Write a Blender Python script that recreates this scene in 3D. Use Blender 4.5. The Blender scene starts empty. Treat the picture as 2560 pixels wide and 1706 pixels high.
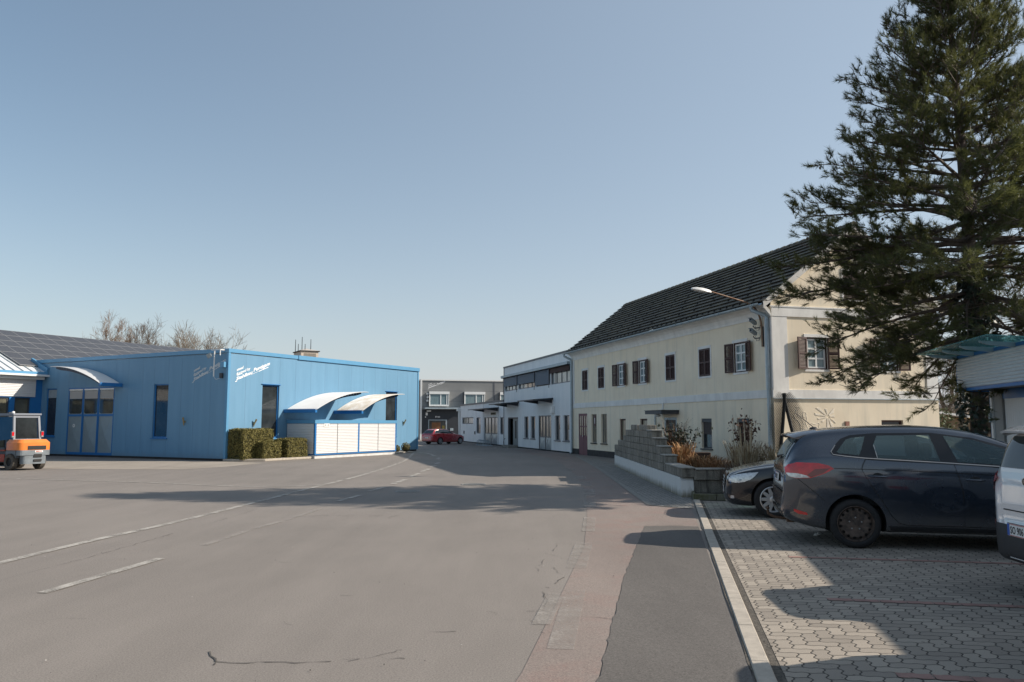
# Street corner with a blue steel-clad workshop, an old yellow house and parked cars.
import bpy, bmesh, math, random
from mathutils import Vector, Matrix, noise
from mathutils.bvhtree import BVHTree
from mathutils.geometry import delaunay_2d_cdt

random.seed(11)
SC = bpy.context.scene
COL = SC.collection
PI = math.pi
R = math.radians
H_CAM = 1.64
F_PX = 1991.0
PITCH = math.atan(205.5 / F_PX)


def G(u, v, z=0.0):
    """point of the ground measured at pixel (u, v) of the 2560 x 1706 photograph"""
    a = (u - 1280) / F_PX
    b = (853 - v) / F_PX
    c, s = math.cos(PITCH), math.sin(PITCH)
    d = (a, c - b * s, s + b * c)
    t = (z - H_CAM) / d[2]
    return Vector((d[0] * t, d[1] * t, z))


# ------------------------------------------------------------------ materials
def mat(name, col, rough=0.6, metal=0.0, var=0.0, scale=4.0, bump=0.0, bscale=40.0, spec=0.5, col2=None,
        coat=0.0, stretch=None, emit=None, trans=0.0, detail=4.0):
    m = bpy.data.materials.new(name)
    m.use_nodes = True
    nt = m.node_tree
    bs = nt.nodes['Principled BSDF']
    bs.inputs['Base Color'].default_value = (*col, 1)
    bs.inputs['Roughness'].default_value = rough
    bs.inputs['Metallic'].default_value = metal
    bs.inputs['Specular IOR Level'].default_value = spec
    if coat:
        bs.inputs['Coat Weight'].default_value = coat
        bs.inputs['Coat Roughness'].default_value = 0.04
    if trans:
        bs.inputs['Transmission Weight'].default_value = trans
    if var or bump:
        tc = nt.nodes.new('ShaderNodeTexCoord')
        src = tc.outputs['Object']
        if stretch:
            mp = nt.nodes.new('ShaderNodeMapping')
            mp.inputs['Scale'].default_value = stretch
            nt.links.new(src, mp.inputs['Vector'])
            src = mp.outputs['Vector']
        if var:
            no = nt.nodes.new('ShaderNodeTexNoise')
            no.inputs['Scale'].default_value = scale
            no.inputs['Detail'].default_value = detail
            no.inputs['Roughness'].default_value = 0.6
            nt.links.new(src, no.inputs['Vector'])
            rp = nt.nodes.new('ShaderNodeValToRGB')
            c2 = col2 or tuple(max(0, c * (1 - var)) for c in col)
            c1 = col if col2 else tuple(min(1, c * (1 + var * 0.6)) for c in col)
            rp.color_ramp.elements[0].position = 0.33
            rp.color_ramp.elements[1].position = 0.67
            rp.color_ramp.elements[0].color = (*c2, 1)
            rp.color_ramp.elements[1].color = (*c1, 1)
            nt.links.new(no.outputs['Fac'], rp.inputs['Fac'])
            nt.links.new(rp.outputs['Color'], bs.inputs['Base Color'])
        if bump:
            nb = nt.nodes.new('ShaderNodeTexNoise')
            nb.inputs['Scale'].default_value = bscale
            nb.inputs['Detail'].default_value = 3
            nt.links.new(src, nb.inputs['Vector'])
            bp = nt.nodes.new('ShaderNodeBump')
            bp.inputs['Strength'].default_value = bump
            bp.inputs['Distance'].default_value = 0.02
            nt.links.new(nb.outputs['Fac'], bp.inputs['Height'])
            nt.links.new(bp.outputs['Normal'], bs.inputs['Normal'])
    return m


class NT:
    """small helper to write node graphs as expressions"""
    def __init__(self, name, rough=0.9, spec=0.3):
        self.m = bpy.data.materials.new(name)
        self.m.use_nodes = True
        self.t = self.m.node_tree
        self.b = self.t.nodes['Principled BSDF']
        self.b.inputs['Roughness'].default_value = rough
        self.b.inputs['Specular IOR Level'].default_value = spec
        self.tc = self.t.nodes.new('ShaderNodeTexCoord')

    def link(self, a, b):
        self.t.links.new(a, b)

    def math(self, op, a, b=None, c=None):
        n = self.t.nodes.new('ShaderNodeMath')
        n.operation = op
        for i, v in enumerate((a, b, c)):
            if v is None:
                continue
            if isinstance(v, (int, float)):
                n.inputs[i].default_value = v
            else:
                self.link(v, n.inputs[i])
        return n.outputs[0]

    def noise(self, vec, scale, detail=4, rough=0.6):
        n = self.t.nodes.new('ShaderNodeTexNoise')
        n.inputs['Scale'].default_value = scale
        n.inputs['Detail'].default_value = detail
        n.inputs['Roughness'].default_value = rough
        if vec is not None:
            self.link(vec, n.inputs['Vector'])
        return n.outputs['Fac']

    def ramp(self, fac, stops):
        n = self.t.nodes.new('ShaderNodeValToRGB')
        e = n.color_ramp.elements
        while len(e) < len(stops):
            e.new(0.5)
        for k, (p, c) in enumerate(stops):
            e[k].position = p
            e[k].color = (*c, 1) if len(c) == 3 else c
        self.link(fac, n.inputs['Fac'])
        return n.outputs['Color']

    def mix(self, fac, a, b, mode='MIX'):
        n = self.t.nodes.new('ShaderNodeMix')
        n.data_type = 'RGBA'
        n.blend_type = mode
        for s, v in ((0, fac), (6, a), (7, b)):
            if isinstance(v, (int, float)):
                n.inputs[s].default_value = v
            elif isinstance(v, tuple):
                n.inputs[s].default_value = (*v, 1)
            else:
                self.link(v, n.inputs[s])
        return n.outputs[2]

    def sep(self, vec):
        n = self.t.nodes.new('ShaderNodeSeparateXYZ')
        self.link(vec, n.inputs[0])
        return n.outputs

    def comb(self, x, y, z=0.0):
        n = self.t.nodes.new('ShaderNodeCombineXYZ')
        for i, v in enumerate((x, y, z)):
            if isinstance(v, (int, float)):
                n.inputs[i].default_value = v
            else:
                self.link(v, n.inputs[i])
        return n.outputs[0]

    def mapping(self, vec, scale=(1, 1, 1), rot=(0, 0, 0)):
        n = self.t.nodes.new('ShaderNodeMapping')
        n.inputs['Scale'].default_value = scale
        n.inputs['Rotation'].default_value = rot
        self.link(vec, n.inputs['Vector'])
        return n.outputs[0]

    def bump(self, h, strength=0.3, dist=0.01):
        n = self.t.nodes.new('ShaderNodeBump')
        n.inputs['Strength'].default_value = strength
        n.inputs['Distance'].default_value = dist
        self.link(h, n.inputs['Height'])
        self.link(n.outputs['Normal'], self.b.inputs['Normal'])

    def color(self, c):
        self.link(c, self.b.inputs['Base Color'])


# ------------------------------------------------------------------ meshes
class MB:
    def __init__(self, M=None):
        self.v = []
        self.f = []
        self.mi = []
        self.M = M or Matrix.Identity(4)

    def add(self, verts, faces, mi=0, M=None):
        o = len(self.v)
        T = self.M @ M if M is not None else self.M
        self.v += [T @ Vector(p) for p in verts]
        self.f += [tuple(i + o for i in f) for f in faces]
        self.mi += [mi] * len(faces)
        return self

    def box(self, x0, x1, y0, y1, z0, z1, mi=0, M=None):
        vs = [(x, y, z) for z in (z0, z1) for y in (y0, y1) for x in (x0, x1)]
        return self.add(vs, [(0, 2, 3, 1), (4, 5, 7, 6), (0, 1, 5, 4), (2, 6, 7, 3), (0, 4, 6, 2), (1, 3, 7, 5)], mi, M)

    def poly(self, pts, mi=0, M=None):
        return self.add(pts, [tuple(range(len(pts)))], mi, M)

    def prism(self, pts, h0, h1, axis='z', mi=0, M=None):
        """closed prism over a 2-D outline; axis says which coordinate is the height"""
        def p3(p, h):
            return {'z': (p[0], p[1], h), 'y': (p[0], h, p[1]), 'x': (h, p[0], p[1])}[axis]
        n = len(pts)
        vs = [p3(p, h0) for p in pts] + [p3(p, h1) for p in pts]
        fs = [tuple(range(n))[::-1], tuple(range(n, 2 * n))]
        fs += [(i, (i + 1) % n, n + (i + 1) % n, n + i) for i in range(n)]
        return self.add(vs, fs, mi, M)

    def bar(self, a, b, w, d=None, mi=0, up=(0, 0, 1)):
        a, b = Vector(a), Vector(b)
        t = (b - a).normalized()
        up = Vector(up)
        if abs(t.dot(up)) > 0.98:
            up = Vector((1, 0, 0))
        s = t.cross(up).normalized()
        q = s.cross(t)
        d = d or w
        vs = [p + s * (i * w / 2) + q * (j * d / 2) for p in (a, b) for i, j in ((-1, -1), (1, -1), (1, 1), (-1, 1))]
        return self.add(vs, [(3, 2, 1, 0), (4, 5, 6, 7), (0, 1, 5, 4), (1, 2, 6, 5), (2, 3, 7, 6), (3, 0, 4, 7)], mi)

    def tube(self, path, r, n=8, mi=0, cap=True):
        path = [Vector(p) for p in path]
        rs = r if isinstance(r, (list, tuple)) else [r] * len(path)
        vs, fs = [], []
        prev = None
        for k, p in enumerate(path):
            a = path[max(0, k - 1)]
            b = path[min(len(path) - 1, k + 1)]
            t = (b - a)
            t = t.normalized() if t.length > 1e-9 else Vector((0, 0, 1))
            if prev is None:
                up = Vector((0, 0, 1)) if abs(t.z) < 0.9 else Vector((1, 0, 0))
                s = t.cross(up).normalized()
            else:
                s = (prev - t * prev.dot(t))
                s = s.normalized() if s.length > 1e-6 else t.orthogonal().normalized()
            prev = s
            q = t.cross(s)
            for i in range(n):
                an = 2 * PI * i / n
                vs.append(p + (s * math.cos(an) + q * math.sin(an)) * rs[k])
        for k in range(len(path) - 1):
            for i in range(n):
                j = (i + 1) % n
                fs.append((k * n + i, k * n + j, (k + 1) * n + j, (k + 1) * n + i))
        if cap and n > 2:
            fs.append(tuple(range(n))[::-1])
            fs.append(tuple((len(path) - 1) * n + i for i in range(n)))
        return self.add(vs, fs, mi)

    def lathe(self, prof, n=24, mi=0, M=None, closed=True):
        """profile of (radius, height) spun about the local z axis"""
        vs, fs = [], []
        for r, h in prof:
            for i in range(n):
                a = 2 * PI * i / n
                vs.append((r * math.cos(a), r * math.sin(a), h))
        for k in range(len(prof) - 1):
            for i in range(n):
                j = (i + 1) % n
                fs.append((k * n + i, k * n + j, (k + 1) * n + j, (k + 1) * n + i))
        if closed:
            if prof[0][0] > 1e-4:
                fs.append(tuple(range(n))[::-1])
            if prof[-1][0] > 1e-4:
                fs.append(tuple((len(prof) - 1) * n + i for i in range(n)))
        return self.add(vs, fs, mi, M)

    def wall(self, x0, x1, z0, z1, holes, y=0.0, t=0.15, mi=0):
        """sheet wall at depth y with rectangular openings and reveals of depth t"""
        xs = sorted({x0, x1, *[h[0] for h in holes], *[h[1] for h in holes]})
        zs = sorted({z0, z1, *[h[2] for h in holes], *[h[3] for h in holes]})
        for a, b in zip(xs, xs[1:]):
            for c, d in zip(zs, zs[1:]):
                mx, mz = (a + b) / 2, (c + d) / 2
                if any(h[0] < mx < h[1] and h[2] < mz < h[3] for h in holes):
                    continue
                self.add([(a, y, c), (b, y, c), (b, y, d), (a, y, d)], [(0, 1, 2, 3)], mi)
        for a, b, c, d in [h[:4] for h in holes]:
            for p, q in (((a, c), (a, d)), ((a, d), (b, d)), ((b, d), (b, c)), ((b, c), (a, c))):
                self.add([(p[0], y, p[1]), (q[0], y, q[1]), (q[0], y + t, q[1]), (p[0], y + t, p[1])], [(0, 1, 2, 3)], mi)
        return self

    def build(self, name, mats=None, parent=None, smooth=False, bevel=0, angle=35, recalc=True, weld=False, seg=1):
        me = bpy.data.meshes.new(name)
        me.from_pydata([tuple(p) for p in self.v], [], self.f)
        if not isinstance(mats, (list, tuple)):
            mats = [mats]
        for m in mats:
            if m:
                me.materials.append(m)
        for p, i in zip(me.polygons, self.mi):
            p.material_index = i
        if recalc or weld:
            bm = bmesh.new()
            bm.from_mesh(me)
            if weld:
                bmesh.ops.remove_doubles(bm, verts=bm.verts, dist=1e-4)
            if recalc:
                bmesh.ops.recalc_face_normals(bm, faces=bm.faces)
            bm.to_mesh(me)
            bm.free()
        if smooth:
            me.polygons.foreach_set('use_smooth', [True] * len(me.polygons))
            me.set_sharp_from_angle(angle=R(angle))
        me.update()
        o = bpy.data.objects.new(name, me)
        COL.objects.link(o)
        if parent:
            o.parent = parent
        if bevel:
            b = o.modifiers.new('bevel', 'BEVEL')
            b.width = bevel
            b.segments = seg
            b.limit_method = 'ANGLE'
            b.angle_limit = R(40)
        return o


def tag(o, label=None, cat=None, group=None, kind=None):
    if label:
        o['label'] = label
    if cat:
        o['category'] = cat
    if group:
        o['group'] = group
    if kind:
        o['kind'] = kind
    return o


def thing(name, label, cat, loc=(0, 0, 0), rz=0.0, group=None):
    o = bpy.data.objects.new(name, None)
    o.empty_display_size = 0.3
    COL.objects.link(o)
    o.location = loc
    o.rotation_euler = (0, 0, rz)
    return tag(o, label, cat, group)


def dup(o, parent=None):
    """copy a thing with its parts and sub-parts (mesh data shared)"""
    c = o.copy()
    COL.objects.link(c)
    if parent:
        c.parent = parent
    for ch in list(o.children):
        dup(ch, c)
    return c


def text_mesh(mb, txt, size, fn, bold=0.0, extr=0.004, mi=0, space=1.0, width=None):
    """letters as geometry; fn maps the flat text coordinates (x, y, depth) to a point"""
    cu = bpy.data.curves.new('lettering_curve', 'FONT')
    cu.body = txt
    cu.size = size
    cu.offset = bold
    cu.extrude = extr
    cu.space_character = space
    cu.resolution_u = 3
    ob = bpy.data.objects.new('lettering_curve', cu)
    COL.objects.link(ob)
    dg = bpy.context.evaluated_depsgraph_get()
    me = ob.evaluated_get(dg).to_mesh()
    kx = width / max(v.co.x for v in me.vertices) if width else 1.0
    vs = [fn(v.co.x * kx, v.co.y, v.co.z) for v in me.vertices]
    fs = [tuple(p.vertices) for p in me.polygons]
    mb.add(vs, fs, mi)
    ob.evaluated_get(dg).to_mesh_clear()
    bpy.data.objects.remove(ob)
    bpy.data.curves.remove(cu)
    return mb


# ------------------------------------------------------------------ shared materials
M = {}
n = NT('blue_cladding', 0.5, 0.4)
P_ = n.tc.outputs['Object']
c_ = n.ramp(n.noise(n.mapping(P_, (2.5, 2.5, 0.25)), 1.2, 4), [(0.35, (0.120, 0.262, 0.398)), (0.65, (0.138, 0.288, 0.432))])
s_ = n.noise(n.mapping(P_, (11, 11, 0.35)), 1.4, 5, 0.7)
c_ = n.mix(n.ramp(s_, [(0.56, (0, 0, 0)), (0.80, (0.20,) * 3)]), c_, (0.10, 0.20, 0.30))
z_ = n.sep(P_)[2]
d_ = n.math('SUBTRACT', n.math('MULTIPLY', n.noise(n.mapping(P_, (4, 4, 1.5)), 1.5, 5, 0.7), 0.7), z_)
c_ = n.mix(n.ramp(d_, [(0.0, (0, 0, 0)), (0.30, (0.35,) * 3)]), c_, (0.14, 0.17, 0.19))
n.color(c_)
M['blue'] = n.m
M['blue_dark'] = mat('blue_trim', (0.02, 0.16, 0.42), 0.4, var=0.06, scale=2)
M['steel'] = mat('brushed_steel', (0.50, 0.52, 0.53), 0.38, 0.85, var=0.08, scale=3)
M['zinc'] = mat('zinc_sheet', (0.36, 0.43, 0.47), 0.5, 0.35, var=0.12, scale=5)
M['white_sheet'] = mat('white_corrugated_sheet', (0.68, 0.68, 0.67), 0.45, var=0.05, scale=2)
M['white_plastic'] = mat('white_plastic', (0.75, 0.75, 0.73), 0.4)
M['black'] = mat('black_rubber', (0.012, 0.012, 0.013), 0.65)
M['dark'] = mat('dark_interior', (0.012, 0.013, 0.015), 0.8)
M['dark_metal'] = mat('dark_painted_metal', (0.045, 0.05, 0.058), 0.5, var=0.1)
M['glass'] = mat('window_glass', (0.03, 0.036, 0.04), 0.06, spec=0.6, var=0.5, scale=1.3)
M['glass_curtain'] = mat('window_glass_with_curtain', (0.17, 0.24, 0.26), 0.08, spec=0.6, var=0.25, scale=6, stretch=(6, 6, 0.2))
M['glass_warm'] = mat('window_glass_with_blind', (0.34, 0.30, 0.22), 0.1, spec=0.5, var=0.3, scale=2)
M['white_frame'] = mat('white_window_frame', (0.72, 0.73, 0.72), 0.5)
M['letter'] = mat('white_lettering', (0.85, 0.85, 0.85), 0.5)
# ------------------------------------------------------------------ sky, sun, camera
SUN_EL, SUN_AZ = R(32.5), R(0.5)          # azimuth measured from +X towards +Y
wd = bpy.data.worlds.new('World')
SC.world = wd
wd.use_nodes = True
wt = wd.node_tree
bg = wt.nodes['Background']
sky = wt.nodes.new('ShaderNodeTexSky')
sky.sky_type = 'NISHITA'
sky.sun_disc = False
sky.sun_elevation = SUN_EL
sky.sun_rotation = R(90) - SUN_AZ
sky.altitude = 300
sky.air_density = 1.0
sky.dust_density = 1.1
sky.ozone_density = 1.2
# late-winter haze: the sky pales towards the sun and towards the horizon
_tc = wt.nodes.new('ShaderNodeTexCoord')
def _vm(op, a, b):
    n_ = wt.nodes.new('ShaderNodeVectorMath')
    n_.operation = op
    wt.links.new(a, n_.inputs[0])
    n_.inputs[1].default_value = b
    return n_
def _m(op, a, b=0.0, clamp=False):
    n_ = wt.nodes.new('ShaderNodeMath')
    n_.operation = op
    n_.use_clamp = clamp
    for i_, v_ in enumerate((a, b)):
        if isinstance(v_, (int, float)):
            n_.inputs[i_].default_value = v_
        else:
            wt.links.new(v_, n_.inputs[i_])
    return n_.outputs[0]
def _mix(f_, a, c):
    n_ = wt.nodes.new('ShaderNodeMix')
    n_.data_type = 'RGBA'
    wt.links.new(f_, n_.inputs[0])
    wt.links.new(a, n_.inputs[6])
    n_.inputs[7].default_value = (*c, 1)
    return n_.outputs[2]
_dot = _vm('DOT_PRODUCT', _tc.outputs['Generated'], (math.cos(SUN_EL) * math.cos(SUN_AZ), math.cos(SUN_EL) * math.sin(SUN_AZ), math.sin(SUN_EL))).outputs['Value']
_f1 = _m('MULTIPLY', _m('ADD', _dot, 0.30, True), 0.5)
_sz = wt.nodes.new('ShaderNodeSeparateXYZ')
wt.links.new(_tc.outputs['Generated'], _sz.inputs[0])
_f2 = _m('MULTIPLY', _m('EXPONENT', _m('MULTIPLY', _m('MAXIMUM', _sz.outputs[2], 0.0), -6.0)), 0.93)
_tint = _vm('MULTIPLY', sky.outputs['Color'], (1.0, 1.065, 0.99)).outputs[0]
_c = _mix(_f1, _tint, (4.1, 4.66, 5.35))
_c = _mix(_f2, _c, (4.5, 4.58, 5.02))
wt.links.new(_c, bg.inputs['Color'])
bg.inputs['Strength'].default_value = 0.094

sl = bpy.data.lights.new('sun', 'SUN')
sl.energy = 4.2
sl.angle = R(0.55)
sl.color = (1.0, 0.90, 0.78)
sun = bpy.data.objects.new('sun', sl)
COL.objects.link(sun)
to_sun = Vector((math.cos(SUN_EL) * math.cos(SUN_AZ), math.cos(SUN_EL) * math.sin(SUN_AZ), math.sin(SUN_EL)))
sun.rotation_euler = to_sun.to_track_quat('Z', 'Y').to_euler()

cd = bpy.data.cameras.new('camera')
cam = bpy.data.objects.new('camera', cd)
COL.objects.link(cam)
cam.location = (0, 0, H_CAM)
cam.rotation_euler = (R(90) + PITCH, 0, 0)
cd.sensor_width = 36.0
cd.lens = 36.0 * F_PX / 2560
cd.clip_start = 0.1
cd.clip_end = 3000
SC.camera = cam
SC.view_settings.view_transform = 'Standard'
SC.view_settings.look = 'None'
SC.view_settings.exposure = 0.53
SC.view_settings.gamma = 1.0
SC.cycles.max_bounces = 6
SC.cycles.transparent_max_bounces = 8
SC.cycles.use_denoising = True

# ------------------------------------------------------------------ ground materials
def asphalt(name, c_lo, c_hi, speck=0.48, red=None):
    n = NT(name, 0.88, 0.25)
    P = n.tc.outputs['Object']
    big = n.noise(P, 0.18, 3)
    mid = n.noise(n.mapping(P, (1.0, 0.35, 1), (0, 0, R(-12))), 1.1, 5, 0.65)
    fine = n.noise(P, 75, 3, 0.75)
    grit = n.noise(P, 210, 2, 0.7)
    f = n.math('ADD', n.math('MULTIPLY', big, 0.4), n.math('ADD', n.math('MULTIPLY', mid, 0.35), n.math('MULTIPLY', n.noise(n.mapping(P, (1.0, 0.05, 1), (0, 0, R(-14))), 1.7, 4), 0.25)))
    base = n.ramp(f, [(0.36, c_lo), (0.62, c_hi)])
    sp = n.math('ADD', n.math('MULTIPLY', fine, 0.6), n.math('MULTIPLY', grit, 0.4))
    spk = n.ramp(sp, [(0.34, (1 - speck,) * 3), (0.52, (1.0, 1.0, 1.0)), (0.72, (1 + speck * 0.75,) * 3)])
    col = n.mix(1.0, base, spk, 'MULTIPLY')
    # old tyre and oil stains
    st = n.noise(n.mapping(P, (0.7, 0.16, 1), (0, 0, R(-24))), 1.3, 4, 0.55)
    col = n.mix(n.ramp(st, [(0.58, (0, 0, 0)), (0.80, (0.22, 0.22, 0.22))]), col, tuple(c * 0.7 for c in c_lo))
    if red:
        a = n.noise(P, 1.5, 4, 0.6)
        b = n.noise(P, 42, 3, 0.7)
        wear = n.math('ADD', n.math('MULTIPLY', a, 0.75), n.math('MULTIPLY', b, 0.35))
        col = n.mix(n.ramp(wear, [(0.54, (0.06,) * 3), (0.68, (0.20,) * 3), (0.80, (0.70,) * 3)]), col, n.mix(1.0, red, spk, 'MULTIPLY'))
    n.color(col)
    n.bump(sp, 0.35, 0.006)
    return n.m


M['asphalt'] = asphalt('worn_asphalt', (0.205, 0.184, 0.165), (0.265, 0.237, 0.212))
M['asphalt_patch'] = asphalt('dark_asphalt_patch', (0.112, 0.103, 0.095), (0.158, 0.145, 0.133), 0.55)
M['red_lane'] = asphalt('worn_red_lane', (0.215, 0.188, 0.168), (0.278, 0.240, 0.212), red=(0.31, 0.115, 0.09))
M['apron'] = asphalt('pale_concrete_apron', (0.25, 0.22, 0.185), (0.38, 0.335, 0.285), 0.2)

_n = NT('worn_road_paint', 0.85)
_w = _n.math('ADD', _n.math('MULTIPLY', _n.noise(_n.tc.outputs['Object'], 5, 4), 0.5), _n.math('MULTIPLY', _n.noise(_n.tc.outputs['Object'], 60, 3, 0.7), 0.6))
_n.color(_n.ramp(_w, [(0.42, (0.27, 0.25, 0.225)), (0.58, (0.42, 0.395, 0.355)), (0.75, (0.50, 0.475, 0.43))]))
M['paint'] = _n.m
_n = NT('faded_road_paint', 0.85)
_w = _n.math('ADD', _n.math('MULTIPLY', _n.noise(_n.tc.outputs['Object'], 4, 4), 0.5), _n.math('MULTIPLY', _n.noise(_n.tc.outputs['Object'], 60, 3, 0.7), 0.6))
_n.color(_n.ramp(_w, [(0.42, (0.33, 0.30, 0.27)), (0.70, (0.44, 0.405, 0.365))]))
M['paint_faded'] = _n.m


def worn(m, lo, hi, sc):
    """let the asphalt show through where the paint has worn off"""
    t = m.node_tree
    tc = t.nodes.new('ShaderNodeTexCoord')
    fac = None
    for scale, k in ((sc, 0.65), (38.0, 0.35)):
        nz = t.nodes.new('ShaderNodeTexNoise')
        nz.inputs['Scale'].default_value = scale
        nz.inputs['Detail'].default_value = 4
        t.links.new(tc.outputs['Object'], nz.inputs['Vector'])
        mu = t.nodes.new('ShaderNodeMath')
        mu.operation = 'MULTIPLY'
        mu.inputs[1].default_value = k
        t.links.new(nz.outputs['Fac'], mu.inputs[0])
        if fac is None:
            fac = mu.outputs[0]
        else:
            ad = t.nodes.new('ShaderNodeMath')
            t.links.new(fac, ad.inputs[0])
            t.links.new(mu.outputs[0], ad.inputs[1])
            fac = ad.outputs[0]
    rp = t.nodes.new('ShaderNodeMapRange')
    rp.inputs['From Min'].default_value = lo
    rp.inputs['From Max'].default_value = hi
    t.links.new(fac, rp.inputs['Value'])
    t.links.new(rp.outputs[0], t.nodes['Principled BSDF'].inputs['Alpha'])


worn(M['paint'], 0.30, 0.55, 3.0)
worn(M['paint_faded'], 0.36, 0.78, 2.2)

M['crack'] = mat('dark_crack', (0.085, 0.078, 0.07), 0.95, var=0.5, scale=9)  # dark tone of the road cracks
M['dirt'] = mat('gritty_dirt_joint', (0.10, 0.088, 0.072), 0.95, var=0.5, scale=30, bump=0.5, bscale=90)
M['kerb'] = mat('pale_kerb_stone', (0.42, 0.375, 0.315), 0.9, var=0.16, scale=9, bump=0.25, bscale=120)
M['kerb_dark'] = mat('grey_kerb_stone', (0.24, 0.23, 0.205), 0.9, var=0.25, scale=9, bump=0.3, bscale=100)


def paver(name, block, amp, tones, jw=0.040, red=False):
    """herringbone of wavy interlocking concrete blocks, drawn with distances to the joints"""
    n = NT(name, 0.86, 0.3)
    x, y, _ = n.sep(n.tc.outputs['Object'])
    x = n.math('DIVIDE', x, block)
    y = n.math('DIVIDE', y, block)
    wx = n.math('MULTIPLY', n.math('SINE', n.math('MULTIPLY', y, 2 * PI)), amp)
    wy = n.math('MULTIPLY', n.math('SINE', n.math('MULTIPLY', x, 2 * PI)), amp * 0.6)
    X = n.math('ADD', x, wx)
    Y = n.math('ADD', y, wy)
    i, j = n.math('FLOOR', X), n.math('FLOOR', Y)
    fx, fy = n.math('FRACT', X), n.math('FRACT', Y)
    k = n.math('FLOORED_MODULO', n.math('SUBTRACT', i, j), 4.0)
    eq = [n.math('COMPARE', k, float(q), 0.2) for q in range(4)]
    l = n.math('ADD', fx, eq[1])
    r = n.math('ADD', n.math('SUBTRACT', 1.0, fx), eq[0])
    b = n.math('ADD', fy, eq[2])
    t = n.math('ADD', n.math('SUBTRACT', 1.0, fy), eq[3])
    d = n.math('MINIMUM', n.math('MINIMUM', l, r), n.math('MINIMUM', b, t))
    bi = n.math('SUBTRACT', i, eq[1])
    bj = n.math('SUBTRACT', j, eq[2])
    wn = n.t.nodes.new('ShaderNodeTexWhiteNoise')
    n.link(n.comb(bi, bj, 0.0), wn.inputs['Vector'])
    P = n.tc.outputs['Object']
    tone = n.math('ADD', n.math('MULTIPLY', wn.outputs['Value'], 0.45), n.math('MULTIPLY', n.noise(P, 1.1, 4), 0.55))
    col = n.ramp(tone, [(0.25, tones[0]), (0.75, tones[1])])
    grit = n.noise(P, 170, 3, 0.75)
    col = n.mix(1.0, col, n.ramp(grit, [(0.33, (0.74,) * 3), (0.55, (1, 1, 1)), (0.75, (1.22,) * 3)]), 'MULTIPLY')
    spots = n.noise(P, 26, 2, 0.4)
    col = n.mix(n.ramp(spots, [(0.70, (0, 0, 0)), (0.76, (0.75,) * 3)]), col, (0.05, 0.045, 0.04))
    jvar = n.math('MULTIPLY', n.noise(P, 14, 3), 0.05)
    jd = n.math('SUBTRACT', d, jvar)
    jt = n.ramp(jd, [(0.008, (0, 0, 0)), (jw, (1, 1, 1))])
    col = n.mix(jt, (0.062, 0.055, 0.047), col)
    n.color(col)
    h = n.math('ADD', n.math('MULTIPLY', n.math('MINIMUM', d, 0.1), 9.0), n.math('MULTIPLY', grit, 0.12))
    n.bump(h, 0.6, 0.006)
    return n.m


M['paver'] = paver('wavy_concrete_pavers', 0.1145, 0.10, ((0.265, 0.232, 0.195), (0.385, 0.338, 0.280)))
M['paver_walk'] = paver('grey_walkway_pavers', 0.105, 0.0, ((0.215, 0.207, 0.19), (0.30, 0.285, 0.26)), 0.06)


def sheet(name, pts, z, m):
    mb = MB()
    mb.poly([(p[0], p[1], z) for p in pts])
    o = mb.build(name, m)
    for p in o.data.polygons:
        if p.normal.z < 0:
            p.flip()
    return tag(o, kind='structure')


def ribbon(mb, pts, w, z, mi=0, jitter=0.0):
    pts = [Vector((p[0], p[1], 0)) for p in pts]
    rr = random.Random(len(pts) * 7 + 3)
    L, Q = [], []
    for k, p in enumerate(pts):
        t = (pts[min(k + 1, len(pts) - 1)] - pts[max(0, k - 1)]).normalized()
        s = Vector((-t.y, t.x, 0))
        ww = w * (1 + rr.uniform(-jitter, jitter)) / 2
        L.append((*(p + s * ww).xy, z))
        Q.append((*(p - s * ww).xy, z))
    n = len(pts)
    mb.add(L + Q, [(k, n + k, n + k + 1, k + 1) for k in range(n - 1)], mi)


def smooth_path(pts, sub=6):
    out = []
    for k in range(len(pts) - 1):
        p0, p1, p2, p3 = pts[max(0, k - 1)], pts[k], pts[k + 1], pts[min(len(pts) - 1, k + 2)]
        for s in range(sub):
            t = s / sub
            out.append(0.5 * ((2 * p1) + (p2 - p0) * t + (2 * p0 - 5 * p1 + 4 * p2 - p3) * t * t + (3 * p1 - p0 - 3 * p2 + p3) * t ** 3))
    out.append(pts[-1])
    return out


def Z(u0, v0, s):
    return lambda x, y: G(u0 + x / s, v0 + y / s)


ZA = Z(0, 1100, 2.588)
ZB = Z(850, 1100, 2.588)

S_ = 900
sheet('ground', [(-S_, -S_), (S_, -S_), (S_, S_), (-S_, S_)], 0.0, M['asphalt'])

# red cycle lane
left = [(1240, 1780), (1306, 1680), (1399, 1494), (1460, 1370), (1468, 1293), (1466, 1235), (1441, 1189), (1391, 1150), (1290, 1126)]
right = [(1340, 1120), (1440, 1140), (1492, 1169.5), (1560, 1217), (1624, 1262.5), (1700, 1269), (1728, 1271), (1747, 1318), (1611, 1317), (1557, 1455), (1495, 1703), (1478, 1780)]
sheet('cycle_lane', [G(*p) for p in left] + [G(*p) for p in right], 0.004, M['red_lane'])

# kerb and parking frame: local y runs along the kerb
KA = math.atan2(16.96 - 5.27, 3.82 - 1.56) - PI / 2
KO = Vector((1.56, 5.27, 0))
KM = Matrix.Translation(KO) @ Matrix.Rotation(KA, 4, 'Z')


def K(x, y):
    return KM @ Vector((x, y, 0))


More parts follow.
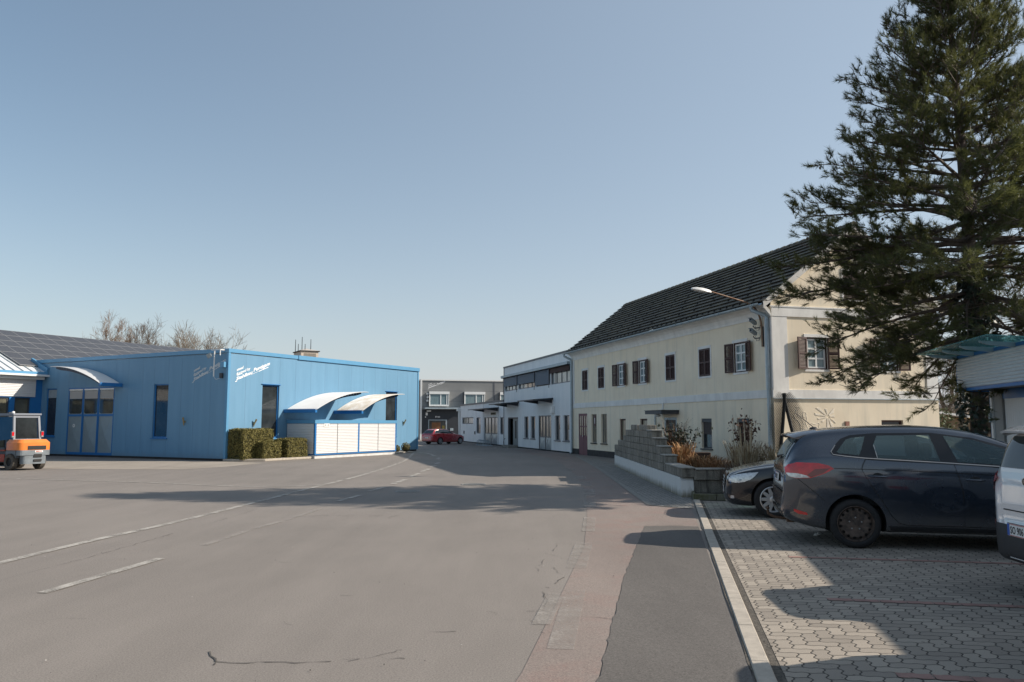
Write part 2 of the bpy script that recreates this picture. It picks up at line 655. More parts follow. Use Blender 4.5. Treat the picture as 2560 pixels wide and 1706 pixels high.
patch = [G(1478, 1780), G(1495, 1703), G(1526, 1580), G(1557, 1455), G(1585, 1383), G(1611, 1317), G(1680, 1316), G(1746, 1318)]
rr = random.Random(4)
pp = []
for a, b in zip(patch[:6], patch[1:6]):
    for s in range(14):
        t = s / 14
        q = a.lerp(b, t)
        pp.append((q.x + rr.uniform(-0.012, 0.012), q.y))
pp += [patch[5], patch[6], patch[7], K(-0.005, -2.2)]
sheet('asphalt_patch', pp, 0.008, M['asphalt_patch'])

mb = MB(KM)
y = -2.6
while y < 11.9:
    mb.box(0.0, 0.125, y + 0.004, y + 0.996, -0.05, 0.022)
    y += 1.0
tag(mb.build('kerb_stones', M['kerb'], bevel=0.008), kind='structure')
mb = MB(KM)
ribbon(mb, [(0.155, y) for y in (-2.6, 12.0)], 0.075, 0.006)
ribbon(mb, [(-0.006, -2.6 + 0.3 * k) for k in range(49)], 0.02, 0.011, jitter=0.9)
tag(mb.build('dirt_joint', M['dirt'], recalc=False), kind='structure')

# paved car park
mb = MB()
mb.poly([(0.19, -3.2, 0), (10.5, -3.2, 0), (10.5, 12.0, 0), (0.19, 12.0, 0)])
o = mb.build('car_park_paving', M['paver'])
o.matrix_world = KM @ Matrix.Translation((0, 0, 0.009))
tag(o, kind='structure')
M['red_paver'] = mat('red_concrete_paver', (0.31, 0.185, 0.155), 0.88, var=0.22, scale=5, bump=0.2, bscale=150)
mb = MB(KM)
bl = 0.1145
for row in (3, 23.4, 44):
    yy = round(row) * bl - 0.12
    x = 0.9
    while x < 8.5:
        top, bot = [], []
        L = bl * 2
        for s in range(9):
            xx = x + 0.005 + (L - 0.01) * s / 8
            w = math.sin(2 * PI * xx / bl) * 0.05 * bl
            top.append((xx, yy + bl * 0.95 - w, 0.0135))
            bot.append((xx, yy + bl * 0.05 - w, 0.0135))
        mb.add(bot + top, [(k, k + 1, 10 + k, 9 + k) for k in range(8)])
        x += L
tag(mb.build('red_paver_lines', M['red_paver']), kind='structure')

# walkway below the block wall, with its edging
wk = [(1493, 1169), (1560, 1217), (1627, 1264), (1700, 1270), (1731, 1272), (1728, 1243), (1640, 1203), (1553, 1164.5), (1490, 1150), (1440, 1141)]
sheet('walkway', [G(*p) for p in wk], 0.008, M['paver_walk'])
mb = MB()
ribbon(mb, smooth_path([G(1440, 1141), G(1492, 1169.5), G(1560, 1217), G(1626, 1264)]), 0.13, 0.013)
ribbon(mb, [G(1626, 1264), G(1700, 1270.5), G(1731, 1273)], 0.10, 0.012)
tag(mb.build('walkway_edging', M['kerb_dark']), kind='structure')

# pale apron before the blue building
sheet('concrete_apron', [G(*p) for p in [(-120, 1180), (60, 1171), (180, 1173.5), (450, 1174.5), (560, 1168), (660, 1158.5), (562, 1154.5), (300, 1153), (160, 1150), (60, 1149), (-120, 1150)]], 0.004, M['apron'])

# painted markings
mb = MB()
zb = 0.0085
ribbon(mb, smooth_path([G(-260, 1474), G(0, 1409), G(212, 1357), G(421, 1310.6), G(603, 1266), G(753, 1227.5), G(900, 1190), G(966, 1169.5), G(1016, 1150), G(1033, 1134)], 8), 0.135, zb)
ribbon(mb, smooth_path([G(-60, 1194.5), G(193, 1202), G(386, 1208), G(579, 1216.5), G(700, 1217), G(830, 1212)], 8), 0.10, zb)
for a, b in (((106, 1484), (402, 1397.5)), ((844, 1254.5), (900, 1239)), ((921.5, 1229.5), (966, 1218))):
    ribbon(mb, [G(*a), G(*b)], 0.12, zb)
for a, b in (((340, 288), (425, 258)), ((448, 242), (515, 218)), ((528, 207), (578, 188)), ((585, 180), (618, 166)), ((618, 158), (645, 146)), ((630, 138), (648, 130)), ((630, 125), (645, 117)), ((842, 124), (918, 123)), ((1000, 55), (1010, 50))):
    ribbon(mb, [ZB(*a), ZB(*b)], 0.16, zb)
ribbon(mb, smooth_path([ZB(470, 80), ZB(520, 82), ZB(580, 92), ZB(616, 108)]), 0.2, zb)
tag(mb.build('road_markings', M['paint']), kind='structure')
mb = MB()
ribbon(mb, smooth_path([G(510, 1365), G(640, 1322), G(720, 1300), G(804, 1272)]), 0.11, zb)
for a, b, w in (((1617, 503), (1606, 595), 0.2), ((1580, 670), (1525, 835), 0.24), ((1525, 978), (1425, 1360), 0.2), ((1616, 395), (1618, 440), 0.25), ((1605, 322), (1620, 368), 0.28), ((1580, 272), (1596, 303), 0.3), ((1545, 233), (1564, 255), 0.3), ((1480, 185), (1505, 200), 0.3), ((1400, 1000), (1300, 1200), 0.16)):
    ribbon(mb, [ZB(*a), ZB(*b)], w, zb)
tag(mb.build('faded_markings', M['paint_faded']), kind='structure')


def wiggle(pts, amp, seed):
    r_ = random.Random(seed)
    out = []
    for a, b in zip(pts, pts[1:]):
        n = max(2, int((b - a).length / 0.09))
        for s in range(n):
            q = a.lerp(b, s / n)
            out.append(q + Vector((r_.uniform(-amp, amp), r_.uniform(-amp, amp), 0)))
    out.append(pts[-1])
    return out


mb = MB()
cr = [
    (ZA, [(1340, 1375), (1395, 1420), (1385, 1460)], 0.02), (ZA, [(1395, 1440), (1600, 1448), (1750, 1436), (1900, 1442), (2150, 1442), (2329, 1420)], 0.016),
    (ZB, [(0, 1425), (120, 1418), (250, 1404), (330, 1420), (420, 1418)], 0.015), (ZB, [(240, 1404), (360, 1370), (400, 1362)], 0.008),
    (ZB, [(1215, 1108), (1330, 1108), (1480, 1130), (1600, 1147), (1755, 1165)], 0.014), (ZB, [(530, 1245), (660, 1250), (870, 1232)], 0.012),
    (ZB, [(1060, 1170), (1230, 1165), (1250, 1185), (1310, 1195)], 0.008), (ZB, [(1395, 670), (1408, 695), (1380, 720)], 0.016),
    (ZB, [(1330, 735), (1390, 748), (1440, 770)], 0.010), (ZB, [(1325, 772), (1318, 795), (1270, 825), (1288, 852)], 0.018),
    (ZB, [(1380, 825), (1405, 860), (1450, 878), (1392, 932)], 0.018), (ZB, [(1330, 955), (1350, 962)], 0.016), (ZB, [(1310, 985), (1342, 1030), (1328, 1090)], 0.018),
    (ZB, [(1395, 672), (1590, 678)], 0.006), (ZB, [(1320, 1044), (1560, 1052)], 0.006), (ZB, [(1285, 1240), (1330, 1258)], 0.008),
    (ZA, [(230, 1176), (420, 1158), (560, 1160)], 0.008), (ZA, [(1820, 1160), (1830, 1185), (1890, 1200)], 0.008), (ZA, [(1810, 792), (1890, 797)], 0.01),
    (ZA, [(0, 908), (300, 835), (560, 765), (840, 688), (1150, 600), (1400, 530), (1650, 455)], 0.012), (ZA, [(1590, 500), (1900, 502), (2100, 490), (2329, 494)], 0.02),
    (ZB, [(0, 492), (150, 495), (280, 492)], 0.016), (ZB, [(318, 512), (330, 498), (380, 488)], 0.02), (ZB, [(660, 415), (720, 432), (790, 438)], 0.02),
    (ZB, [(1970, 556), (2100, 555), (2220, 556)], 0.02), (ZB, [(0, 1010), (90, 1008)], 0.01), (ZB, [(940, 1110), (1010, 1120), (1008, 1135)], 0.008)]
for k, (z_, pts, w) in enumerate(cr):
    wl = wiggle([z_(*p) for p in pts], 0.02, k)
    rk_ = random.Random(k + 50)
    i = 0
    while i < len(wl) - 1:
        j = min(len(wl) - 1, i + rk_.randrange(3, 9))
        ribbon(mb, wl[i:j + 1], w * rk_.uniform(0.22, 0.65), 0.0052, jitter=0.9)
        i = j + (1 if rk_.random() < 0.3 else 0)
tag(mb.build('road_cracks', M['crack'], recalc=False), kind='structure')

# manhole covers
for (u, v, r_, lab) in ((1018.8, 1229.4, 0.31, 'round iron manhole cover in the tree shadow beside the dashed line'), (1184, 1212, 0.34, 'round iron manhole cover at the sunny edge of the tree shadow')):
    c = G(u, v)
    mb = MB(Matrix.Translation(c))
    mb.lathe([(r_, -0.02), (r_, 0.012), (r_ * 0.9, 0.013), (r_ * 0.88, 0.008), (0.0, 0.008)], 40)
    for k in range(-3, 4):
        w = math.sqrt(max(0.01, (r_ * 0.8) ** 2 - (k * r_ * 0.23) ** 2))
        mb.box(-w, w, k * r_ * 0.23 - 0.015, k * r_ * 0.23 + 0.015, 0.0, 0.014)
    o = mb.build('manhole_cover', mat('cast_iron', (0.27, 0.265, 0.25), 0.7, 0.2, var=0.2, scale=12))
    tag(o, lab, 'manhole cover', 'manhole covers in the road')

# loose chips and grit
rng = random.Random(90)
mb = MB()
for k in range(300):
    if rng.random() < 0.5:
        p = K(rng.uniform(0.14, 0.2) if rng.random() < 0.6 else rng.uniform(0.2, 5), rng.uniform(-2, 11))
    else:
        p = Vector((rng.uniform(-7, 2), rng.uniform(5, 20), 0))
    s_ = rng.uniform(0.003, 0.009)
    z_ = 0.012 if k % 2 else 0.01
    a = rng.uniform(0, 6)
    c_, d_ = math.cos(a) * s_, math.sin(a) * s_
    mb.add([(p.x + c_, p.y + d_, z_), (p.x - d_, p.y + c_ * 0.7, z_), (p.x - c_, p.y - d_, z_), (p.x + d_ * 0.6, p.y - c_, z_), (p.x, p.y, z_ + s_ * 0.8)], [(0, 1, 4), (1, 2, 4), (2, 3, 4), (3, 0, 4)], 0 if rng.random() < 0.3 else 1)
tag(mb.build('grit', [mat('pale_chips', (0.38, 0.36, 0.33), 0.9), mat('dark_chips', (0.06, 0.055, 0.05), 0.9)], recalc=False), 'small loose stone chips scattered on road and pavers', 'grit', kind='stuff')
# ------------------------------------------------------------------ building helpers
def window(P, T, x0, x1, z0, z1, fm, pm, fw=0.05, nx=1, nz=1, y=0.09, name='window', sill=None, bars=None, frame_d=0.06):
    """window frame as a part, its glass (and sill) as sub-parts; facade coordinates, outside is -y"""
    mb = MB(T)
    mb.box(x0, x1, y - frame_d / 2, y + frame_d / 2, z0, z0 + fw)
    mb.box(x0, x1, y - frame_d / 2, y + frame_d / 2, z1 - fw, z1)
    mb.box(x0, x0 + fw, y - frame_d / 2, y + frame_d / 2, z0 + fw, z1 - fw)
    mb.box(x1 - fw, x1, y - frame_d / 2, y + frame_d / 2, z0 + fw, z1 - fw)
    b = bars or fw * 0.6
    for k in range(1, nx):
        xc = x0 + (x1 - x0) * k / nx
        mb.box(xc - b / 2, xc + b / 2, y - frame_d / 2 + 0.004, y + frame_d / 2, z0 + fw, z1 - fw)
    for k in range(1, nz):
        zc = z0 + (z1 - z0) * k / nz
        mb.box(x0 + fw, x1 - fw, y - frame_d / 2 + 0.008, y + frame_d / 2, zc - b / 2, zc + b / 2)
    w = mb.build(name, fm, P)
    mb = MB(T)
    mb.box(x0 + fw * 0.5, x1 - fw * 0.5, y + 0.005, y + 0.02, z0 + fw * 0.5, z1 - fw * 0.5)
    mb.build('pane', pm, w)
    if sill:
        mb = MB(T)
        mb.box(x0 - 0.05, x1 + 0.05, -0.06, y, z0 - 0.05, z0 - 0.004)
        mb.build('sill', sill, w)
    return w


def slats(T, x0, x1, z0, z1, y, pitch=0.075, depth=0.022):
    """corrugated panel, waves running along x"""
    mb = MB(T)
    n = max(1, round((z1 - z0) / pitch))
    prof = []
    for k in range(n):
        for q, dy in ((0, 0.0), (0.2, -0.75), (0.45, -1.0), (0.72, -0.8), (0.95, -0.1)):
            prof.append((z0 + (z1 - z0) * (k + q) / n, y + dy * depth))
    prof.append((z1, y))
    vs = [(x, d, z) for x in (x0, x1) for z, d in prof]
    m = len(prof)
    mb.add(vs, [(k, m + k, m + k + 1, k + 1) for k in range(m - 1)])
    yb = y + 0.02
    mb.add([(x0, yb, z0), (x1, yb, z0), (x1, yb, z1), (x0, yb, z1)], [(3, 2, 1, 0)])
    mb.add([(x0, y, z0), (x0, yb, z0), (x0, yb, z1), (x0, y, z1), (x1, y, z0), (x1, yb, z0), (x1, yb, z1), (x1, y, z1)], [(0, 1, 2, 3), (7, 6, 5, 4)])
    return mb


def holed_plate(outline, circles, n=14):
    """flat polygon with round holes -> (points, triangles)"""
    pts = [Vector(p) for p in outline]
    faces = [list(range(len(pts)))]
    for cx, cy, r in circles:
        o = len(pts)
        pts += [Vector((cx + r * math.cos(2 * PI * k / n), cy + r * math.sin(2 * PI * k / n))) for k in range(n)]
        faces.append(list(range(o, o + n)))
    edges = [(f[k], f[(k + 1) % len(f)]) for f in faces for k in range(len(f))]
    res = delaunay_2d_cdt(pts, edges, [], 1, 1e-5)
    fs = []
    for f in res[2]:
        c = sum((res[0][i] for i in f), Vector((0, 0))) / len(f)
        if not any(math.hypot(c.x - cx, c.y - cy) < r * 0.99 for cx, cy, r in circles):
            fs.append(tuple(f))
    return [tuple(p) for p in res[0]], fs


def awning(P, T, x0, z0, x1, z1, d, stain=False):
    """curved corrugated canopy: low end on a blue beam at x0, free end at x1"""
    nx, waves = 22, round(d / 0.135)
    ny = waves * 6
    def zz(t):
        return z0 + (z1 - z0) * (1 - (1 - t) ** 2)
    mb = MB(T)
    vs = []
    for i in range(nx + 1):
        t = i / nx
        for j in range(ny + 1):
            yy = -0.02 - (d - 0.02) * j / ny
            vs.append((x0 + (x1 - x0) * t, yy, zz(t) + 0.016 * math.sin(2 * PI * waves * j / ny)))
    mb.add(vs, [(i * (ny + 1) + j, (i + 1) * (ny + 1) + j, (i + 1) * (ny + 1) + j + 1, i * (ny + 1) + j + 1) for i in range(nx) for j in range(ny)])
    a = mb.build('awning', M['awning_stained'] if stain else M['white_sheet'], P, smooth=True, angle=60)
    so = a.modifiers.new('sheet', 'SOLIDIFY')
    so.thickness = 0.012
    s = 1 if x1 > x0 else -1
    mb = MB(T)
    mb.box(min(x0 - 0.1 * s, x0 + 0.03 * s), max(x0 - 0.1 * s, x0 + 0.03 * s), -d - 0.06, -0.004, z0 - 0.13, z0 - 0.012)
    mb.box(min(x0 - 0.1 * s, x0 - 0.115 * s), max(x0 - 0.1 * s, x0 - 0.115 * s), -d - 0.06, -0.004, z0 - 0.13, z0 + 0.04)
    mb.build('beam', M['blue_dark'], a, bevel=0.006)
    for yc in (-d * 0.8, -d * 0.22):
        top, bot = [], []
        for k in range(17):
            t = 0.02 + 0.95 * k / 16
            dep = 0.16 * min(1, (1 - t) * 5 + 0.35)
            x = x0 + (x1 - x0) * t
            top.append((x, zz(t) - 0.02))
            bot.append((x, zz(t) - 0.02 - dep))
        cs = []
        for k in range(9):
            t = 0.93 - k * 0.055
            cs.append((x0 + (x1 - x0) * t, zz(t) - 0.02 - 0.075 * min(1, (1 - t) * 5 + 0.45), 0.02 + 0.003 * min(k, 7)))
        v2, f2 = holed_plate(top + bot[::-1], cs)
        mb = MB(T)
        mb.add([(p[0], yc, p[1]) for p in v2], f2)
        r_ = mb.build('rib', M['rib'], a)
        r_.modifiers.new('plate', 'SOLIDIFY').thickness = 0.02
    return a


M['rib'] = mat('dark_blue_perforated_rib', (0.01, 0.022, 0.055), 0.5)
M['awning_stained'] = mat('stained_white_sheet', (0.80, 0.79, 0.77), 0.5, var=0.25, scale=1.8, col2=(0.55, 0.47, 0.36))
M['seam'] = mat('panel_joint', (0.125, 0.25, 0.38), 0.5)
M['plinth'] = mat('dark_plinth', (0.05, 0.048, 0.047), 0.9, var=0.3, scale=6)
M['brass'] = mat('aged_brass', (0.42, 0.34, 0.18), 0.4, 0.6)
M['shutter_white'] = mat('white_roller_shutter', (0.62, 0.62, 0.62), 0.5)
M['pale_base'] = mat('pale_painted_base', (0.58, 0.575, 0.56), 0.7, var=0.15, scale=4)

# ------------------------------------------------------------------ blue workshop
C0 = Vector((-12.46, 34.91, 0))
RZ = math.atan2(0.8827, 0.47)
blue = thing('workshop_building', 'blue metal-clad workshop with curved white awnings and white lettering at its corner', 'building', C0, RZ)
I4 = Matrix.Identity(4)
TL = Matrix.Rotation(-PI / 2, 4, 'Z')          # facade coordinates of the shaded side
LR, LL, HB = 14.55, 14.4, 4.76
hR = [(2.05, 3.12, 0.95, 3.42), (11.4, 12.45, 0.95, 3.42)]
hL = [(-13.02, -12.15, 0.98, 3.41), (-11.18, -7.6, 0.10, 3.40), (-4.8, -3.8, 0.97, 3.45)]
mb = MB()
mb.wall(0, LR, 0.1, HB, hR, 0, 0.14)
mb.M = TL
mb.wall(-LL, 0, 0.1, HB, hL, 0, 0.14)
mb.M = I4
mb.poly([(LR, 0, 0.1), (LR, LL, 0.1), (LR, LL, HB), (LR, 0, HB)])
mb.poly([(LR, LL, 0.1), (0, LL, 0.1), (0, LL, HB), (LR, LL, HB)])
for x in (1.03, 2.05, 3.14, 4.19, 5.25, 6.29, 7.33, 8.35, 9.39, 10.4, 11.42, 12.47, 13.47):
    for a, b in ([(0.1, HB)] if not any(h[0] - 0.1 < x < h[1] + 0.1 for h in hR) else [(0.1, 0.9), (3.5, HB)]):
        mb.box(x - 0.009, x + 0.009, -0.003, 0.0, a, b, 1)
mb.M = TL
for s in (1.05, 2.1, 2.95, 3.83, 4.8, 5.6, 6.64, 7.56, 8.6, 9.8, 11.22, 12.1, 13.1):
    x = -s
    hs = [h for h in hL if h[0] - 0.1 < x < h[1] + 0.1]
    for a, b in ([(0.1, HB)] if not hs else [(0.1, max(0.1, hs[0][2] - 0.05)), (3.5, HB)]):
        if b - a > 0.05:
            mb.box(x - 0.009, x + 0.009, -0.003, 0.0, a, b, 1)
mb.build('wall', [M['blue'], M['seam']], blue, recalc=False)
mb = MB()
mb.box(0.05, LR - 0.05, 0.05, LL - 0.05, 0.0, 0.1)
mb.box(0.3, LR - 0.05, 0.3, LL - 0.05, 0.1, HB - 0.3, 1)
mb.build('plinth', [M['plinth'], M['dark']], blue)
mb = MB()
mb.box(0.0, LR, 0.0, LL, HB - 0.06, HB)
mb.build('roof', M['zinc'], blue)
mb = MB()
mb.box(-0.04, 4.3, -0.045, 0.25, HB - 0.02, 4.915)
mb.box(4.3, LR + 0.05, -0.075, 0.25, HB - 0.04, 4.93)
mb.box(-0.04, 0.25, 0.25, LL, HB - 0.02, 4.915)
mb.box(LR - 0.2, LR + 0.05, 0.25, LL, HB - 0.02, 4.915)
mb.box(0.25, LR - 0.2, LL - 0.2, LL + 0.05, HB - 0.02, 4.915)
mb.box(-0.035, 0.10, -0.035, -0.002, 0.1, HB - 0.02)
mb.box(-0.035, -0.002, -0.002, 0.10, 0.1, HB - 0.02)
mb.box(LR - 0.08, LR + 0.03, -0.03, -0.002, 0.1, HB - 0.04)
M['blue_trim2'] = mat('mid_blue_trim', (0.10, 0.285, 0.47), 0.4, var=0.05)
mb.build('roof_trim', M['blue_trim2'], blue, bevel=0.008)
for h in hR:
    w = window(blue, I4, *h, M['blue_dark'], M['glass'], 0.055, sill=M['blue_trim2'])
    mb = MB()
    mb.box(h[0] - 0.07, h[1] + 0.07, -0.05, 0.0, h[3] + 0.004, h[3] + 0.03)
    mb.build('drip_edge', M['blue_dark'], w)
for k in (0, 2):
    w = window(blue, TL, *hL[k], M['blue_dark'], M['glass'], 0.055, sill=M['blue_dark'])
    if k == 0:
        slats(TL, hL[k][0] + 0.06, hL[k][1] - 0.06, 2.93, 3.34, 0.088, 0.07, 0.008).build('blind', M['zinc'], w)
# folding door of three leaves
x0, x1 = hL[1][0], hL[1][1]
mb = MB(TL)
mb.box(x0, x1, 0.02, 0.1, 0.1, 0.17)
mb.box(x0, x1, 0.02, 0.1, 3.33, 3.4)
mb.box(x0 - 0.04, x0 - 0.002, 0.02, 0.1, 0.1, 3.4)
mb.box(x0 - 0.03, x1, 0.06, 0.1, 0.1, 3.4)
mb.build('door_frame', M['blue_dark'], blue)
lw = (x1 - x0) / 3
for k in range(3):
    a, b = x0 + lw * k + 0.015, x0 + lw * (k + 1) - 0.015
    mb = MB(TL)
    mb.box(a, a + 0.05, 0.0, 0.06, 0.17, 3.33)
    mb.box(b - 0.05, b, 0.0, 0.06, 0.17, 3.33)
    mb.box(a + 0.05, b - 0.05, 0.0, 0.06, 0.17, 0.22)
    mb.box(a + 0.05, b - 0.05, 0.0, 0.06, 1.98, 2.08)
    mb.box(a + 0.05, b - 0.05, 0.0, 0.06, 3.27, 3.33, 1)
    d = mb.build('door_leaf', [M['blue_dark'], M['steel']], blue)
    mb = MB(TL)
    cx, cz = (a + b) / 2, (0.22 + 1.98) / 2
    c4 = [(a + 0.05, 0.03, 0.22), (b - 0.05, 0.03, 0.22), (b - 0.05, 0.03, 1.98), (a + 0.05, 0.03, 1.98), (cx, -0.03, cz)]
    mb.add(c4, [(0, 1, 4), (1, 2, 4), (2, 3, 4), (3, 0, 4)])
    mb.build('steel_panel', M['door_steel'] if 'door_steel' in M else M.setdefault('door_steel', mat('grey_door_sheet', (0.26, 0.32, 0.34), 0.42, 0.25, var=0.1, scale=1.5)), d)
    # glass with rounded corners in a pale frame
    rr_ = 0.12
    out = []
    for qx, qz, a0 in ((b - 0.08 - rr_, 3.24 - rr_, 0), (a + 0.08 + rr_, 3.24 - rr_, 90), (a + 0.08 + rr_, 2.11 + rr_, 180), (b - 0.08 - rr_, 2.11 + rr_, 270)):
        for s in range(5):
            an = R(a0 + 22.5 * s)
            out.append((qx + rr_ * math.cos(an), qz + rr_ * math.sin(an)))
    mb = MB(TL)
    mb.prism(out, 0.02, 0.04, 'y')
    pn = mb.build('pane', M['glass_door'] if 'glass_door' in M else M.setdefault('glass_door', mat('workshop_glass', (0.05, 0.058, 0.055), 0.06, spec=0.7, var=0.6, scale=1.1)), d)
    slats(TL, a + 0.09, b - 0.09, 2.85, 3.22, 0.016, 0.05, 0.006).build('blind', M['pale_blind'] if 'pale_blind' in M else M.setdefault('pale_blind', mat('pale_blind', (0.42, 0.40, 0.37), 0.6)), d)
    mb = MB(TL)
    mb.box(a + 0.05, b - 0.05, 0.022, 0.05, 2.08, 3.27)
    mb.build('sash', M['white_frame'] if k == 9 else M['door_steel'], d)
    if k == 0:
        mb = MB(TL @ Matrix.Translation((cx, -0.02, 1.52)) @ Matrix.Rotation(R(90), 4, 'X'))
        mb.lathe([(0.085, 0), (0.085, 0.01), (0.045, 0.01), (0.045, 0)], 20, closed=False)
        mb.build('round_sign', M['white_plastic'], d)
# canopies
awning(blue, TL, -7.15, 3.50, -11.05, 4.42, 1.1)
awning(blue, I4, 3.55, 2.26, 7.42, 3.22, 1.9)
awning(blue, I4, 7.12, 2.25, 10.75, 3.22, 1.75, True)
# low front annex with roller shutters
AX0, AX1, AD = 3.7, 10.0, 1.75
mb = MB()
mb.box(AX0, AX1, -AD + 0.03, -0.004, 0.2, 1.63, 2)
mb.box(AX0 - 0.05, AX1 + 0.05, -AD - 0.04, -0.003, 1.63, 1.79, 0)
mb.box(AX0 - 0.02, AX0 + 0.07, -AD - 0.02, -AD + 0.05, 0.2, 1.63, 1)
mb.box(6.82, 6.92, -AD - 0.02, -AD + 0.04, 0.2, 1.63, 1)
mb.box(AX1 - 0.07, AX1 + 0.02, -AD - 0.02, -AD + 0.05, 0.2, 1.63, 1)
mb.box(AX0 + 0.0, AX1, -AD - 0.03, -0.004, 0.155, 0.2, 1)
mb.box(AX0 - 0.04, AX1 - 0.02, -AD + 0.06, -0.004, 0.0, 0.155, 3)
mb.box(AX0 - 0.06, AX1 - 0.15, -AD - 0.06, -AD + 0.06, 0.0, 0.11, 3)
ann = mb.build('annex', [M['blue_trim2'], M['blue_dark'], M['dark'], M['pale_base']], blue)
for a, b in ((3.78, 5.24), (5.28, 6.81), (6.93, 8.42), (8.46, 9.92)):
    slats(I4, a, b, 0.21, 1.625, -AD - 0.002, 0.074, 0.022).build('roller_shutter', M['shutter_white'], ann)
TS = Matrix.Translation((AX0 - 0.004, 0, 0)) @ TL
slats(TS, 0.03, AD - 0.06, 0.21, 1.625, -0.005, 0.074, 0.022).build('roller_shutter', M['shutter_white'], ann)
mb = MB()
mb.box(4.28, 4.66, -AD - 0.035, -AD - 0.026, 1.47, 1.63)
for k, (x, z, s) in enumerate(((4.38, 1.55, 0.02), (4.5, 1.55, 0.012), (4.58, 1.56, 0.016), (4.6, 1.51, 0.012))):
    mb.box(x - s, x + s, -AD - 0.038, -AD - 0.035, z - s * 1.5, z + s * 1.5, 1)
mb.build('small_notice', [M['white_plastic'], M['black']], ann)
# wall lamps
for T, x, z in ((TL, -2.6, 1.72), (I4, 1.56, 1.65), (I4, 13.08, 1.68)):
    mb = MB(T)
    mb.tube([(x - 0.03, -0.04, z - 0.17), (x, -0.09, z), (x + 0.04, -0.16, z + 0.17)], [0.02, 0.032, 0.042], 10)
    mb.box(x - 0.03, x + 0.03, -0.08, -0.003, z - 0.06, z + 0.04)
    mb.build('wall_lamp', M['brass'], blue, smooth=True)
# corner bracket with floodlight and boxes
mb = MB(TL)
mb.bar((-0.74, -0.3, 4.85), (-0.16, -0.3, 4.85), 0.05, 0.03)
mb.bar((-0.2, -0.3, 4.85), (-0.2, 0.0, 4.85), 0.04)
mb.tube([(-0.55, -0.3, 4.85), (-0.55, -0.3, 3.68)], 0.026, 8)
mb.tube([(-0.2, -0.3, 4.85), (-0.2, -0.3, 4.6)], 0.022, 8)
mb.tube([(-0.55, -0.3, 3.68), (-0.52, -0.2, 3.55), (-0.45, -0.1, 3.6), (-0.4, 0.0, 3.66)], 0.008, 5)
br = mb.build('lamp_bracket', M['white_plastic'], blue)
mb = MB(TL @ Matrix.Translation((-0.78, -0.38, 4.6)) @ Matrix.Rotation(R(-18), 4, 'Y') @ Matrix.Rotation(R(25), 4, 'X'))
mb.box(-0.13, 0.13, -0.03, 0.03, -0.1, 0.1)
mb.box(0.1, 0.24, 0.0, 0.02, -0.01, 0.01)
mb.build('floodlight', M['zinc'], br, bevel=0.008)
mb = MB(TL)
mb.box(-0.30, -0.06, -0.2, -0.005, 4.08, 4.32)
mb.build('junction_box', M['blue_trim2'], blue, bevel=0.006)
mb = MB(TL)
mb.box(-0.44, -0.28, -0.1, -0.004, 3.62, 3.84)
mb.build('camera_mount', M['dark_metal'], blue, bevel=0.01)


def logo(P, T, x0, z0, s, m):
    sh = 0.385
    def fn(ox, oz, k=1.0):
        return lambda x, y, d: (x0 + s * (ox + x * k + 0.12 * y), -0.006 - d, z0 + s * (oz + y + sh * (ox + x * k)))
    root = None
    for txt, size, f, bold, wd_ in (('Stahlbau', 0.21, fn(0.0, 0.0), 0.006, 0.93), ('Puntigam', 0.23, fn(1.0, 0.055), 0.006, 1.0), ('formed by', 0.18, fn(0.0, 0.225), 0.003, 0.80), ('steel', 0.18, fn(0.0, 0.41), 0.003, 0.38)):
        mb = MB(T)
        text_mesh(mb, txt, size, f, bold, width=wd_)
        def q(a, b, c, d):
            g = fn(0, 0)
            mb.add([g(a, c, 0.004), g(b, c, 0.004), g(b, d, 0.004), g(a, d, 0.004)], [(0, 1, 2, 3)])
        if txt == 'Stahlbau':
            q(0.02, 0.32, 0.205, 0.235)
            q(-0.06, 0.05, -0.06, -0.02)
        if txt == 'Puntigam':
            q(1.32, 1.92, -0.045, -0.012)
            for k in range(9):
                q(0.86 + k * 0.05, 0.89 + k * 0.05, -0.04, -0.015)
        mb.build('lettering', m, P, recalc=False)


logo(blue, I4, 0.47, 3.53, 0.99, M['letter'])
logo(blue, TL, -2.16, 3.53, 0.99, mat('grey_lettering', (0.62, 0.64, 0.65), 0.5))  # greyer tone than the lettering on the other facade

# ------------------------------------------------------------------ hall with the solar roof
hall = thing('solar_hall', 'workshop hall with white seamed metal roof covered with rows of solar panels', 'building', C0 + Matrix.Rotation(RZ, 3, 'Z') @ Vector((0, 13.4, 0)), RZ)
ZE, ZRG, YE, YRG = 4.22, 6.85, -0.42, 6.0
sl_ = (ZRG - ZE) / (YRG - YE)
XA, XB = -16.0, 15.5
def roof_pt(x, q, lift=0.0):
    """point on the front roof slope; q = distance from the ridge down the slope"""
    L = math.hypot(ZRG - ZE, YRG - YE)
    t = q / L
    return (x, YRG + (YE - YRG) * t - lift * sl_ * 0.9, ZRG + (ZE - ZRG) * t + lift)
LS = math.hypot(ZRG - ZE, YRG - YE)
mb = MB()
mb.add([roof_pt(XA, 0), roof_pt(0.0, 0), roof_pt(0.0, LS), roof_pt(XA, LS)], [(0, 1, 2, 3)])
yb = 0.98
zb_ = ZE + (yb - YE) * sl_
mb.add([(0.0, YRG, ZRG), (XB, YRG, ZRG), (XB, 1.05, ZE + (1.05 - YE) * sl_), (0.0, 1.05, ZE + (1.05 - YE) * sl_)], [(0, 1, 2, 3)])
mb.add([(XA, YRG, ZRG), (XB, YRG, ZRG), (XB, 12.5, 4.2), (XA, 12.5, 4.2)], [(0, 1, 2, 3)])
mb.add([(XB, 1.05, 4.2), (XB, 12.5, 4.2), (XB, YRG, ZRG), (XB, 1.05, ZE + (1.05 - YE) * sl_)], [(0, 1, 2, 3)])
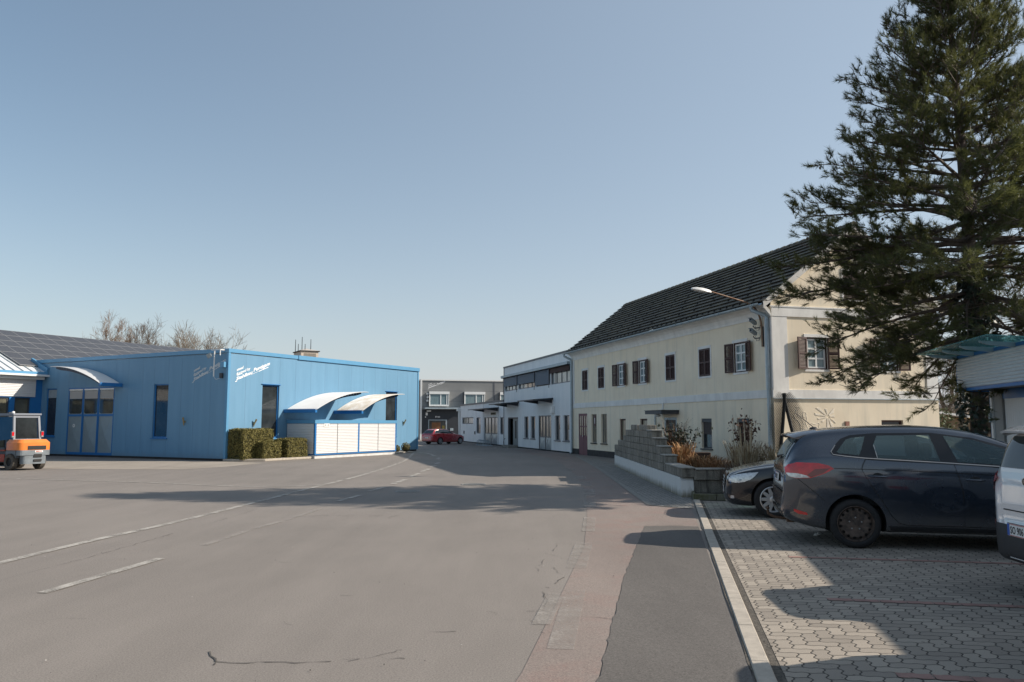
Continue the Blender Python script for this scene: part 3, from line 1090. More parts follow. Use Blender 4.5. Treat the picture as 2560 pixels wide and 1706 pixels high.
for k in range(34):
    x = -0.35 - 0.45 * k
    q0 = 2.3 if k % 9 else 2.2
    a, b = Vector(roof_pt(x, q0, 0.02)), Vector(roof_pt(x, 3.5, 0.02))
    mb.bar(a, b, 0.03, 0.05, 1)
    a, b = Vector(roof_pt(x, 3.75, 0.02)), Vector(roof_pt(x, LS - 0.02, 0.02))
    mb.bar(a, b, 0.03, 0.05, 1)
M['roof_white'] = mat('white_roof_sheet', (0.78, 0.79, 0.79), 0.35, 0.1, var=0.08, scale=1.5)
mb.build('roof', [M['roof_white'], M['zinc']], hall, recalc=False)
mb = MB()
mb.box(XA, -0.02, YE - 0.03, YE + 0.03, ZE - 0.13, ZE + 0.03, 0)
mb.box(XA, -0.0, YE - 0.16, YE - 0.03, ZE - 0.21, ZE - 0.11, 1)
mb.box(XA, -0.1, YE + 0.1, -0.02, ZE - 0.36, ZE - 0.22, 1)
mb.bar(roof_pt(-0.06, 5.4, 0.1), roof_pt(-0.06, LS + 0.02, 0.1), 0.1, 0.28, 2)
mb.build('gutter', [M['blue_trim2'], M['white_plastic'], M['blue_trim2']], hall)
hh = [(-1.36, -0.58, 0.3, 2.93), (-3.0, -1.62, 0.3, 2.93), (-5.0, -3.4, 0.3, 2.93)]
mb = MB()
mb.wall(XA, 0.0, 0.0, ZE - 0.2, hh, 0.0, 0.15)
mb.poly([(XA, 0, 0), (XA, 12.4, 0), (XA, 12.4, 4.2), (XA, YRG, ZRG), (XA, 0, 4.2)])
mb.poly([(XA, 12.4, 0), (XB, 12.4, 0), (XB, 12.4, 4.2), (XA, 12.4, 4.2)])
mb.build('wall', M['blue_dark'], hall, recalc=False)
mb = MB()
mb.box(XA + 0.2, -0.05, 0.25, 3, 0.05, 3.9)
mb.build('interior', M['dark'], hall)
M['glass_yellow'] = mat('workshop_window_glass', (0.12, 0.115, 0.085), 0.08, spec=0.6, var=0.5, scale=0.9)
for h in hh:
    window(hall, I4, *h, M['dark_metal'], M['glass_yellow'], 0.07, nz=2)
slats(I4, XA, -0.36, 2.97, 3.86, -0.03, 0.08, 0.016).build('shutter_box', M['shutter_white'], hall)
# solar panels
n = NT('solar_panel', 0.32, 0.3)
x, y, _ = n.sep(n.tc.outputs['Object'])
gx = n.math('PINGPONG', n.math('MULTIPLY', x, 1 / 0.145), 0.5)
gy = n.math('PINGPONG', n.math('MULTIPLY', y, 1 / 0.145), 0.5)
g = n.math('MINIMUM', gx, gy)
n.color(n.ramp(g, [(0.02, (0.13, 0.13, 0.135)), (0.05, (0.062, 0.062, 0.066))]))
M['solar'] = n.m
M['alu'] = mat('aluminium_frame', (0.36, 0.36, 0.36), 0.5, 0.4)
PW, PH = 0.86, 1.0
ang = math.atan(sl_)
mb = MB()
mb.box(0.012, PW - 0.012, 0.012, PH - 0.012, 0.0, 0.034, 0)
for a, b, c, d in ((0, PW, 0, 0.016), (0, PW, PH - 0.016, PH), (0, 0.016, 0.016, PH - 0.016), (PW - 0.016, PW, 0.016, PH - 0.016)):
    mb.box(a, b, c, d, 0.0, 0.038, 1)
sp0 = mb.build('solar_panel', [M['solar'], M['alu']], hall)
first = True
for c in range(24):
    x = -5.4 + 0.875 * c
    for r_ in range(6):
        if (r_ > 1 and x < -1.2) or (c > 13 and r_ > 2) or (r_ > 4 and c > 9) or (r_ > 1 and c > 18):
            continue
        o = sp0 if first else sp0.copy()
        if not first:
            COL.objects.link(o)
            o.parent = hall
        first = False
        o.matrix_local = Matrix.Translation(roof_pt(x, 0.08 + 1.01 * (r_ + 1), 0.06)) @ Matrix.Rotation(ang, 4, 'X')

# far beige building with aerials behind the workshop
c = Vector((-23.4, 88.0, 0))
far = thing('office_tower', 'beige flat-roofed block with thin aerials showing above the blue roof edge', 'building', c, R(30))
mb = MB()
mb.box(0, 1.95, 0, 3.0, 0, 9.6)
mb.build('wall', mat('beige_render', (0.60, 0.51, 0.42), 0.8, var=0.08), far)
mb = MB()
mb.box(-0.12, 2.1, -0.12, 3.1, 9.6, 9.7, 1)
mb.add([(-0.12, -0.12, 9.7), (2.1, -0.12, 9.7), (2.1, 3.1, 9.7), (-0.12, 3.1, 9.7), (0.9, 1.4, 10.05)], [(0, 1, 4), (1, 2, 4), (2, 3, 4), (3, 0, 4)])
mb.build('roof', [mat('beige_roof', (0.5, 0.46, 0.42), 0.8), M['plinth']], far)
mb = MB()
for k in range(3):
    for j in range(4):
        mb.box(0.35 + 0.47 * k + 0.11 * j, 0.42 + 0.47 * k + 0.11 * j, -0.03, 0.0, 8.0, 9.4)
mb.build('louvre', mat('louvre_beige', (0.33, 0.29, 0.24), 0.8), far)
for x, y, h in ((-0.3 + 0.3, 2.4, 1.35), (0.0, 1.2, 0.75), (0.15, 0.2, 1.45), (0.55, 0.4, 0.7), (1.3, 0.8, 1.3)):
    mb = MB()
    mb.tube([(x, y, 9.65), (x, y, 9.75 + h)], [0.05, 0.035], 5)
    mb.build('aerial', M['dark_metal'], far)
# ------------------------------------------------------------------ old yellow house
n = NT('cream_render', 0.9, 0.2)
P_ = n.tc.outputs['Object']
a_ = n.noise(P_, 0.9, 4)
st_ = n.noise(n.mapping(P_, (2.2, 2.2, 0.22)), 1.6, 5, 0.6)
c_ = n.ramp(a_, [(0.35, (0.81, 0.705, 0.545)), (0.65, (0.87, 0.77, 0.605))])
c_ = n.mix(n.ramp(st_, [(0.50, (0, 0, 0)), (0.72, (0.36,) * 3)]), c_, (0.50, 0.48, 0.40))
n.color(c_)
n.bump(n.noise(P_, 45, 4, 0.7), 0.35, 0.01)
M['cream'] = n.m
M['house_white'] = mat('white_render_trim', (0.76, 0.75, 0.72), 0.85, var=0.12, scale=2.5, stretch=(1, 1, 0.4), bump=0.15, bscale=50)
M['shutter'] = mat('brown_louvre_shutter', (0.055, 0.022, 0.018), 0.6, var=0.15, scale=5)
M['purple'] = mat('plum_painted_door', (0.15, 0.055, 0.072), 0.55, var=0.12, scale=3)
M['grey_frame'] = mat('grey_window_frame', (0.17, 0.165, 0.155), 0.5)

n = NT('weathered_roof_tiles', 0.75, 0.3)
P_ = n.tc.outputs['Object']
x, y, z = n.sep(P_)
fx = n.math('FRACT', n.math('DIVIDE', x, 0.31))
tile = n.t.nodes.new('ShaderNodeTexWhiteNoise')
n.link(n.comb(n.math('FLOOR', n.math('DIVIDE', x, 0.31)), n.math('FLOOR', n.math('DIVIDE', z, 0.192)), 0.0), tile.inputs['Vector'])
f_ = n.math('ADD', n.math('MULTIPLY', tile.outputs['Value'], 0.22), n.math('MULTIPLY', n.noise(P_, 0.8, 5, 0.65), 0.78))
c_ = n.ramp(f_, [(0.28, (0.085, 0.080, 0.068)), (0.5, (0.135, 0.125, 0.100)), (0.75, (0.19, 0.175, 0.125))])
edge = n.math('MINIMUM', fx, n.math('SUBTRACT', 1.0, fx))
c_ = n.mix(n.ramp(edge, [(0.02, (1, 1, 1)), (0.09, (0, 0, 0))]), c_, (0.02, 0.019, 0.018))
n.color(c_)
n.bump(n.math('ADD', n.math('SINE', n.math('MULTIPLY', fx, 2 * PI)), n.math('MULTIPLY', n.noise(P_, 50, 3), 0.5)), 0.5, 0.02)
M['tiles'] = n.m

A0 = Vector((3.3, 43.3, 0))
HRZ = math.atan2(-0.9647, 0.2634)
house = thing('yellow_house', 'old cream-yellow two-storey house with dark tiled gable roof and brown shutters', 'house', A0, HRZ)
HL, HW, HT = 18.8, 6.30, 5.36
TG = Matrix.Translation((HL, 0, 0)) @ Matrix.Rotation(PI / 2, 4, 'Z')
up = [(1.52, 2.34, True), (3.80, 4.60, True), (6.28, 7.06, False), (8.64, 9.42, False), (11.30, 12.12, True), (14.08, 14.92, True), (16.52, 17.34, False)]
UZ0, UZ1 = 3.36, 4.38
lo = [(0.9, 2.18, 0.0, 2.14), (2.78, 3.5, 0.66, 2.09), (4.12, 4.86, 0.66, 2.09), (6.42, 7.12, 0.80, 1.84), (8.68, 9.42, 0.80, 1.83), (11.08, 12.15, 0.0, 1.87), (14.13, 14.88, 0.72, 1.81), (16.58, 17.36, 0.71, 1.80)]
gh = [(1.24, 2.02, 3.36, 4.40), (3.98, 4.76, 3.36, 4.42), (2.74, 3.56, 5.68, 6.62), (3.99, 4.84, 1.30, 1.74)]
ZR_, ZE_, OV = 8.20, 5.43, 0.38
SLP = (ZR_ - ZE_) / (HW / 2 + OV)
mb = MB()
mb.wall(0, HL, 0, HT, [(a, b, UZ0, UZ1) for a, b, _ in up] + lo, 0, 0.16)
mb.M = TG
mb.wall(0, HW, 0, HT, [h for h in gh if h[3] < HT], 0, 0.16)
zt = lambda y: ZR_ - 0.1 - abs(y - HW / 2) * SLP
h = gh[2]
for a, b in ((0.0, h[0]), (h[0], h[1]), (h[1], HW)):
    ys = sorted({a, b, *([HW / 2] if a < HW / 2 < b else [])})
    top = [(q, 0, zt(q)) for q in ys[::-1]]
    if a == h[0]:
        mb.poly([(a, 0, HT), (b, 0, HT), (b, 0, h[2]), (a, 0, h[2])])
        mb.poly([(a, 0, h[3]), (b, 0, h[3])] + top)
    else:
        mb.poly([(a, 0, HT), (b, 0, HT)] + top)
mb.M = I4
mb.poly([(0, 0, 0), (0, HW, 0), (0, HW, HT), (0, HW / 2, ZR_ - 0.1), (0, 0, HT)])
mb.poly([(0, HW, 0), (HL, HW, 0), (HL, HW, HT), (0, HW, HT)])
mb.build('wall', M['cream'], house, recalc=False)
mb = MB()
mb.box(0.3, HL - 0.3, 0.3, HW - 0.3, 0.0, HT - 0.05)
mb.build('interior', M['dark'], house)
# roof: rows of tiles as overlapping courses
mb = MB()
rows = 15
for side in (0, 1):
    for k in range(rows):
        t0, t1 = k / rows, (k + 1) / rows
        def pt(t, lift):
            y = (HW / 2) + (-1 if side == 0 else 1) * (HW / 2 + OV) * t
            return y, ZR_ + (ZE_ - ZR_) * t + lift
        y0, z0 = pt(t0 - (0.45 / rows if k else 0), 0.004 if k else 0.03)
        y1, z1 = pt(t1, 0.095)
        y2, z2 = pt(t1 - 0.38 / rows, 0.012)
        mb.add([(-0.12, y0, z0), (HL + 0.16, y0, z0), (HL + 0.16, y1, z1), (-0.12, y1, z1)], [(0, 1, 2, 3)])
        mb.add([(-0.12, y1, z1), (HL + 0.16, y1, z1), (HL + 0.16, y2, z2), (-0.12, y2, z2)], [(0, 1, 2, 3)])
        mb.add([(HL + 0.16, y0, z0 - 0.03), (HL + 0.16, y0, z0), (HL + 0.16, y1, z1), (HL + 0.16, y1, z1 - 0.06)], [(0, 1, 2, 3)])
for a in range(0, 48):
    x = -0.12 + a * 0.4
    mb.tube([(x, HW / 2, ZR_ - 0.02), (min(x + 0.42, HL + 0.16), HW / 2, ZR_ + 0.0)], [0.10, 0.115], 8)
for row, dx in ((14.5, 0.42), (12.5, 1.26), (10.5, 1.26), (8.5, 1.26), (6.5, 1.26), (4.5, 1.26)):
    k = 0
    while dx * k < HL - 0.3:
        x = 0.2 + dx * k + (0.6 if int(row) % 4 == 0 else 0)
        t = row / rows
        y = HW / 2 - (HW / 2 + OV) * t
        z = ZR_ + (ZE_ - ZR_) * t + 0.03
        mb.box(x, x + 0.03, y - 0.05, y + 0.02, z - 0.01, z + 0.09, 1)
        k += 1
roof = mb.build('roof', [M['tiles'], M['black']], house, recalc=False)
# soffit cove, gutter, bargeboard
mb = MB()
pr_ = [(-0.02, 5.02), (-0.035, 5.12), (-0.08, 5.24), (-0.17, 5.33), (-0.30, 5.385), (-0.36, 5.39)]
vs = [(xx, a, b) for xx in (-0.05, HL + 0.05) for a, b in pr_]
mb.add(vs, [(k, 6 + k, 7 + k, k + 1) for k in range(5)])
mb.add(vs[6:], [(0, 1, 2, 3, 4, 5)])
mb.box(-0.03, 0.33, -0.025, 0.0, 2.72, 5.0)
mb.box(-0.02, HL + 0.03, -0.03, 0.0, 2.44, 2.70)
mb.box(18.42, HL + 0.02, -0.022, 0.0, 2.72, 5.0)
mb.build('white_trim', M['house_white'], house, recalc=False)
mb = MB(TG)
mb.box(0.0, 0.56, -0.024, 0, 2.70, 5.04)
mb.box(5.86, HW, -0.024, 0, 2.70, 5.04)
mb.box(0.0, HW, -0.03, 0, 2.43, 2.70)
mb.box(0.0, HW, -0.035, 0, 5.04, 5.34)
mb.box(-0.05, HW + 0.05, -0.05, 0, 5.34, 5.38)
mb.build('gable_trim', M['house_white'], house)
mb = MB(TG)
mb.box(-0.01, HW + 0.01, -0.046, 0, 2.405, 2.428)
mb.build('belt_ledge', M['zinc'], house)
M['barge'] = mat('pale_painted_bargeboard', (0.62, 0.60, 0.56), 0.7, var=0.08)
mb = MB(TG)
for s in (-1, 1):
    e = HW / 2 + s * (HW / 2 + OV)
    mb.add([(q, y, z) for y in (-0.19, -0.16) for q, z in ((e, ZE_ - 0.17), (HW / 2, ZR_ - 0.19), (HW / 2, ZR_ + 0.03), (e, ZE_ + 0.05))], [(0, 1, 2, 3), (7, 6, 5, 4), (0, 4, 5, 1), (3, 2, 6, 7), (0, 3, 7, 4)])
    mb.add([(e, -0.16, ZE_ - 0.14), (HW / 2, -0.16, ZR_ - 0.16), (HW / 2, 0.0, ZR_ - 0.16), (e, 0.0, ZE_ - 0.14)], [(0, 1, 2, 3)])
mb.build('bargeboard', M['barge'], house)
mb = MB()
gp = [(-0.47 + 0.075 * math.cos(R(a)), 5.43 + 0.075 * math.sin(R(a))) for a in range(180, 361, 30)]
vs = [(xx, a, b) for xx in (-0.15, HL + 0.12) for a, b in gp]
mb.add(vs, [(k, 7 + k, 8 + k, k + 1) for k in range(6)])
for k in range(18):
    x = 0.3 + k * 1.08
    mb.box(x, x + 0.02, -0.56, -0.37, 5.42, 5.44)
    mb.box(x, x + 0.02, -0.56, -0.545, 5.36, 5.44)
g_ = mb.build('gutter', M['zinc'], house, recalc=False)
g_.modifiers.new('sheet', 'SOLIDIFY').thickness = 0.006
mb = MB()
mb.tube([(18.42, -0.47, 5.38), (18.42, -0.46, 5.26), (18.66, -0.13, 5.08), (18.70, -0.10, 5.0), (18.70, -0.10, 2.6), (18.70, -0.10, 0.0)], 0.062, 12)
for z in (4.6, 3.4, 2.2, 1.0):
    mb.tube([(18.70, -0.10, z), (18.70, -0.10, z + 0.05)], 0.07, 12)
mb.build('downpipe', M['zinc'], house, smooth=True, angle=50)
mb = MB()
mb.tube([(-0.05, -0.47, 5.38), (-0.05, -0.46, 5.26), (0.06, -0.13, 5.08), (0.06, -0.10, 5.0), (0.06, -0.10, 0.1), (0.02, -0.2, 0.03)], 0.06, 10)
mb.build('downpipe', M['zinc'], house, smooth=True, angle=50)
mb = MB()
mb.box(0.0, 0.9, -0.02, 0, 0.0, 0.30)
mb.box(2.18, 7.5, -0.02, 0, 0.0, 0.30)
mb.build('plinth', M['plinth'], house)


def shutter_leaf(P, T, x0, x1, z0, z1, y, m):
    mb = MB(T)
    mb.box(x0, x0 + 0.05, y - 0.02, y + 0.02, z0, z1)
    mb.box(x1 - 0.05, x1, y - 0.02, y + 0.02, z0, z1)
    for z in (z0, (z0 + z1) / 2 - 0.03, z1 - 0.06):
        mb.box(x0 + 0.05, x1 - 0.05, y - 0.02, y + 0.02, z, z + 0.06)
    k = z0 + 0.07
    while k < z1 - 0.08:
        mb.add([(x0 + 0.05, y - 0.014, k), (x1 - 0.05, y - 0.014, k), (x1 - 0.05, y + 0.012, k + 0.035), (x0 + 0.05, y + 0.012, k + 0.035)], [(0, 1, 2, 3)])
        k += 0.042
    return mb.build('shutter', m, P)


def house_window(T, a, b, closed, z0=UZ0, z1=UZ1):
    mb = MB(T)
    for q in ((a - 0.07, b + 0.07, z1, z1 + 0.10), (a - 0.07, b + 0.07, z0 - 0.07, z0), (a - 0.07, a, z0, z1), (b, b + 0.07, z0, z1)):
        mb.box(q[0], q[1], -0.022, 0.0, q[2], q[3])
    if closed:
        w = mb.build('window', M['house_white'], house)
        m_ = (a + b) / 2
        shutter_leaf(w, T, a + 0.01, m_ - 0.004, z0 + 0.01, z1 - 0.01, 0.0, M['shutter'])
        shutter_leaf(w, T, m_ + 0.004, b - 0.01, z0 + 0.01, z1 - 0.01, 0.0, M['shutter'])
    else:
        w = window(house, T, a + 0.05, b - 0.05, z0 + 0.04, z1 - 0.05, M['white_frame'], M['glass_curtain'], 0.05, nx=2, nz=3, y=0.06, bars=0.055)
        mb.build('surround', M['house_white'], w)
        mb = MB(T)
        for q in ((a, b, z1 - 0.05, z1), (a, b, z0, z0 + 0.04), (a, a + 0.05, z0 + 0.04, z1 - 0.05), (b - 0.05, b, z0 + 0.04, z1 - 0.05)):
            mb.box(q[0], q[1], 0.01, 0.09, q[2], q[3])
        mb.build('outer_frame', M['shutter'], w)
        hw = (b - a) / 2
        for s, xx in ((-1, a), (1, b)):
            Ts = T @ Matrix.Translation((xx, -0.02, 0)) @ Matrix.Rotation(R(-s * 12), 4, 'Z')
            shutter_leaf(w, Ts, min(0, s * hw), max(0, s * hw), z0 + 0.01, z1 - 0.01, -0.02, M['shutter'])
    return w


for a, b, cl in up:
    house_window(I4, a, b, cl)
house_window(TG, *gh[0][:2], False, *gh[0][2:])
house_window(TG, *gh[1][:2], False, *gh[1][2:])
house_window(TG, *gh[2][:2], True, *gh[2][2:])
w = window(house, TG, *gh[3], M['shutter'], M['glass'], 0.06, y=0.1)
# plum door
d = lo[0]
mb = MB()
mb.box(d[0], d[1], 0.03, 0.09, 0.0, d[3])
mid = (d[0] + d[1]) / 2
mb.box(d[0], d[1], 0.0, 0.03, d[3] - 0.12, d[3])
mb.box(mid - 0.05, mid + 0.05, 0.0, 0.03, 0.0, d[3] - 0.12)
mb.box(d[0], d[0] + 0.07, 0.0, 0.03, 0.0, d[3] - 0.12)
mb.box(d[1] - 0.07, d[1], 0.0, 0.03, 0.0, d[3] - 0.12)
for a, b in ((d[0] + 0.07, mid - 0.05), (mid + 0.05, d[1] - 0.07)):
    mb.box(a, b, 0.005, 0.03, 0.0, 1.0)
    mb.box(a, b, 0.005, 0.03, 1.44, 1.5)
    c = (a + b) / 2
    mb.box(c - 0.025, c + 0.025, 0.005, 0.03, 1.0, 1.44)
    mb.box(c - 0.025, c + 0.025, 0.005, 0.03, 1.5, 2.02)
door = mb.build('door', M['purple'], house)
for a, b in ((d[0] + 0.075, mid - 0.055), (mid + 0.055, d[1] - 0.075)):
    mb = MB()
    mb.box(a, b, 0.024, 0.028, 1.005, 2.015)
    mb.build('pane', M['glass_warm'], door)
mb = MB()
mb.box(mid - 0.02, mid + 0.02, -0.035, 0.0, 0.92, 1.02)
mb.build('handle', M['steel'], door)
for k in (1, 2):
    window(house, I4, *lo[k], M['grey_frame'], M['glass_warm'], 0.045, nx=3, nz=2, y=0.11, sill=M['plinth'])
mb = MB()
mb.box(2.96, 3.12, 0.08, 0.085, 1.50, 2.02)
mb.box(3.0, 3.08, 0.077, 0.08, 1.62, 1.9, 1)
mb.build('window_sticker', [M['purple'], M['white_plastic']], house)
for k in (3, 4):
    window(house, I4, *lo[k], M['shutter'], M['glass_warm'], 0.07, y=0.1, sill=M['plinth'])
for k in (6, 7):
    w = window(house, I4, *lo[k], M['dark_metal'], M['glass'], 0.05, y=0.11, sill=M['dark_metal'])
    a, b, z0, z1 = lo[k]
    mb = MB()
    mb.box(a + 0.002, b - 0.002, 0.02, 0.1, z1 - 0.13, z1 - 0.003)
    mb.build('shutter_box', M['dark_metal'], w)
    if k == 6:
        slats(I4, a + 0.05, b - 0.05, z1 - 0.58, z1 - 0.135, 0.07, 0.04, 0.006).build('roller_blind', mat('brown_roller_blind', (0.05, 0.035, 0.032), 0.6), w)
# side door with canopy
a, b, z0, z1 = lo[5]
mb = MB()
mb.box(a, a + 0.09, 0.0, 0.1, 0, z1)
mb.box(b - 0.09, b, 0.0, 0.1, 0, z1)
mb.box(a + 0.09, b - 0.09, 0.0, 0.1, z1 - 0.1, z1)
mb.box(a + 0.09, b - 0.09, 0.05, 0.1, 0, z1 - 0.1, 1)
mb.build('door', [M['zinc'], mat('dark_brown_door', (0.03, 0.022, 0.02), 0.5)], house)
mb = MB()
mb.box(10.85, 12.37, -0.76, -0.002, 2.0, 2.14)
mb.box(10.82, 12.40, -0.79, -0.002, 2.14, 2.155)
mb.build('canopy', M['dark_metal'], house, bevel=0.005)
mb = MB()
mb.lathe([(0.02, 0), (0.10, -0.015), (0.14, -0.06), (0.10, -0.1), (0.0, -0.115)], 16, M=Matrix.Translation((11.6, -0.55, 1.998)))
mb.build('ceiling_lamp', M['white_plastic'], house, smooth=True)
mb = MB()
mb.tube([(10.3, -0.05, 0.0), (10.3, -0.05, 2.0)], 0.03, 8)
mb.build('drain_pipe', M['zinc'], house)
mb = MB()
mb.box(11.0, 11.05, -0.06, -0.002, 2.22, 2.48)
mb.box(10.97, 11.08, -0.1, -0.002, 2.2, 2.23)
mb.build('wall_light', M['white_plastic'], house)
# relief on the gable
mb = MB(TG)
cx, cz = 1.95, 1.86
for pts in ([(1.52, 2.13), (1.64, 2.14), (1.9, 1.92), (1.9, 1.88)], [(1.47, 1.97), (1.5, 1.90), (1.88, 1.855), (1.88, 1.88)], [(1.57, 1.80), (1.61, 1.76), (1.89, 1.82), (1.89, 1.845)], [(1.70, 1.70), (1.77, 1.68), (1.91, 1.79), (1.895, 1.81)],
            [(1.9, 1.48), (2.0, 1.46), (1.96, 1.8), (1.93, 1.8)], [(2.08, 1.5), (2.2, 1.46), (2.02, 1.79), (1.97, 1.8)], [(2.2, 1.72), (2.24, 1.64), (2.02, 1.81), (2.0, 1.83)], [(2.2, 1.92), (2.22, 1.84), (2.02, 1.85), (2.01, 1.87)], [(2.18, 2.12), (2.2, 1.98), (2.01, 1.89), (1.98, 1.91)], [(1.86, 2.1), (1.93, 2.1), (1.96, 1.93), (1.93, 1.92)]):
    mb.prism(pts, -0.009, 0.0, 'y')
def line(pts, w):
    mb.tube([(p[0], 0.004, p[1]) for p in pts], w * 0.85, 6)
line([(0.80, 2.15), (0.88, 2.17), (0.92, 2.10), (0.84, 2.08), (0.80, 2.15)], 0.014)
line([(0.82, 2.08), (0.78, 1.98), (0.72, 1.90), (0.74, 1.78), (0.86, 1.72), (0.93, 1.6), (0.95, 1.38)], 0.016)
line([(0.88, 2.08), (0.86, 1.98), (0.84, 1.86), (0.96, 1.80), (1.02, 1.72)], 0.012)
line([(1.03, 1.93), (1.06, 1.99), (1.13, 1.99), (1.17, 1.92), (1.14, 1.84), (1.08, 1.82), (1.04, 1.86), (1.03, 1.93)], 0.014)
line([(1.16, 1.9), (1.18, 1.76), (1.12, 1.66), (1.2, 1.5), (1.18, 1.36)], 0.014)
line([(1.02, 1.72), (1.05, 1.6), (1.0, 1.48), (1.06, 1.36)], 0.012)
line([(1.2, 1.62), (1.35, 1.64), (1.5, 1.6), (1.58, 1.66), (1.64, 1.62), (1.6, 1.5)], 0.014)
line([(1.25, 1.56), (1.36, 1.5), (1.5, 1.54), (1.62, 1.42)], 0.012)
line([(0.97, 1.58), (1.04, 1.54), (0.98, 1.5), (1.05, 1.46), (0.98, 1.42)], 0.008)
mb.build('relief', mat('pale_relief', (0.86, 0.78, 0.65), 0.85, var=0.15, scale=8), house, recalc=True)
mb = MB(TG)
mb.box(2.58, 2.74, -0.03, -0.001, 1.53, 1.70)
mb.box(2.605, 2.715, -0.034, -0.03, 1.555, 1.675, 1)
mb.build('meter_box', [mat('brown_box', (0.22, 0.12, 0.08), 0.6), mat('red_brown_plate', (0.32, 0.15, 0.11), 0.6)], house)

# street lamp bracketed to the corner of the house
lamp = thing('street_lamp', 'rusty curved-arm street lamp bracketed to the corner of the yellow house', 'street lamp', A0, HRZ)
mb = MB()
arm = [Vector((18.35, -q[0], q[1])) for q in ((0.05, 4.1), (0.05, 4.45), (0.06, 4.75), (0.12, 5.05), (0.27, 5.32), (0.52, 5.49), (0.95, 5.60), (1.45, 5.72), (1.92, 5.83))]
mb.tube(smooth_path(arm, 4), [0.036 - 0.0004 * k for k in range(33)], 8)
mb.build('arm', mat('rusty_steel', (0.30, 0.22, 0.16), 0.7, 0.3, var=0.4, scale=6, col2=(0.20, 0.085, 0.04)), lamp, smooth=True)
mb = MB(Matrix.Translation((18.35, -1.85, 5.81)) @ Matrix.Rotation(R(-8), 4, 'X'))
pl = []
for k, (yy, w, t, b) in enumerate(((0.0, 0.03, 0.03, -0.03), (-0.08, 0.07, 0.06, -0.035), (-0.3, 0.13, 0.075, -0.045), (-0.5, 0.12, 0.06, -0.045), (-0.68, 0.05, 0.015, -0.035))):
    pl += [(-w, yy, b), (-w * 0.8, yy, t * 0.6), (0, yy, t), (w * 0.8, yy, t * 0.6), (w, yy, b), (0, yy, b - 0.012)]
mb.add(pl, [(6 * k + i, 6 * k + (i + 1) % 6, 6 * k + 6 + (i + 1) % 6, 6 * k + 6 + i) for k in range(4) for i in range(6)] + [tuple(range(6)), tuple(range(24, 30))])
mb.build('lamp_head', M['white_plastic'], lamp, smooth=True, angle=60)
mb = MB()
mb.box(18.31, 18.39, -0.05, -0.002, 4.1, 4.75)
mb.build('wall_plate', M['dark_metal'], lamp)
for z, lab in ((4.80, 'upper of the two grey security cameras below the curved lamp arm'), (4.46, 'lower of the two grey security cameras below the curved lamp arm')):
    c_ = thing('security_camera', lab, 'camera', A0 + Matrix.Rotation(HRZ, 3, 'Z') @ Vector((18.1, -0.12, z)), HRZ, 'security cameras on the house corner')
    mb = MB(Matrix.Rotation(R(32), 4, 'Z') @ Matrix.Rotation(R(-16), 4, 'X') @ Matrix.Translation((0, -0.2, 0.06)))
    mb.box(-0.05, 0.05, -0.2, 0.18, -0.045, 0.045)
    mb.box(-0.065, 0.065, -0.25, 0.16, 0.046, 0.058)
    mb.build('housing', M['zinc'], c_, bevel=0.01)
    mb = MB(Matrix.Rotation(R(32), 4, 'Z') @ Matrix.Rotation(R(-16), 4, 'X') @ Matrix.Translation((0, -0.2, 0.06)))
    mb.box(-0.035, 0.035, -0.206, -0.201, -0.03, 0.03)
    mb.build('lens', M['black'], c_)
    mb = MB()
    mb.tube([(0, -0.1, -0.0), (0.02, -0.05, -0.08), (0.08, 0.1, -0.06)], 0.02, 6)
    mb.tube([(0, -0.02, 0.0), (0.03, 0.0, -0.16), (0.1, 0.05, -0.15), (0.12, 0.1, 0.02)], 0.008, 5)
    mb.build('bracket', M['dark_metal'], c_)

# ------------------------------------------------------------------ white workshops
n = NT('pale_ribbed_cladding', 0.55, 0.4)
x, y, z = n.sep(n.tc.outputs['Object'])
rib = n.math('PINGPONG', n.math('MULTIPLY', x, 1 / 0.22), 0.5)
n.color(n.mix(n.ramp(rib, [(0.03, (1, 1, 1)), (0.1, (0, 0, 0))]), n.ramp(n.noise(n.mapping(n.tc.outputs['Object'], (1, 1, 0.3)), 1.3, 4), [(0.35, (0.70, 0.72, 0.73)), (0.65, (0.79, 0.80, 0.80))]), (0.58, 0.60, 0.62)))
M['ribbed'] = n.m
M['white_panel'] = mat('white_wall_panel', (0.80, 0.81, 0.82), 0.6, var=0.08, scale=1.2, stretch=(1, 1, 0.3))
M['trim_grey'] = mat('dark_grey_trim', (0.10, 0.105, 0.12), 0.5)
tall = thing('tall_workshop', 'tall pale grey workshop with a ribbon of upper windows beside the yellow house', 'building', A0, HRZ)
TD = 8.0
th = [(-13.6, -10.98, 0.0, 2.05), (-9.5, -8.52, 0.67, 2.07), (-8.0, -7.04, 0.67, 2.07), (-6.3, -3.8, 0.0, 2.1), (-3.13, -2.14, 0.66, 2.08), (-1.6, -0.58, 0.66, 2.08)]
bandz = (3.90, 4.86)
bh = [(-14.5, -11.05, *bandz), (-10.9, -7.0, *bandz), (-6.85, -4.0, *bandz), (-3.85, -0.35, *bandz)]
mb = MB()
mb.wall(-14.68, -0.08, 0.08, 5.58, [(a, b, max(c, 0.08), d) for a, b, c, d in th] + bh, 0.0, 0.18)
mb.poly([(-14.68, 0, 0.08), (-14.68, TD, 0.08), (-14.68, TD, 5.58), (-14.68, 0, 5.58)])
mb.poly([(-0.08, 0, 0.08), (-0.08, TD, 0.08), (-0.08, TD, 5.58), (-0.08, 0, 5.58)])
mb.poly([(-14.68, TD, 0.08), (-0.08, TD, 0.08), (-0.08, TD, 5.58), (-14.68, TD, 5.58)])
mb.build('wall', M['ribbed'], tall, recalc=False)
mb = MB()
mb.box(-14.5, -0.2, 0.4, TD - 0.2, 0.0, 5.5)
mb.box(-14.66, -0.1, 0.03, 0.4, 0.0, 0.08)
mb.build('interior', M['dark'], tall)
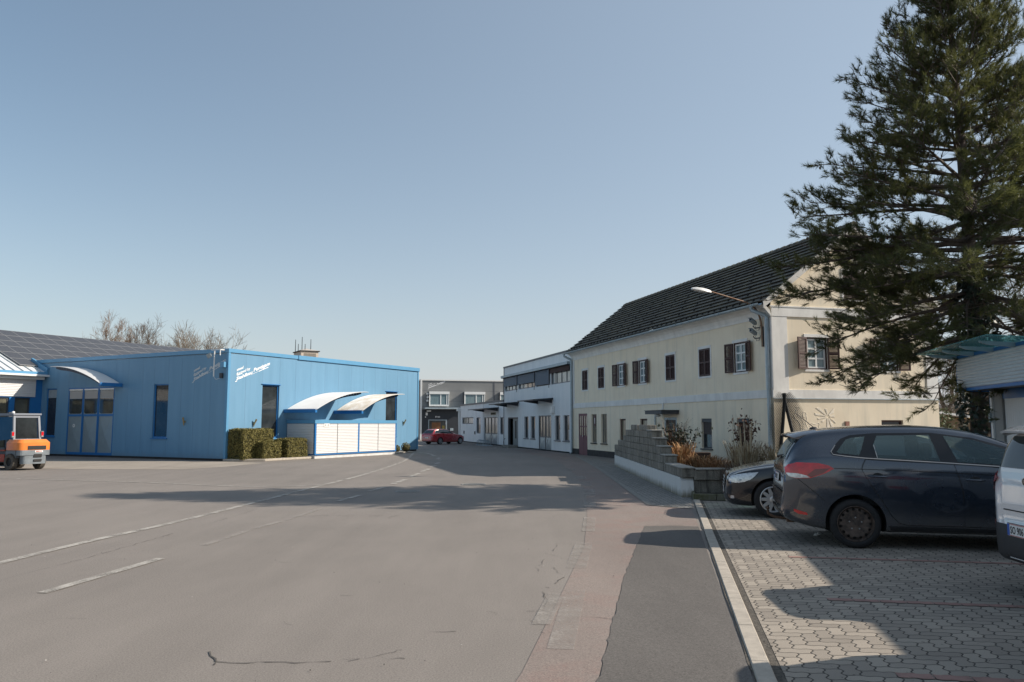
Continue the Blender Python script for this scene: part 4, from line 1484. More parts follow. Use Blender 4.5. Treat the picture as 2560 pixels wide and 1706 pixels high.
mb = MB()
mb.box(-14.75, -0.05, -0.06, TD, 5.58, 5.68)
mb.box(-14.74, -14.66, -0.03, 0.0, 0.1, 5.58)
mb.build('roof', M['trim_grey'], tall)
mb = MB()
mb.box(-14.85, -0.3, -0.22, -0.002, 4.87, 5.02)
mb.box(-14.8, -0.35, -0.19, -0.01, 4.84, 4.87, 1)
mb.build('blind_housing', [M['zinc'], M['black']], tall)
M['glass_sky'] = mat('glass_painted_sky', (0.30, 0.31, 0.31), 0.05, spec=0.8, var=0.5, scale=0.8)  # bright base colour stands in for reflected sky
for k, h in enumerate(bh):
    w = window(tall, I4, *h, M['trim_grey'], M['glass_sky'], 0.06, nx=4, y=0.1)
    zb0 = (4.22, 4.22, 3.96, 4.55)[k]
    slats(I4, h[0] + 0.02, h[1] - 0.02, zb0, 4.83, -0.06, 0.06, 0.02).build('blind', mat('blue_grey_blind', (0.11, 0.15, 0.20), 0.45, 0.3) if k < 3 else M['shutter'], w)
    mb = MB()
    mb.box(h[0] - 0.06, h[0] - 0.03, -0.12, -0.09, 3.72, 4.85)
    mb.build('guide_rail', M['trim_grey'], w)
for k in (1, 2, 4, 5):
    w = window(tall, I4, *th[k], M['trim_grey'], M['glass'], 0.05, y=0.12, sill=M['trim_grey'])
    a, b, z0, z1 = th[k]
    mb = MB()
    mb.box((a + b) / 2, b - 0.06, 0.118, 0.122, z0 + 0.05, z0 + 0.62)
    mb.build('frosted_film', mat('frosted_film', (0.40, 0.42, 0.43), 0.5), w)


def glass_gate(P, T, a, b, z1, zm):
    mb = MB(T)
    mb.box(a, b, 0.03, 0.1, z1 - 0.06, z1)
    mb.box(a, a + 0.05, 0.03, 0.1, 0.05, z1 - 0.06)
    mb.box(b - 0.05, b, 0.03, 0.1, 0.05, z1 - 0.06)
    mb.box((a + b) / 2 - 0.03, (a + b) / 2 + 0.03, 0.03, 0.1, 0.05, z1 - 0.06)
    g = mb.build('gate_frame', M['trim_grey'], P)
    m_ = (a + b) / 2
    for p, q in ((a + 0.05, m_ - 0.03), (m_ + 0.03, b - 0.05)):
        mb = MB(T)
        cx, cz = (p + q) / 2, (0.08 + zm) / 2
        mb.add([(p, 0.06, 0.08), (q, 0.06, 0.08), (q, 0.06, zm), (p, 0.06, zm), (cx, 0.0, cz)], [(0, 1, 4), (1, 2, 4), (2, 3, 4), (3, 0, 4)])
        mb.build('steel_panel', M['gate_steel'], g)
        mb = MB(T)
        mb.box(p, q, 0.07, 0.08, zm, z1 - 0.06)
        mb.build('pane', M['glass_gate'], g)
        mb = MB(T)
        mb.box(p, q, 0.03, 0.085, zm - 0.03, zm + 0.03)
        c = (p + q) / 2
        mb.box(c - 0.02, c + 0.02, 0.04, 0.085, zm + 0.03, z1 - 0.06)
        mb.build('glazing_bar', M['trim_grey'], g)
    mb = MB(T)
    mb.box(m_ + 0.3, m_ + 0.42, 0.05, 0.055, 1.0, 1.25) if z1 > 2.2 else mb.box(m_ + 0.3, m_ + 0.42, -0.01, 0.0, 0.5, 0.72)
    mb.build('notice', M['white_plastic'], g)
    return g


M['gate_steel'] = mat('grey_gate_sheet', (0.36, 0.40, 0.42), 0.45, 0.3, var=0.08)
M['glass_gate'] = mat('workshop_gate_glass', (0.26, 0.25, 0.21), 0.1, spec=0.6, var=0.6, scale=1.6, stretch=(2, 1, 0.5))
glass_gate(tall, I4, -6.3, -3.8, 2.1, 0.82)
a, b, _, z1 = th[0]
mb = MB()
mb.box(a, a + 0.08, 0.0, 0.16, 0, z1)
mb.box(b - 0.08, b, 0.0, 0.16, 0, z1)
mb.box(a + 0.08, b - 0.08, 0.0, 0.16, z1 - 0.08, z1)
d_ = mb.build('entrance', M['trim_grey'], tall)
mb = MB()
mb.box(a + 1.0, b - 0.1, 0.1, 0.16, 0.05, z1 - 0.1)
mb.build('door', mat('grey_green_door', (0.16, 0.20, 0.21), 0.5), d_)
mb = MB()
mb.box(a + 1.5, b - 0.75, 0.094, 0.099, 0.6, 1.8)
mb.build('pane', M['black'], d_)
mb = MB()
mb.box(a + 0.9, b - 0.02, -0.7, -0.02, 0.0, 0.16)
mb.build('step', M['kerb_dark'], tall, bevel=0.01)
M['canopy_dark'] = mat('dark_canopy', (0.04, 0.042, 0.05), 0.5)


def flat_canopy(P, a, b, z, d=1.25):
    mb = MB()
    mb.add([(x, y, zz) for x in (a, b) for y, zz in ((0, z), (-d, z - 0.06), (-d, z), (0, z + 0.1))], [(0, 1, 2, 3), (7, 6, 5, 4), (0, 4, 5, 1), (3, 2, 6, 7), (1, 5, 6, 2), (0, 3, 7, 4)])
    c = mb.build('canopy', M['canopy_dark'], P)
    for x in (a + 0.25, b - 0.3):
        mb = MB()
        mb.prism([(-0.01, z - 0.2), (-0.01, z), (-d * 0.75, z - 0.04), (-d * 0.7, z - 0.07)], x, x + 0.06, 'x')
        mb.build('bracket', M['canopy_dark'], c)
    return c


flat_canopy(tall, -14.2, -10.7, 2.98)
flat_canopy(tall, -6.7, -3.4, 3.02)
mb = MB()
mb.box(-3.5, -3.15, -0.18, -0.003, 2.2, 2.62)
mb.build('wall_box', M['white_plastic'], tall, bevel=0.02)

low = thing('low_workshop', 'low white workshop with a glazed gate and strip window beyond the bicycle', 'building', A0, HRZ)
lh = [(-20.86, -16.6, 0.0, 2.1), (-29.5, -24.9, 1.58, 2.14), (-23.7, -22.15, 0.81, 2.1), (-15.84, -14.9, 0.83, 2.07)]
mb = MB()
mb.wall(-30.3, -14.69, 0.08, 3.2, [(q[0], q[1], max(q[2], 0.08), q[3]) for q in lh], 0.0, 0.15)
mb.poly([(-30.3, 0, 0.08), (-30.3, 7, 0.08), (-30.3, 7, 3.2), (-30.3, 0, 3.2)])
mb.poly([(-30.3, 7, 0.08), (-14.69, 7, 0.08), (-14.69, 7, 3.2), (-30.3, 7, 3.2)])
mb.build('wall', M['white_panel'], low, recalc=False)
mb = MB()
mb.box(-30.2, -14.75, 0.4, 6.8, 0.0, 3.1)
mb.box(-30.25, -14.72, 0.03, 0.4, 0.0, 0.08)
mb.build('interior', M['dark'], low)
mb = MB()
mb.box(-30.4, -14.69, -0.07, 7.05, 3.2, 3.32)
mb.build('roof', M['trim_grey'], low)
for x in (-21.05, -16.3):
    mb = MB()
    mb.box(x - 0.03, x + 0.03, -0.004, 0.0, 0.1, 3.2)
    mb.build('panel_joint', M['trim_grey'], low)
glass_gate(low, I4, -20.86, -16.6, 2.1, 0.86)
window(low, I4, *lh[1], M['trim_grey'], M['glass_gate'], 0.07, nx=2, y=0.1)
for k in (2, 3):
    w = window(low, I4, *lh[k], M['trim_grey'], M['glass'], 0.06, y=0.1)
flat_canopy(low, -21.3, -16.2, 2.72)
for x in (-28.6, -24.2):
    mb = MB()
    mb.box(x - 0.2, x + 0.2, -0.03, -0.001, 0.72, 0.98)
    mb.box(x - 0.1, x + 0.15, -0.034, -0.03, 0.75, 0.95, 1)
    mb.build('wall_vent', [M['trim_grey'], M['dark']], low)
mb = MB()
for k, s in enumerate('XXXXXXX'):
    mb.box(-18.6 + 0.2 * k, -18.45 + 0.2 * k, -0.012, -0.001, 2.3, 2.42)
mb.box(-18.7, -17.1, -0.006, -0.001, 2.27, 2.45, 1)
mb.build('sign_plate', [M['plinth'], mat('ochre_sign', (0.30, 0.26, 0.16), 0.7)], low)
mb = MB()
mb.tube([(-30.4, -0.1, 2.75), (-30.4, -0.1, 2.4), (-30.35, -0.06, 0.0)], 0.09, 8)
mb.box(-30.65, -30.2, -0.3, 0.0, 2.72, 3.0)
mb.build('downpipe', M['white_plastic'], low)

# ------------------------------------------------------------------ grey office block at the end of the yard
AG = Vector((-9.1, 80.4, 0))
GRZ = math.atan2(0.2634, 0.9647)
office = thing('office_building', 'dark grey panelled office block at the end of the yard behind the red car', 'building', AG, GRZ)
M['grey_panel'] = mat('grey_panel_cladding', (0.20, 0.205, 0.205), 0.55, var=0.08, scale=0.8)
M['black_panel'] = mat('anthracite_wall', (0.028, 0.033, 0.042), 0.5, var=0.2, scale=1)
gw = [(0.75, 2.66, 3.42, 4.56), (4.36, 6.38, 3.42, 4.56), (8.1, 10.1, 3.42, 4.56)]
gd = (0.70, 2.60, 0.0, 2.0)
mb = MB()
mb.wall(0, 12.5, 3.02, 5.94, [], 0.0, 0.1)
for z in (3.85, 4.9):
    mb.box(0, 12.5, -0.003, 0.0, z, z + 0.025, 1)
mb.box(7.46, 7.58, -0.03, 0.0, 3.02, 5.94, 1)
mb.poly([(0, 0, 0), (0, 9, 0), (0, 9, 5.94), (0, 0, 5.94)])
mb.poly([(12.5, 0, 0), (12.5, 9, 0), (12.5, 9, 5.94), (12.5, 0, 5.94)])
mb.build('wall', [M['grey_panel'], M['trim_grey']], office, recalc=False)
mb = MB()
mb.wall(0, 12.5, 0, 3.02, [gd], 0.0, 0.3)
mb.build('ground_floor_wall', M['black_panel'], office, recalc=False)
mb = MB()
mb.box(-0.12, 12.6, -0.08, 9.0, 5.94, 6.06)
mb.box(-0.14, 0.02, -0.1, 0.06, 0.0, 5.94)
mb.build('roof_trim', M['white_plastic'], office)
for a, b, z0, z1 in gw:
    mb = MB()
    mb.box(a - 0.06, b + 0.06, -0.42, -0.002, z0 - 0.08, z0 - 0.01)
    mb.box(a - 0.06, a, -0.42, -0.002, z0 - 0.01, z1)
    mb.box(b, b + 0.06, -0.42, -0.002, z0 - 0.01, z1)
    mb.box(a - 0.06, b + 0.1, -0.46, -0.002, z1, z1 + 0.26)
    w = mb.build('window_box', M['white_frame'], office)
    mb = MB()
    for p, q in ((a, a + 0.06), (a + (b - a) * 0.56, a + (b - a) * 0.56 + 0.1), (b - 0.2, b - 0.12)):
        mb.box(p, q, -0.40, -0.34, z0, z1)
    mb.box(a, b, -0.395, -0.34, z0, z0 + 0.08)
    mb.build('window_frame', M['white_frame'], w)
    mb = MB()
    mb.box(a, b, -0.36, -0.345, z0, z1)
    mb.build('pane', M['glass_curtain'], w)
    mb = MB()
    mb.box(a - 0.065, a - 0.06, -0.42, 0.0, z0 - 0.08, z1 + 0.26)  # thin black sheet painted in for the shade on the box's left side
    mb.build('shade_cheek', M['black_panel'], w)
mb = MB()
mb.box(0.2, 4.4, -1.1, -0.002, 3.06, 3.2)
mb.build('canopy', M['zinc'], office)
mb = MB()
for q in ((gd[0], gd[0] + 0.08, 0, 2.0), (gd[1] - 0.08, gd[1], 0, 2.0), (gd[0] + 0.08, gd[1] - 0.08, 1.92, 2.0)):
    mb.box(q[0], q[1], -0.02, 0.1, q[2], q[3])
e_ = mb.build('entrance', M['zinc'], office)
mb = MB()
mb.box(gd[0] + 0.08, gd[1] - 0.08, 0.2, 0.22, 0, 1.92)
mb.build('pane', mat('lobby_glass', (0.10, 0.10, 0.095), 0.1, var=0.5, scale=2), e_)
mb = MB()
mb.box(1.08, 1.98, 0.15, 0.19, 0.0, 1.72)
mb.build('door', mat('brown_wooden_door', (0.22, 0.095, 0.035), 0.5, var=0.2, scale=3), e_)
mb = MB()
mb.box(2.15, 2.4, 0.15, 0.19, 0.9, 1.4)
mb.build('poster', mat('ochre_poster', (0.35, 0.26, 0.06), 0.6), e_)
mb = MB()
text_mesh(mb, 'BÜRO', 0.17, lambda x, y, d: (1.40 + x, -0.006 - d, 2.22 + y), 0.008, space=1.1)
mb.build('lettering', M['letter'], office, recalc=False)
logo(office, I4, 0.66, 5.13, 0.86, M['letter'])
mb = MB()
mb.box(2.92, 3.25, -0.08, -0.002, 0.88, 1.14)
mb.build('letter_box', M['zinc'], office)
mb = MB()
mb.box(0.42, 0.62, -0.03, -0.002, 2.42, 2.7)
mb.box(0.36, 0.46, -0.03, -0.002, 2.2, 2.32)
mb.build('wall_sign', M['white_plastic'], office)
mb = MB()
for z in (4.6, 3.9):
    mb.box(0.46, 0.64, -0.3, -0.002, z - 0.09, z + 0.09)
mb.bar((0.5, -0.25, 4.2), (0.66, -0.35, 4.3), 0.14)
mb.tube([(0.55, -0.15, 3.9), (0.55, -0.15, 4.6)], 0.03, 6)
mb.build('floodlight_bank', M['white_plastic'], office)
mb = MB()
mb.box(0.5, 0.9, -0.4, -0.1, 2.8, 2.92)
mb.build('spotlight', M['white_plastic'], office)

dist = thing('distant_house', 'dark grey house gable far behind the gap beside the office block', 'house', (-14.3, 104, 0), 0.2)
mb = MB()
mb.box(-4, 1.6, 0, 6, 0, 6.6)
mb.build('wall', mat('dull_grey_render', (0.16, 0.165, 0.18), 0.8, var=0.2, scale=0.6), dist)
mb = MB()
mb.prism([(-0.3, 6.6), (6.3, 6.6), (3, 8.2)], -4.2, 1.8, 'x')
mb.build('roof', M['trim_grey'], dist)
mb = MB()
mb.box(0.3, 1.2, -0.04, 0.0, 4.3, 4.7)
mb.box(0.3, 1.2, -0.04, 0.0, 1.0, 1.5)
mb.build('window', M['white_plastic'], dist)
# ------------------------------------------------------------------ cars
def rounded_xy(x0, x1, y0, y1, r):
    out = []
    for cx, cy, a0 in ((x1 - r, y1 - r, 0), (x0 + r, y1 - r, 90), (x0 + r, y0 + r, 180), (x1 - r, y0 + r, 270)):
        out += [(cx + r * math.cos(R(a0 + 22.5 * s)), cy + r * math.sin(R(a0 + 22.5 * s))) for s in range(5)]
    return out


def car_paint(name, col, metal=0.3, rough=0.28, dust=0.5, cior=1.8):
    n = NT(name, rough, 0.5)
    n.b.inputs['Metallic'].default_value = metal
    n.b.inputs['Coat Weight'].default_value = 1.0
    n.b.inputs['Coat IOR'].default_value = cior
    n.b.inputs['Coat Roughness'].default_value = 0.06
    P = n.tc.outputs['Object']
    d = n.noise(P, 3.0, 5, 0.65)
    x, y, z = n.sep(P)
    lowz = n.ramp(n.math('ADD', n.math('MULTIPLY', z, 0.9), n.math('MULTIPLY', d, 0.5)), [(0.3, (dust,) * 3), (0.8, (0.0,) * 3)])
    n.color(n.mix(lowz, col, (0.16, 0.145, 0.125)))
    n.link(n.ramp(d, [(0.3, (rough * 0.8,) * 3), (0.7, (rough * 1.5,) * 3)]), n.b.inputs['Roughness'])
    return n.m


M['car_glass'] = mat('tinted_car_glass', (0.032, 0.047, 0.052), 0.04, spec=0.8, var=0.4, scale=2.2)
M['car_glass_light'] = mat('see_through_car_glass', (0.085, 0.125, 0.135), 0.05, spec=0.7, var=0.35, scale=2.5)
n = NT('clear_car_glass', 0.03)
n.b.inputs['Base Color'].default_value = (0.22, 0.31, 0.33, 1)  # pale teal base stands in for sky reflected in the panes
tr_ = n.t.nodes.new('ShaderNodeBsdfTransparent')
tr_.inputs['Color'].default_value = (0.72, 0.84, 0.84, 1)
fr_ = n.t.nodes.new('ShaderNodeFresnel')
fr_.inputs['IOR'].default_value = 1.55
mx_ = n.t.nodes.new('ShaderNodeMixShader')
n.link(n.math('ADD', n.math('MULTIPLY', fr_.outputs[0], 0.9), 0.28), mx_.inputs[0])
n.link(tr_.outputs[0], mx_.inputs[1])
n.link(n.b.outputs[0], mx_.inputs[2])
n.link(mx_.outputs[0], n.t.nodes['Material Output'].inputs['Surface'])
M['clear_glass'] = n.m
M['gloss_black'] = mat('gloss_black_trim', (0.008, 0.009, 0.011), 0.2)
M['matt_plastic'] = mat('matt_black_plastic', (0.022, 0.023, 0.026), 0.6, var=0.2, scale=6)
M['chrome'] = mat('chrome_strip', (0.42, 0.39, 0.36), 0.28, 0.9)
M['red_lens'] = mat('red_lamp_lens', (0.62, 0.008, 0.016), 0.2, coat=0.8, var=0.35, scale=9)
M['red_lens_dark'] = mat('dark_red_lamp_lens', (0.16, 0.002, 0.004), 0.15, coat=0.8)
M['clear_lens'] = mat('clear_lamp_lens', (0.55, 0.56, 0.57), 0.15, 0.4, coat=0.8, var=0.3, scale=25)
M['rust_rim'] = mat('rusty_black_steel_rim', (0.13, 0.095, 0.075), 0.6, 0.2, var=0.5, scale=14, col2=(0.03, 0.024, 0.022))
M['alloy'] = mat('silver_alloy_rim', (0.50, 0.51, 0.52), 0.35, 0.7)
M['tyre'] = mat('tyre_rubber', (0.020, 0.020, 0.021), 0.85, var=0.3, scale=12, bump=0.3, bscale=60)
M['plate'] = mat('number_plate', (0.72, 0.72, 0.70), 0.4)
M['plate_blue'] = mat('plate_blue_strip', (0.02, 0.10, 0.42), 0.4)
M['plate_red'] = mat('plate_red_edge', (0.42, 0.05, 0.05), 0.4)


def interp(tab, x):
    if x <= tab[0][0]:
        return tab[0][1]
    if x >= tab[-1][0]:
        return tab[-1][1]
    for k in range(len(tab) - 1):
        a, b = tab[k], tab[k + 1]
        if a[0] <= x <= b[0]:
            h = b[0] - a[0]
            t = (x - a[0]) / h
            def sl(i):
                if i <= 0 or i >= len(tab) - 1:
                    j = 0 if i <= 0 else len(tab) - 2
                    return (tab[j + 1][1] - tab[j][1]) / (tab[j + 1][0] - tab[j][0])
                s0 = (tab[i][1] - tab[i - 1][1]) / (tab[i][0] - tab[i - 1][0])
                s1 = (tab[i + 1][1] - tab[i][1]) / (tab[i + 1][0] - tab[i][0])
                if s0 * s1 <= 0:
                    return 0.0
                return 2 * s0 * s1 / (s0 + s1)
            m0, m1 = sl(k), sl(k + 1)
            t2, t3 = t * t, t * t * t
            return (2 * t3 - 3 * t2 + 1) * a[1] + (t3 - 2 * t2 + t) * h * m0 + (-2 * t3 + 3 * t2) * b[1] + (t3 - t2) * h * m1
    return tab[-1][1]


def section(p, x):
    zt, zb, W, wr = interp(p['top'], x), interp(p['bot'], x), interp(p['plan'], x), interp(p['roofw'], x)
    zc = min(interp(p['belt'], x), zt - 0.03)
    h = zt - zc
    k = min(1.0, h / 0.40)
    wr = W * 0.80 * (1 - k) + min(wr, W * 0.9) * k
    ws = W * 0.945
    zc = max(zc, zb + 0.1)
    H = zc - zb
    d1 = 0.105 * k + 0.30 * h * (1 - k)
    pts = [(0, zb), (W * 0.78, zb), (W * 0.93, zb + 0.025), (W * 0.975, zb + 0.09 * min(1, H / 0.4)), (W * 0.992, zb + 0.30 * H), (W * 1.0, zb + 0.52 * H),
           (W * 1.0, zb + 0.74 * H), (W * 0.985, zb + 0.90 * H), (W * 0.967, zc - 0.005), (ws, zc + 0.02 * k + 0.1 * h * (1 - k)),
           ((ws + wr) / 2 + 0.02 * k, zc + (h - d1) * 0.52), (wr, zt - d1), (wr * 0.955, zt - d1 * 0.52), (wr * 0.84, zt - d1 * 0.2), (wr * 0.45, zt - 0.02 * d1), (0, zt)]
    out = []
    for i in range(len(pts) - 1):
        p0, p1, p2, p3 = (Vector(pts[max(0, i - 1)]), Vector(pts[i]), Vector(pts[i + 1]), Vector(pts[min(len(pts) - 1, i + 2)]))
        for s in range(3):
            t = s / 3
            if i in (0, 1) or i == 8:
                q = p1.lerp(p2, t)
            else:
                q = 0.5 * ((2 * p1) + (p2 - p0) * t + (2 * p0 - 5 * p1 + 4 * p2 - p3) * t * t + (3 * p1 - p0 - 3 * p2 + p3) * t ** 3)
            out.append((max(0.0, q.x), q.y))
    out.append(pts[-1])
    return out


class Car:
    def __init__(self, root, p, paint, under):
        self.root, self.p = root, p
        x0, x1 = p['top'][0][0], p['top'][-1][0]
        xs = set()
        n = 100
        for k in range(n + 1):
            t = k / n
            xs.add(round(x0 + (x1 - x0) * t, 4))
        for k in range(1, 24):
            xs.add(round(x0 + 0.28 * (k / 24) ** 1.6, 4))
            xs.add(round(x1 - 0.28 * (k / 24) ** 1.6, 4))
        xs = sorted(xs)
        vs, fs = [], []
        m = None
        for x in xs:
            s = section(p, x)
            ring = [(x, -y, z) for y, z in s] + [(x, y, z) for y, z in s[-2:0:-1]]
            m = len(ring)
            vs += ring
        for k in range(len(xs) - 1):
            for i in range(m):
                j = (i + 1) % m
                fs.append((k * m + i, k * m + j, (k + 1) * m + j, (k + 1) * m + i))
        for base in (0, (len(xs) - 1) * m):
            fs.append(tuple(base + i for i in range(m)))
        mb = MB()
        mb.add(vs, fs)
        bm0 = bmesh.new()
        me = bpy.data.meshes.new('t')
        me.from_pydata([tuple(v) for v in mb.v], [], mb.f)
        bm0.from_mesh(me)
        self.bvh = BVHTree.FromBMesh(bm0)
        bm0.free()
        bpy.data.meshes.remove(me)
        o = mb.build('body', [paint, under])
        # wheel wells cut with a boolean, applied at once
        cut = MB()
        for ax in (0.0, p['wb']):
            for s in (-1, 1):
                T = Matrix.Translation((ax, s * (p['W'] - 0.30), p['rt'] + 0.005)) @ Matrix.Rotation(R(-90 * s), 4, 'X')
                cut.lathe([(p['ra'], 0.0), (p['ra'], 0.6)], 40, M=T)
        c = cut.build('wheel_cut', under)
        bo = o.modifiers.new('b', 'BOOLEAN')
        bo.object = c
        bo.operation = 'DIFFERENCE'
        bo.solver = 'EXACT'
        bo.material_mode = 'TRANSFER'
        dg = bpy.context.evaluated_depsgraph_get()
        me = bpy.data.meshes.new_from_object(o.evaluated_get(dg))
        me.name = 'body'
        bpy.data.objects.remove(c)
        if 'cabin' in p:
            me = self.hollow(o, me, p['cabin'], under)
        old = o.data
        o.modifiers.clear()
        o.data = me
        bpy.data.meshes.remove(old)
        me.polygons.foreach_set('use_smooth', [True] * len(me.polygons))
        me.set_sharp_from_angle(angle=R(34))
        o.parent = root
        self.body = o

    def hollow(self, o, me, cb, under):
        """empty the cabin and open the windows"""
        o.modifiers.clear()
        o.data = me
        cut = MB()
        xs = [cb['x0'] + (cb['x1'] - cb['x0']) * k / 24 for k in range(25)]
        zf = cb['floor']
        ring = 0
        vs = []
        for x in xs:
            s = section(self.p, x)
            zt = s[-1][1] - 0.05
            def yw(z):
                best = 0.0
                for (y0, z0), (y1, z1) in zip(s, s[1:]):
                    if (z0 - z) * (z1 - z) <= 0 and z0 != z1:
                        best = max(best, y0 + (y1 - y0) * (z - z0) / (z1 - z0))
                return max(0.08, best - 0.06)
            zs = [zf + (zt - zf) * k / 9 for k in range(10)]
            row = [(x, -yw(z + (0.0 if k < 9 else -0.02)), z) for k, z in enumerate(zs)] + [(x, yw(z + (0.0 if k < 9 else -0.02)), z) for k, z in reversed(list(enumerate(zs)))]
            ring = len(row)
            vs += row
        fs = [(k * ring + i, k * ring + (i + 1) % ring, (k + 1) * ring + (i + 1) % ring, (k + 1) * ring + i) for k in range(24) for i in range(ring)]
        fs += [tuple(range(ring)), tuple(24 * ring + i for i in range(ring))]
        cut.add(vs, fs)
        tools = [cut]
        for q in cb['side']:
            t = MB()
            t.prism(q, -1.2, 1.2, 'y')
            tools.append(t)
        t = MB()
        t.prism(cb['rear'], -1.3, cb['x0'] + 0.25, 'x')
        tools.append(t)
        t = MB()
        t.prism(cb['front'], cb['fz'], 2.2, 'z')
        tools.append(t)
        for t in tools:
            c = t.build('cabin_cut', under)
            bo = o.modifiers.new('b', 'BOOLEAN')
            bo.object = c
            bo.operation = 'DIFFERENCE'
            bo.solver = 'EXACT'
            bo.material_mode = 'TRANSFER'
            dg = bpy.context.evaluated_depsgraph_get()
            m2 = bpy.data.meshes.new_from_object(o.evaluated_get(dg))
            m2.name = 'body'
            o.modifiers.clear()
            old = o.data
            o.data = m2
            bpy.data.meshes.remove(old)
            bpy.data.objects.remove(c)
        return bpy.data.meshes.get(o.data.name).copy()

    def hit(self, a, b, side):
        if side == 'rear':
            r = self.bvh.ray_cast(Vector((-5, a, b)), Vector((1, 0, 0)))
        elif side == 'front':
            r = self.bvh.ray_cast(Vector((9, a, b)), Vector((-1, 0, 0)))
        elif side == 'top':
            r = self.bvh.ray_cast(Vector((a, b, 5)), Vector((0, 0, -1)))
        else:
            s = -1 if side == 'right' else 1
            r = self.bvh.ray_cast(Vector((a, s * 5, b)), Vector((0, -s, 0)))
        if r[0] is None:
            return None, None
        view = {'rear': (1, 0, 0), 'front': (-1, 0, 0), 'top': (0, 0, -1), 'left': (0, -1, 0), 'right': (0, 1, 0)}[side]
        return r[0], (-r[1] if r[1].dot(Vector(view)) > 0 else r[1])

    def overlay(self, poly, side, off, grid=0.05, holes=()):
        """a skin over the body, outline given in the side / rear / front / top view"""
        pts = []
        n = len(poly)
        for k in range(n):
            a, b = Vector(poly[k]), Vector(poly[(k + 1) % n])
            m = max(1, int((b - a).length / grid))
            pts += [a.lerp(b, s / m) for s in range(m)]
        nb = len(pts)
        edges = [(k, (k + 1) % nb) for k in range(nb)]
        for hq in holes:
            o_ = len(pts)
            hp = []
            for k in range(len(hq)):
                a, b = Vector(hq[k]), Vector(hq[(k + 1) % len(hq)])
                m = max(1, int((b - a).length / grid))
                hp += [a.lerp(b, s / m) for s in range(m)]
            pts += hp
            edges += [(o_ + k, o_ + (k + 1) % len(hp)) for k in range(len(hp))]
        xs = [p.x for p in pts]
        ys = [p.y for p in pts]
        def inside(q):
            c = False
            for k in range(nb):
                a, b = pts[k], pts[(k + 1) % nb]
                if (a.y > q.y) != (b.y > q.y) and q.x < (b.x - a.x) * (q.y - a.y) / (b.y - a.y) + a.x:
                    c = not c
            return c
        gx = min(xs) + grid / 2
        while gx < max(xs) and not holes:
            gy = min(ys) + grid / 2
            while gy < max(ys):
                q = Vector((gx, gy))
                if inside(q) and min((q - p).length for p in pts[:nb]) > grid * 0.35:
                    pts.append(q)
                gy += grid
            gx += grid
        res = delaunay_2d_cdt(pts, edges, [], 2 if holes else 1, 1e-5)
        if holes:
            res = list(res)
            def ins(q, pl):
                c = False
                for k in range(len(pl)):
                    a, b = pl[k], pl[(k + 1) % len(pl)]
                    if (a[1] > q.y) != (b[1] > q.y) and q.x < (b[0] - a[0]) * (q.y - a[1]) / (b[1] - a[1]) + a[0]:
                        c = not c
                return c
            res[2] = [f for f in res[2] if ins(sum((res[0][i] for i in f), Vector((0, 0))) / len(f), poly) and not any(ins(sum((res[0][i] for i in f), Vector((0, 0))) / len(f), h) for h in holes)]
        vs = []
        bad = set()
        for i, q in enumerate(res[0]):
            co, no = self.hit(q.x, q.y, side)
            if co is None:
                bad.add(i)
                vs.append((0, 0, 0))
            else:
                vs.append(tuple(co + no * off))
        fs = [tuple(f) for f in res[2] if not any(i in bad for i in f)]
        mb = MB()
        mb.add(vs, fs)
        return mb

    def skin(self, name, poly, side, m, off, grid=0.05, parent=None, holes=()):
        mb = self.overlay(poly, side, off, grid, holes)
        o = mb.build(name, m, parent or self.root, smooth=True, angle=60, recalc=False)
        want = {'rear': (-1, 0, 0), 'front': (1, 0, 0), 'top': (0, 0, 1), 'left': (0, 1, 0), 'right': (0, -1, 0)}[side]
        if o.data.polygons and sum(p.normal.dot(Vector(want)) for p in o.data.polygons) < 0:
            o.data.flip_normals()
        return o

    def line(self, pts, side, w, off):
        """thin strip drawn on the body"""
        pts = [Vector(p) for p in pts]
        L, Q = [], []
        for k, p in enumerate(pts):
            t = (pts[min(k + 1, len(pts) - 1)] - pts[max(0, k - 1)]).normalized()
            s = Vector((-t.y, t.x))
            for lst, q in ((L, p + s * w / 2), (Q, p - s * w / 2)):
                co, no = self.hit(q.x, q.y, side)
                if co is None:
                    co, no = self.hit(p.x, p.y, side)
                lst.append(tuple(co + no * off))
        mb = MB()
        n = len(pts)
        mb.add(L + Q, [(k, n + k, n + k + 1, k + 1) for k in range(n - 1)])
        return mb

    def wheels(self, rim_fn, tw=0.205):
        p = self.p
        r = p['rt']
        rr = p['rr']
        first = None
        for ax, s in ((0.0, -1), (p['wb'], -1), (0.0, 1), (p['wb'], 1)):
            if first is None:
                e = bpy.data.objects.new('wheel', None)
                COL.objects.link(e)
                e.parent = self.root
                mb = MB(Matrix.Rotation(R(90), 4, 'X'))
                mb.lathe([(rr, 0.0), (rr + 0.01, 0.012), (rr + 0.03, 0.016), (r - 0.03, 0.010), (r - 0.012, -0.004), (r, -0.03), (r, -tw + 0.03), (r - 0.012, -tw), (rr, -tw + 0.01), (rr, 0.0)], 48, closed=False)
                mb.build('tyre', M['tyre'], e, smooth=True, angle=50)
                rim_fn(e, rr)
                first = e
                w = e
            else:
                w = dup(first, self.root)
            w.location = (ax, s * (p['W'] - 0.018), r)
            w.rotation_euler = (0, 0, 0 if s < 0 else PI)


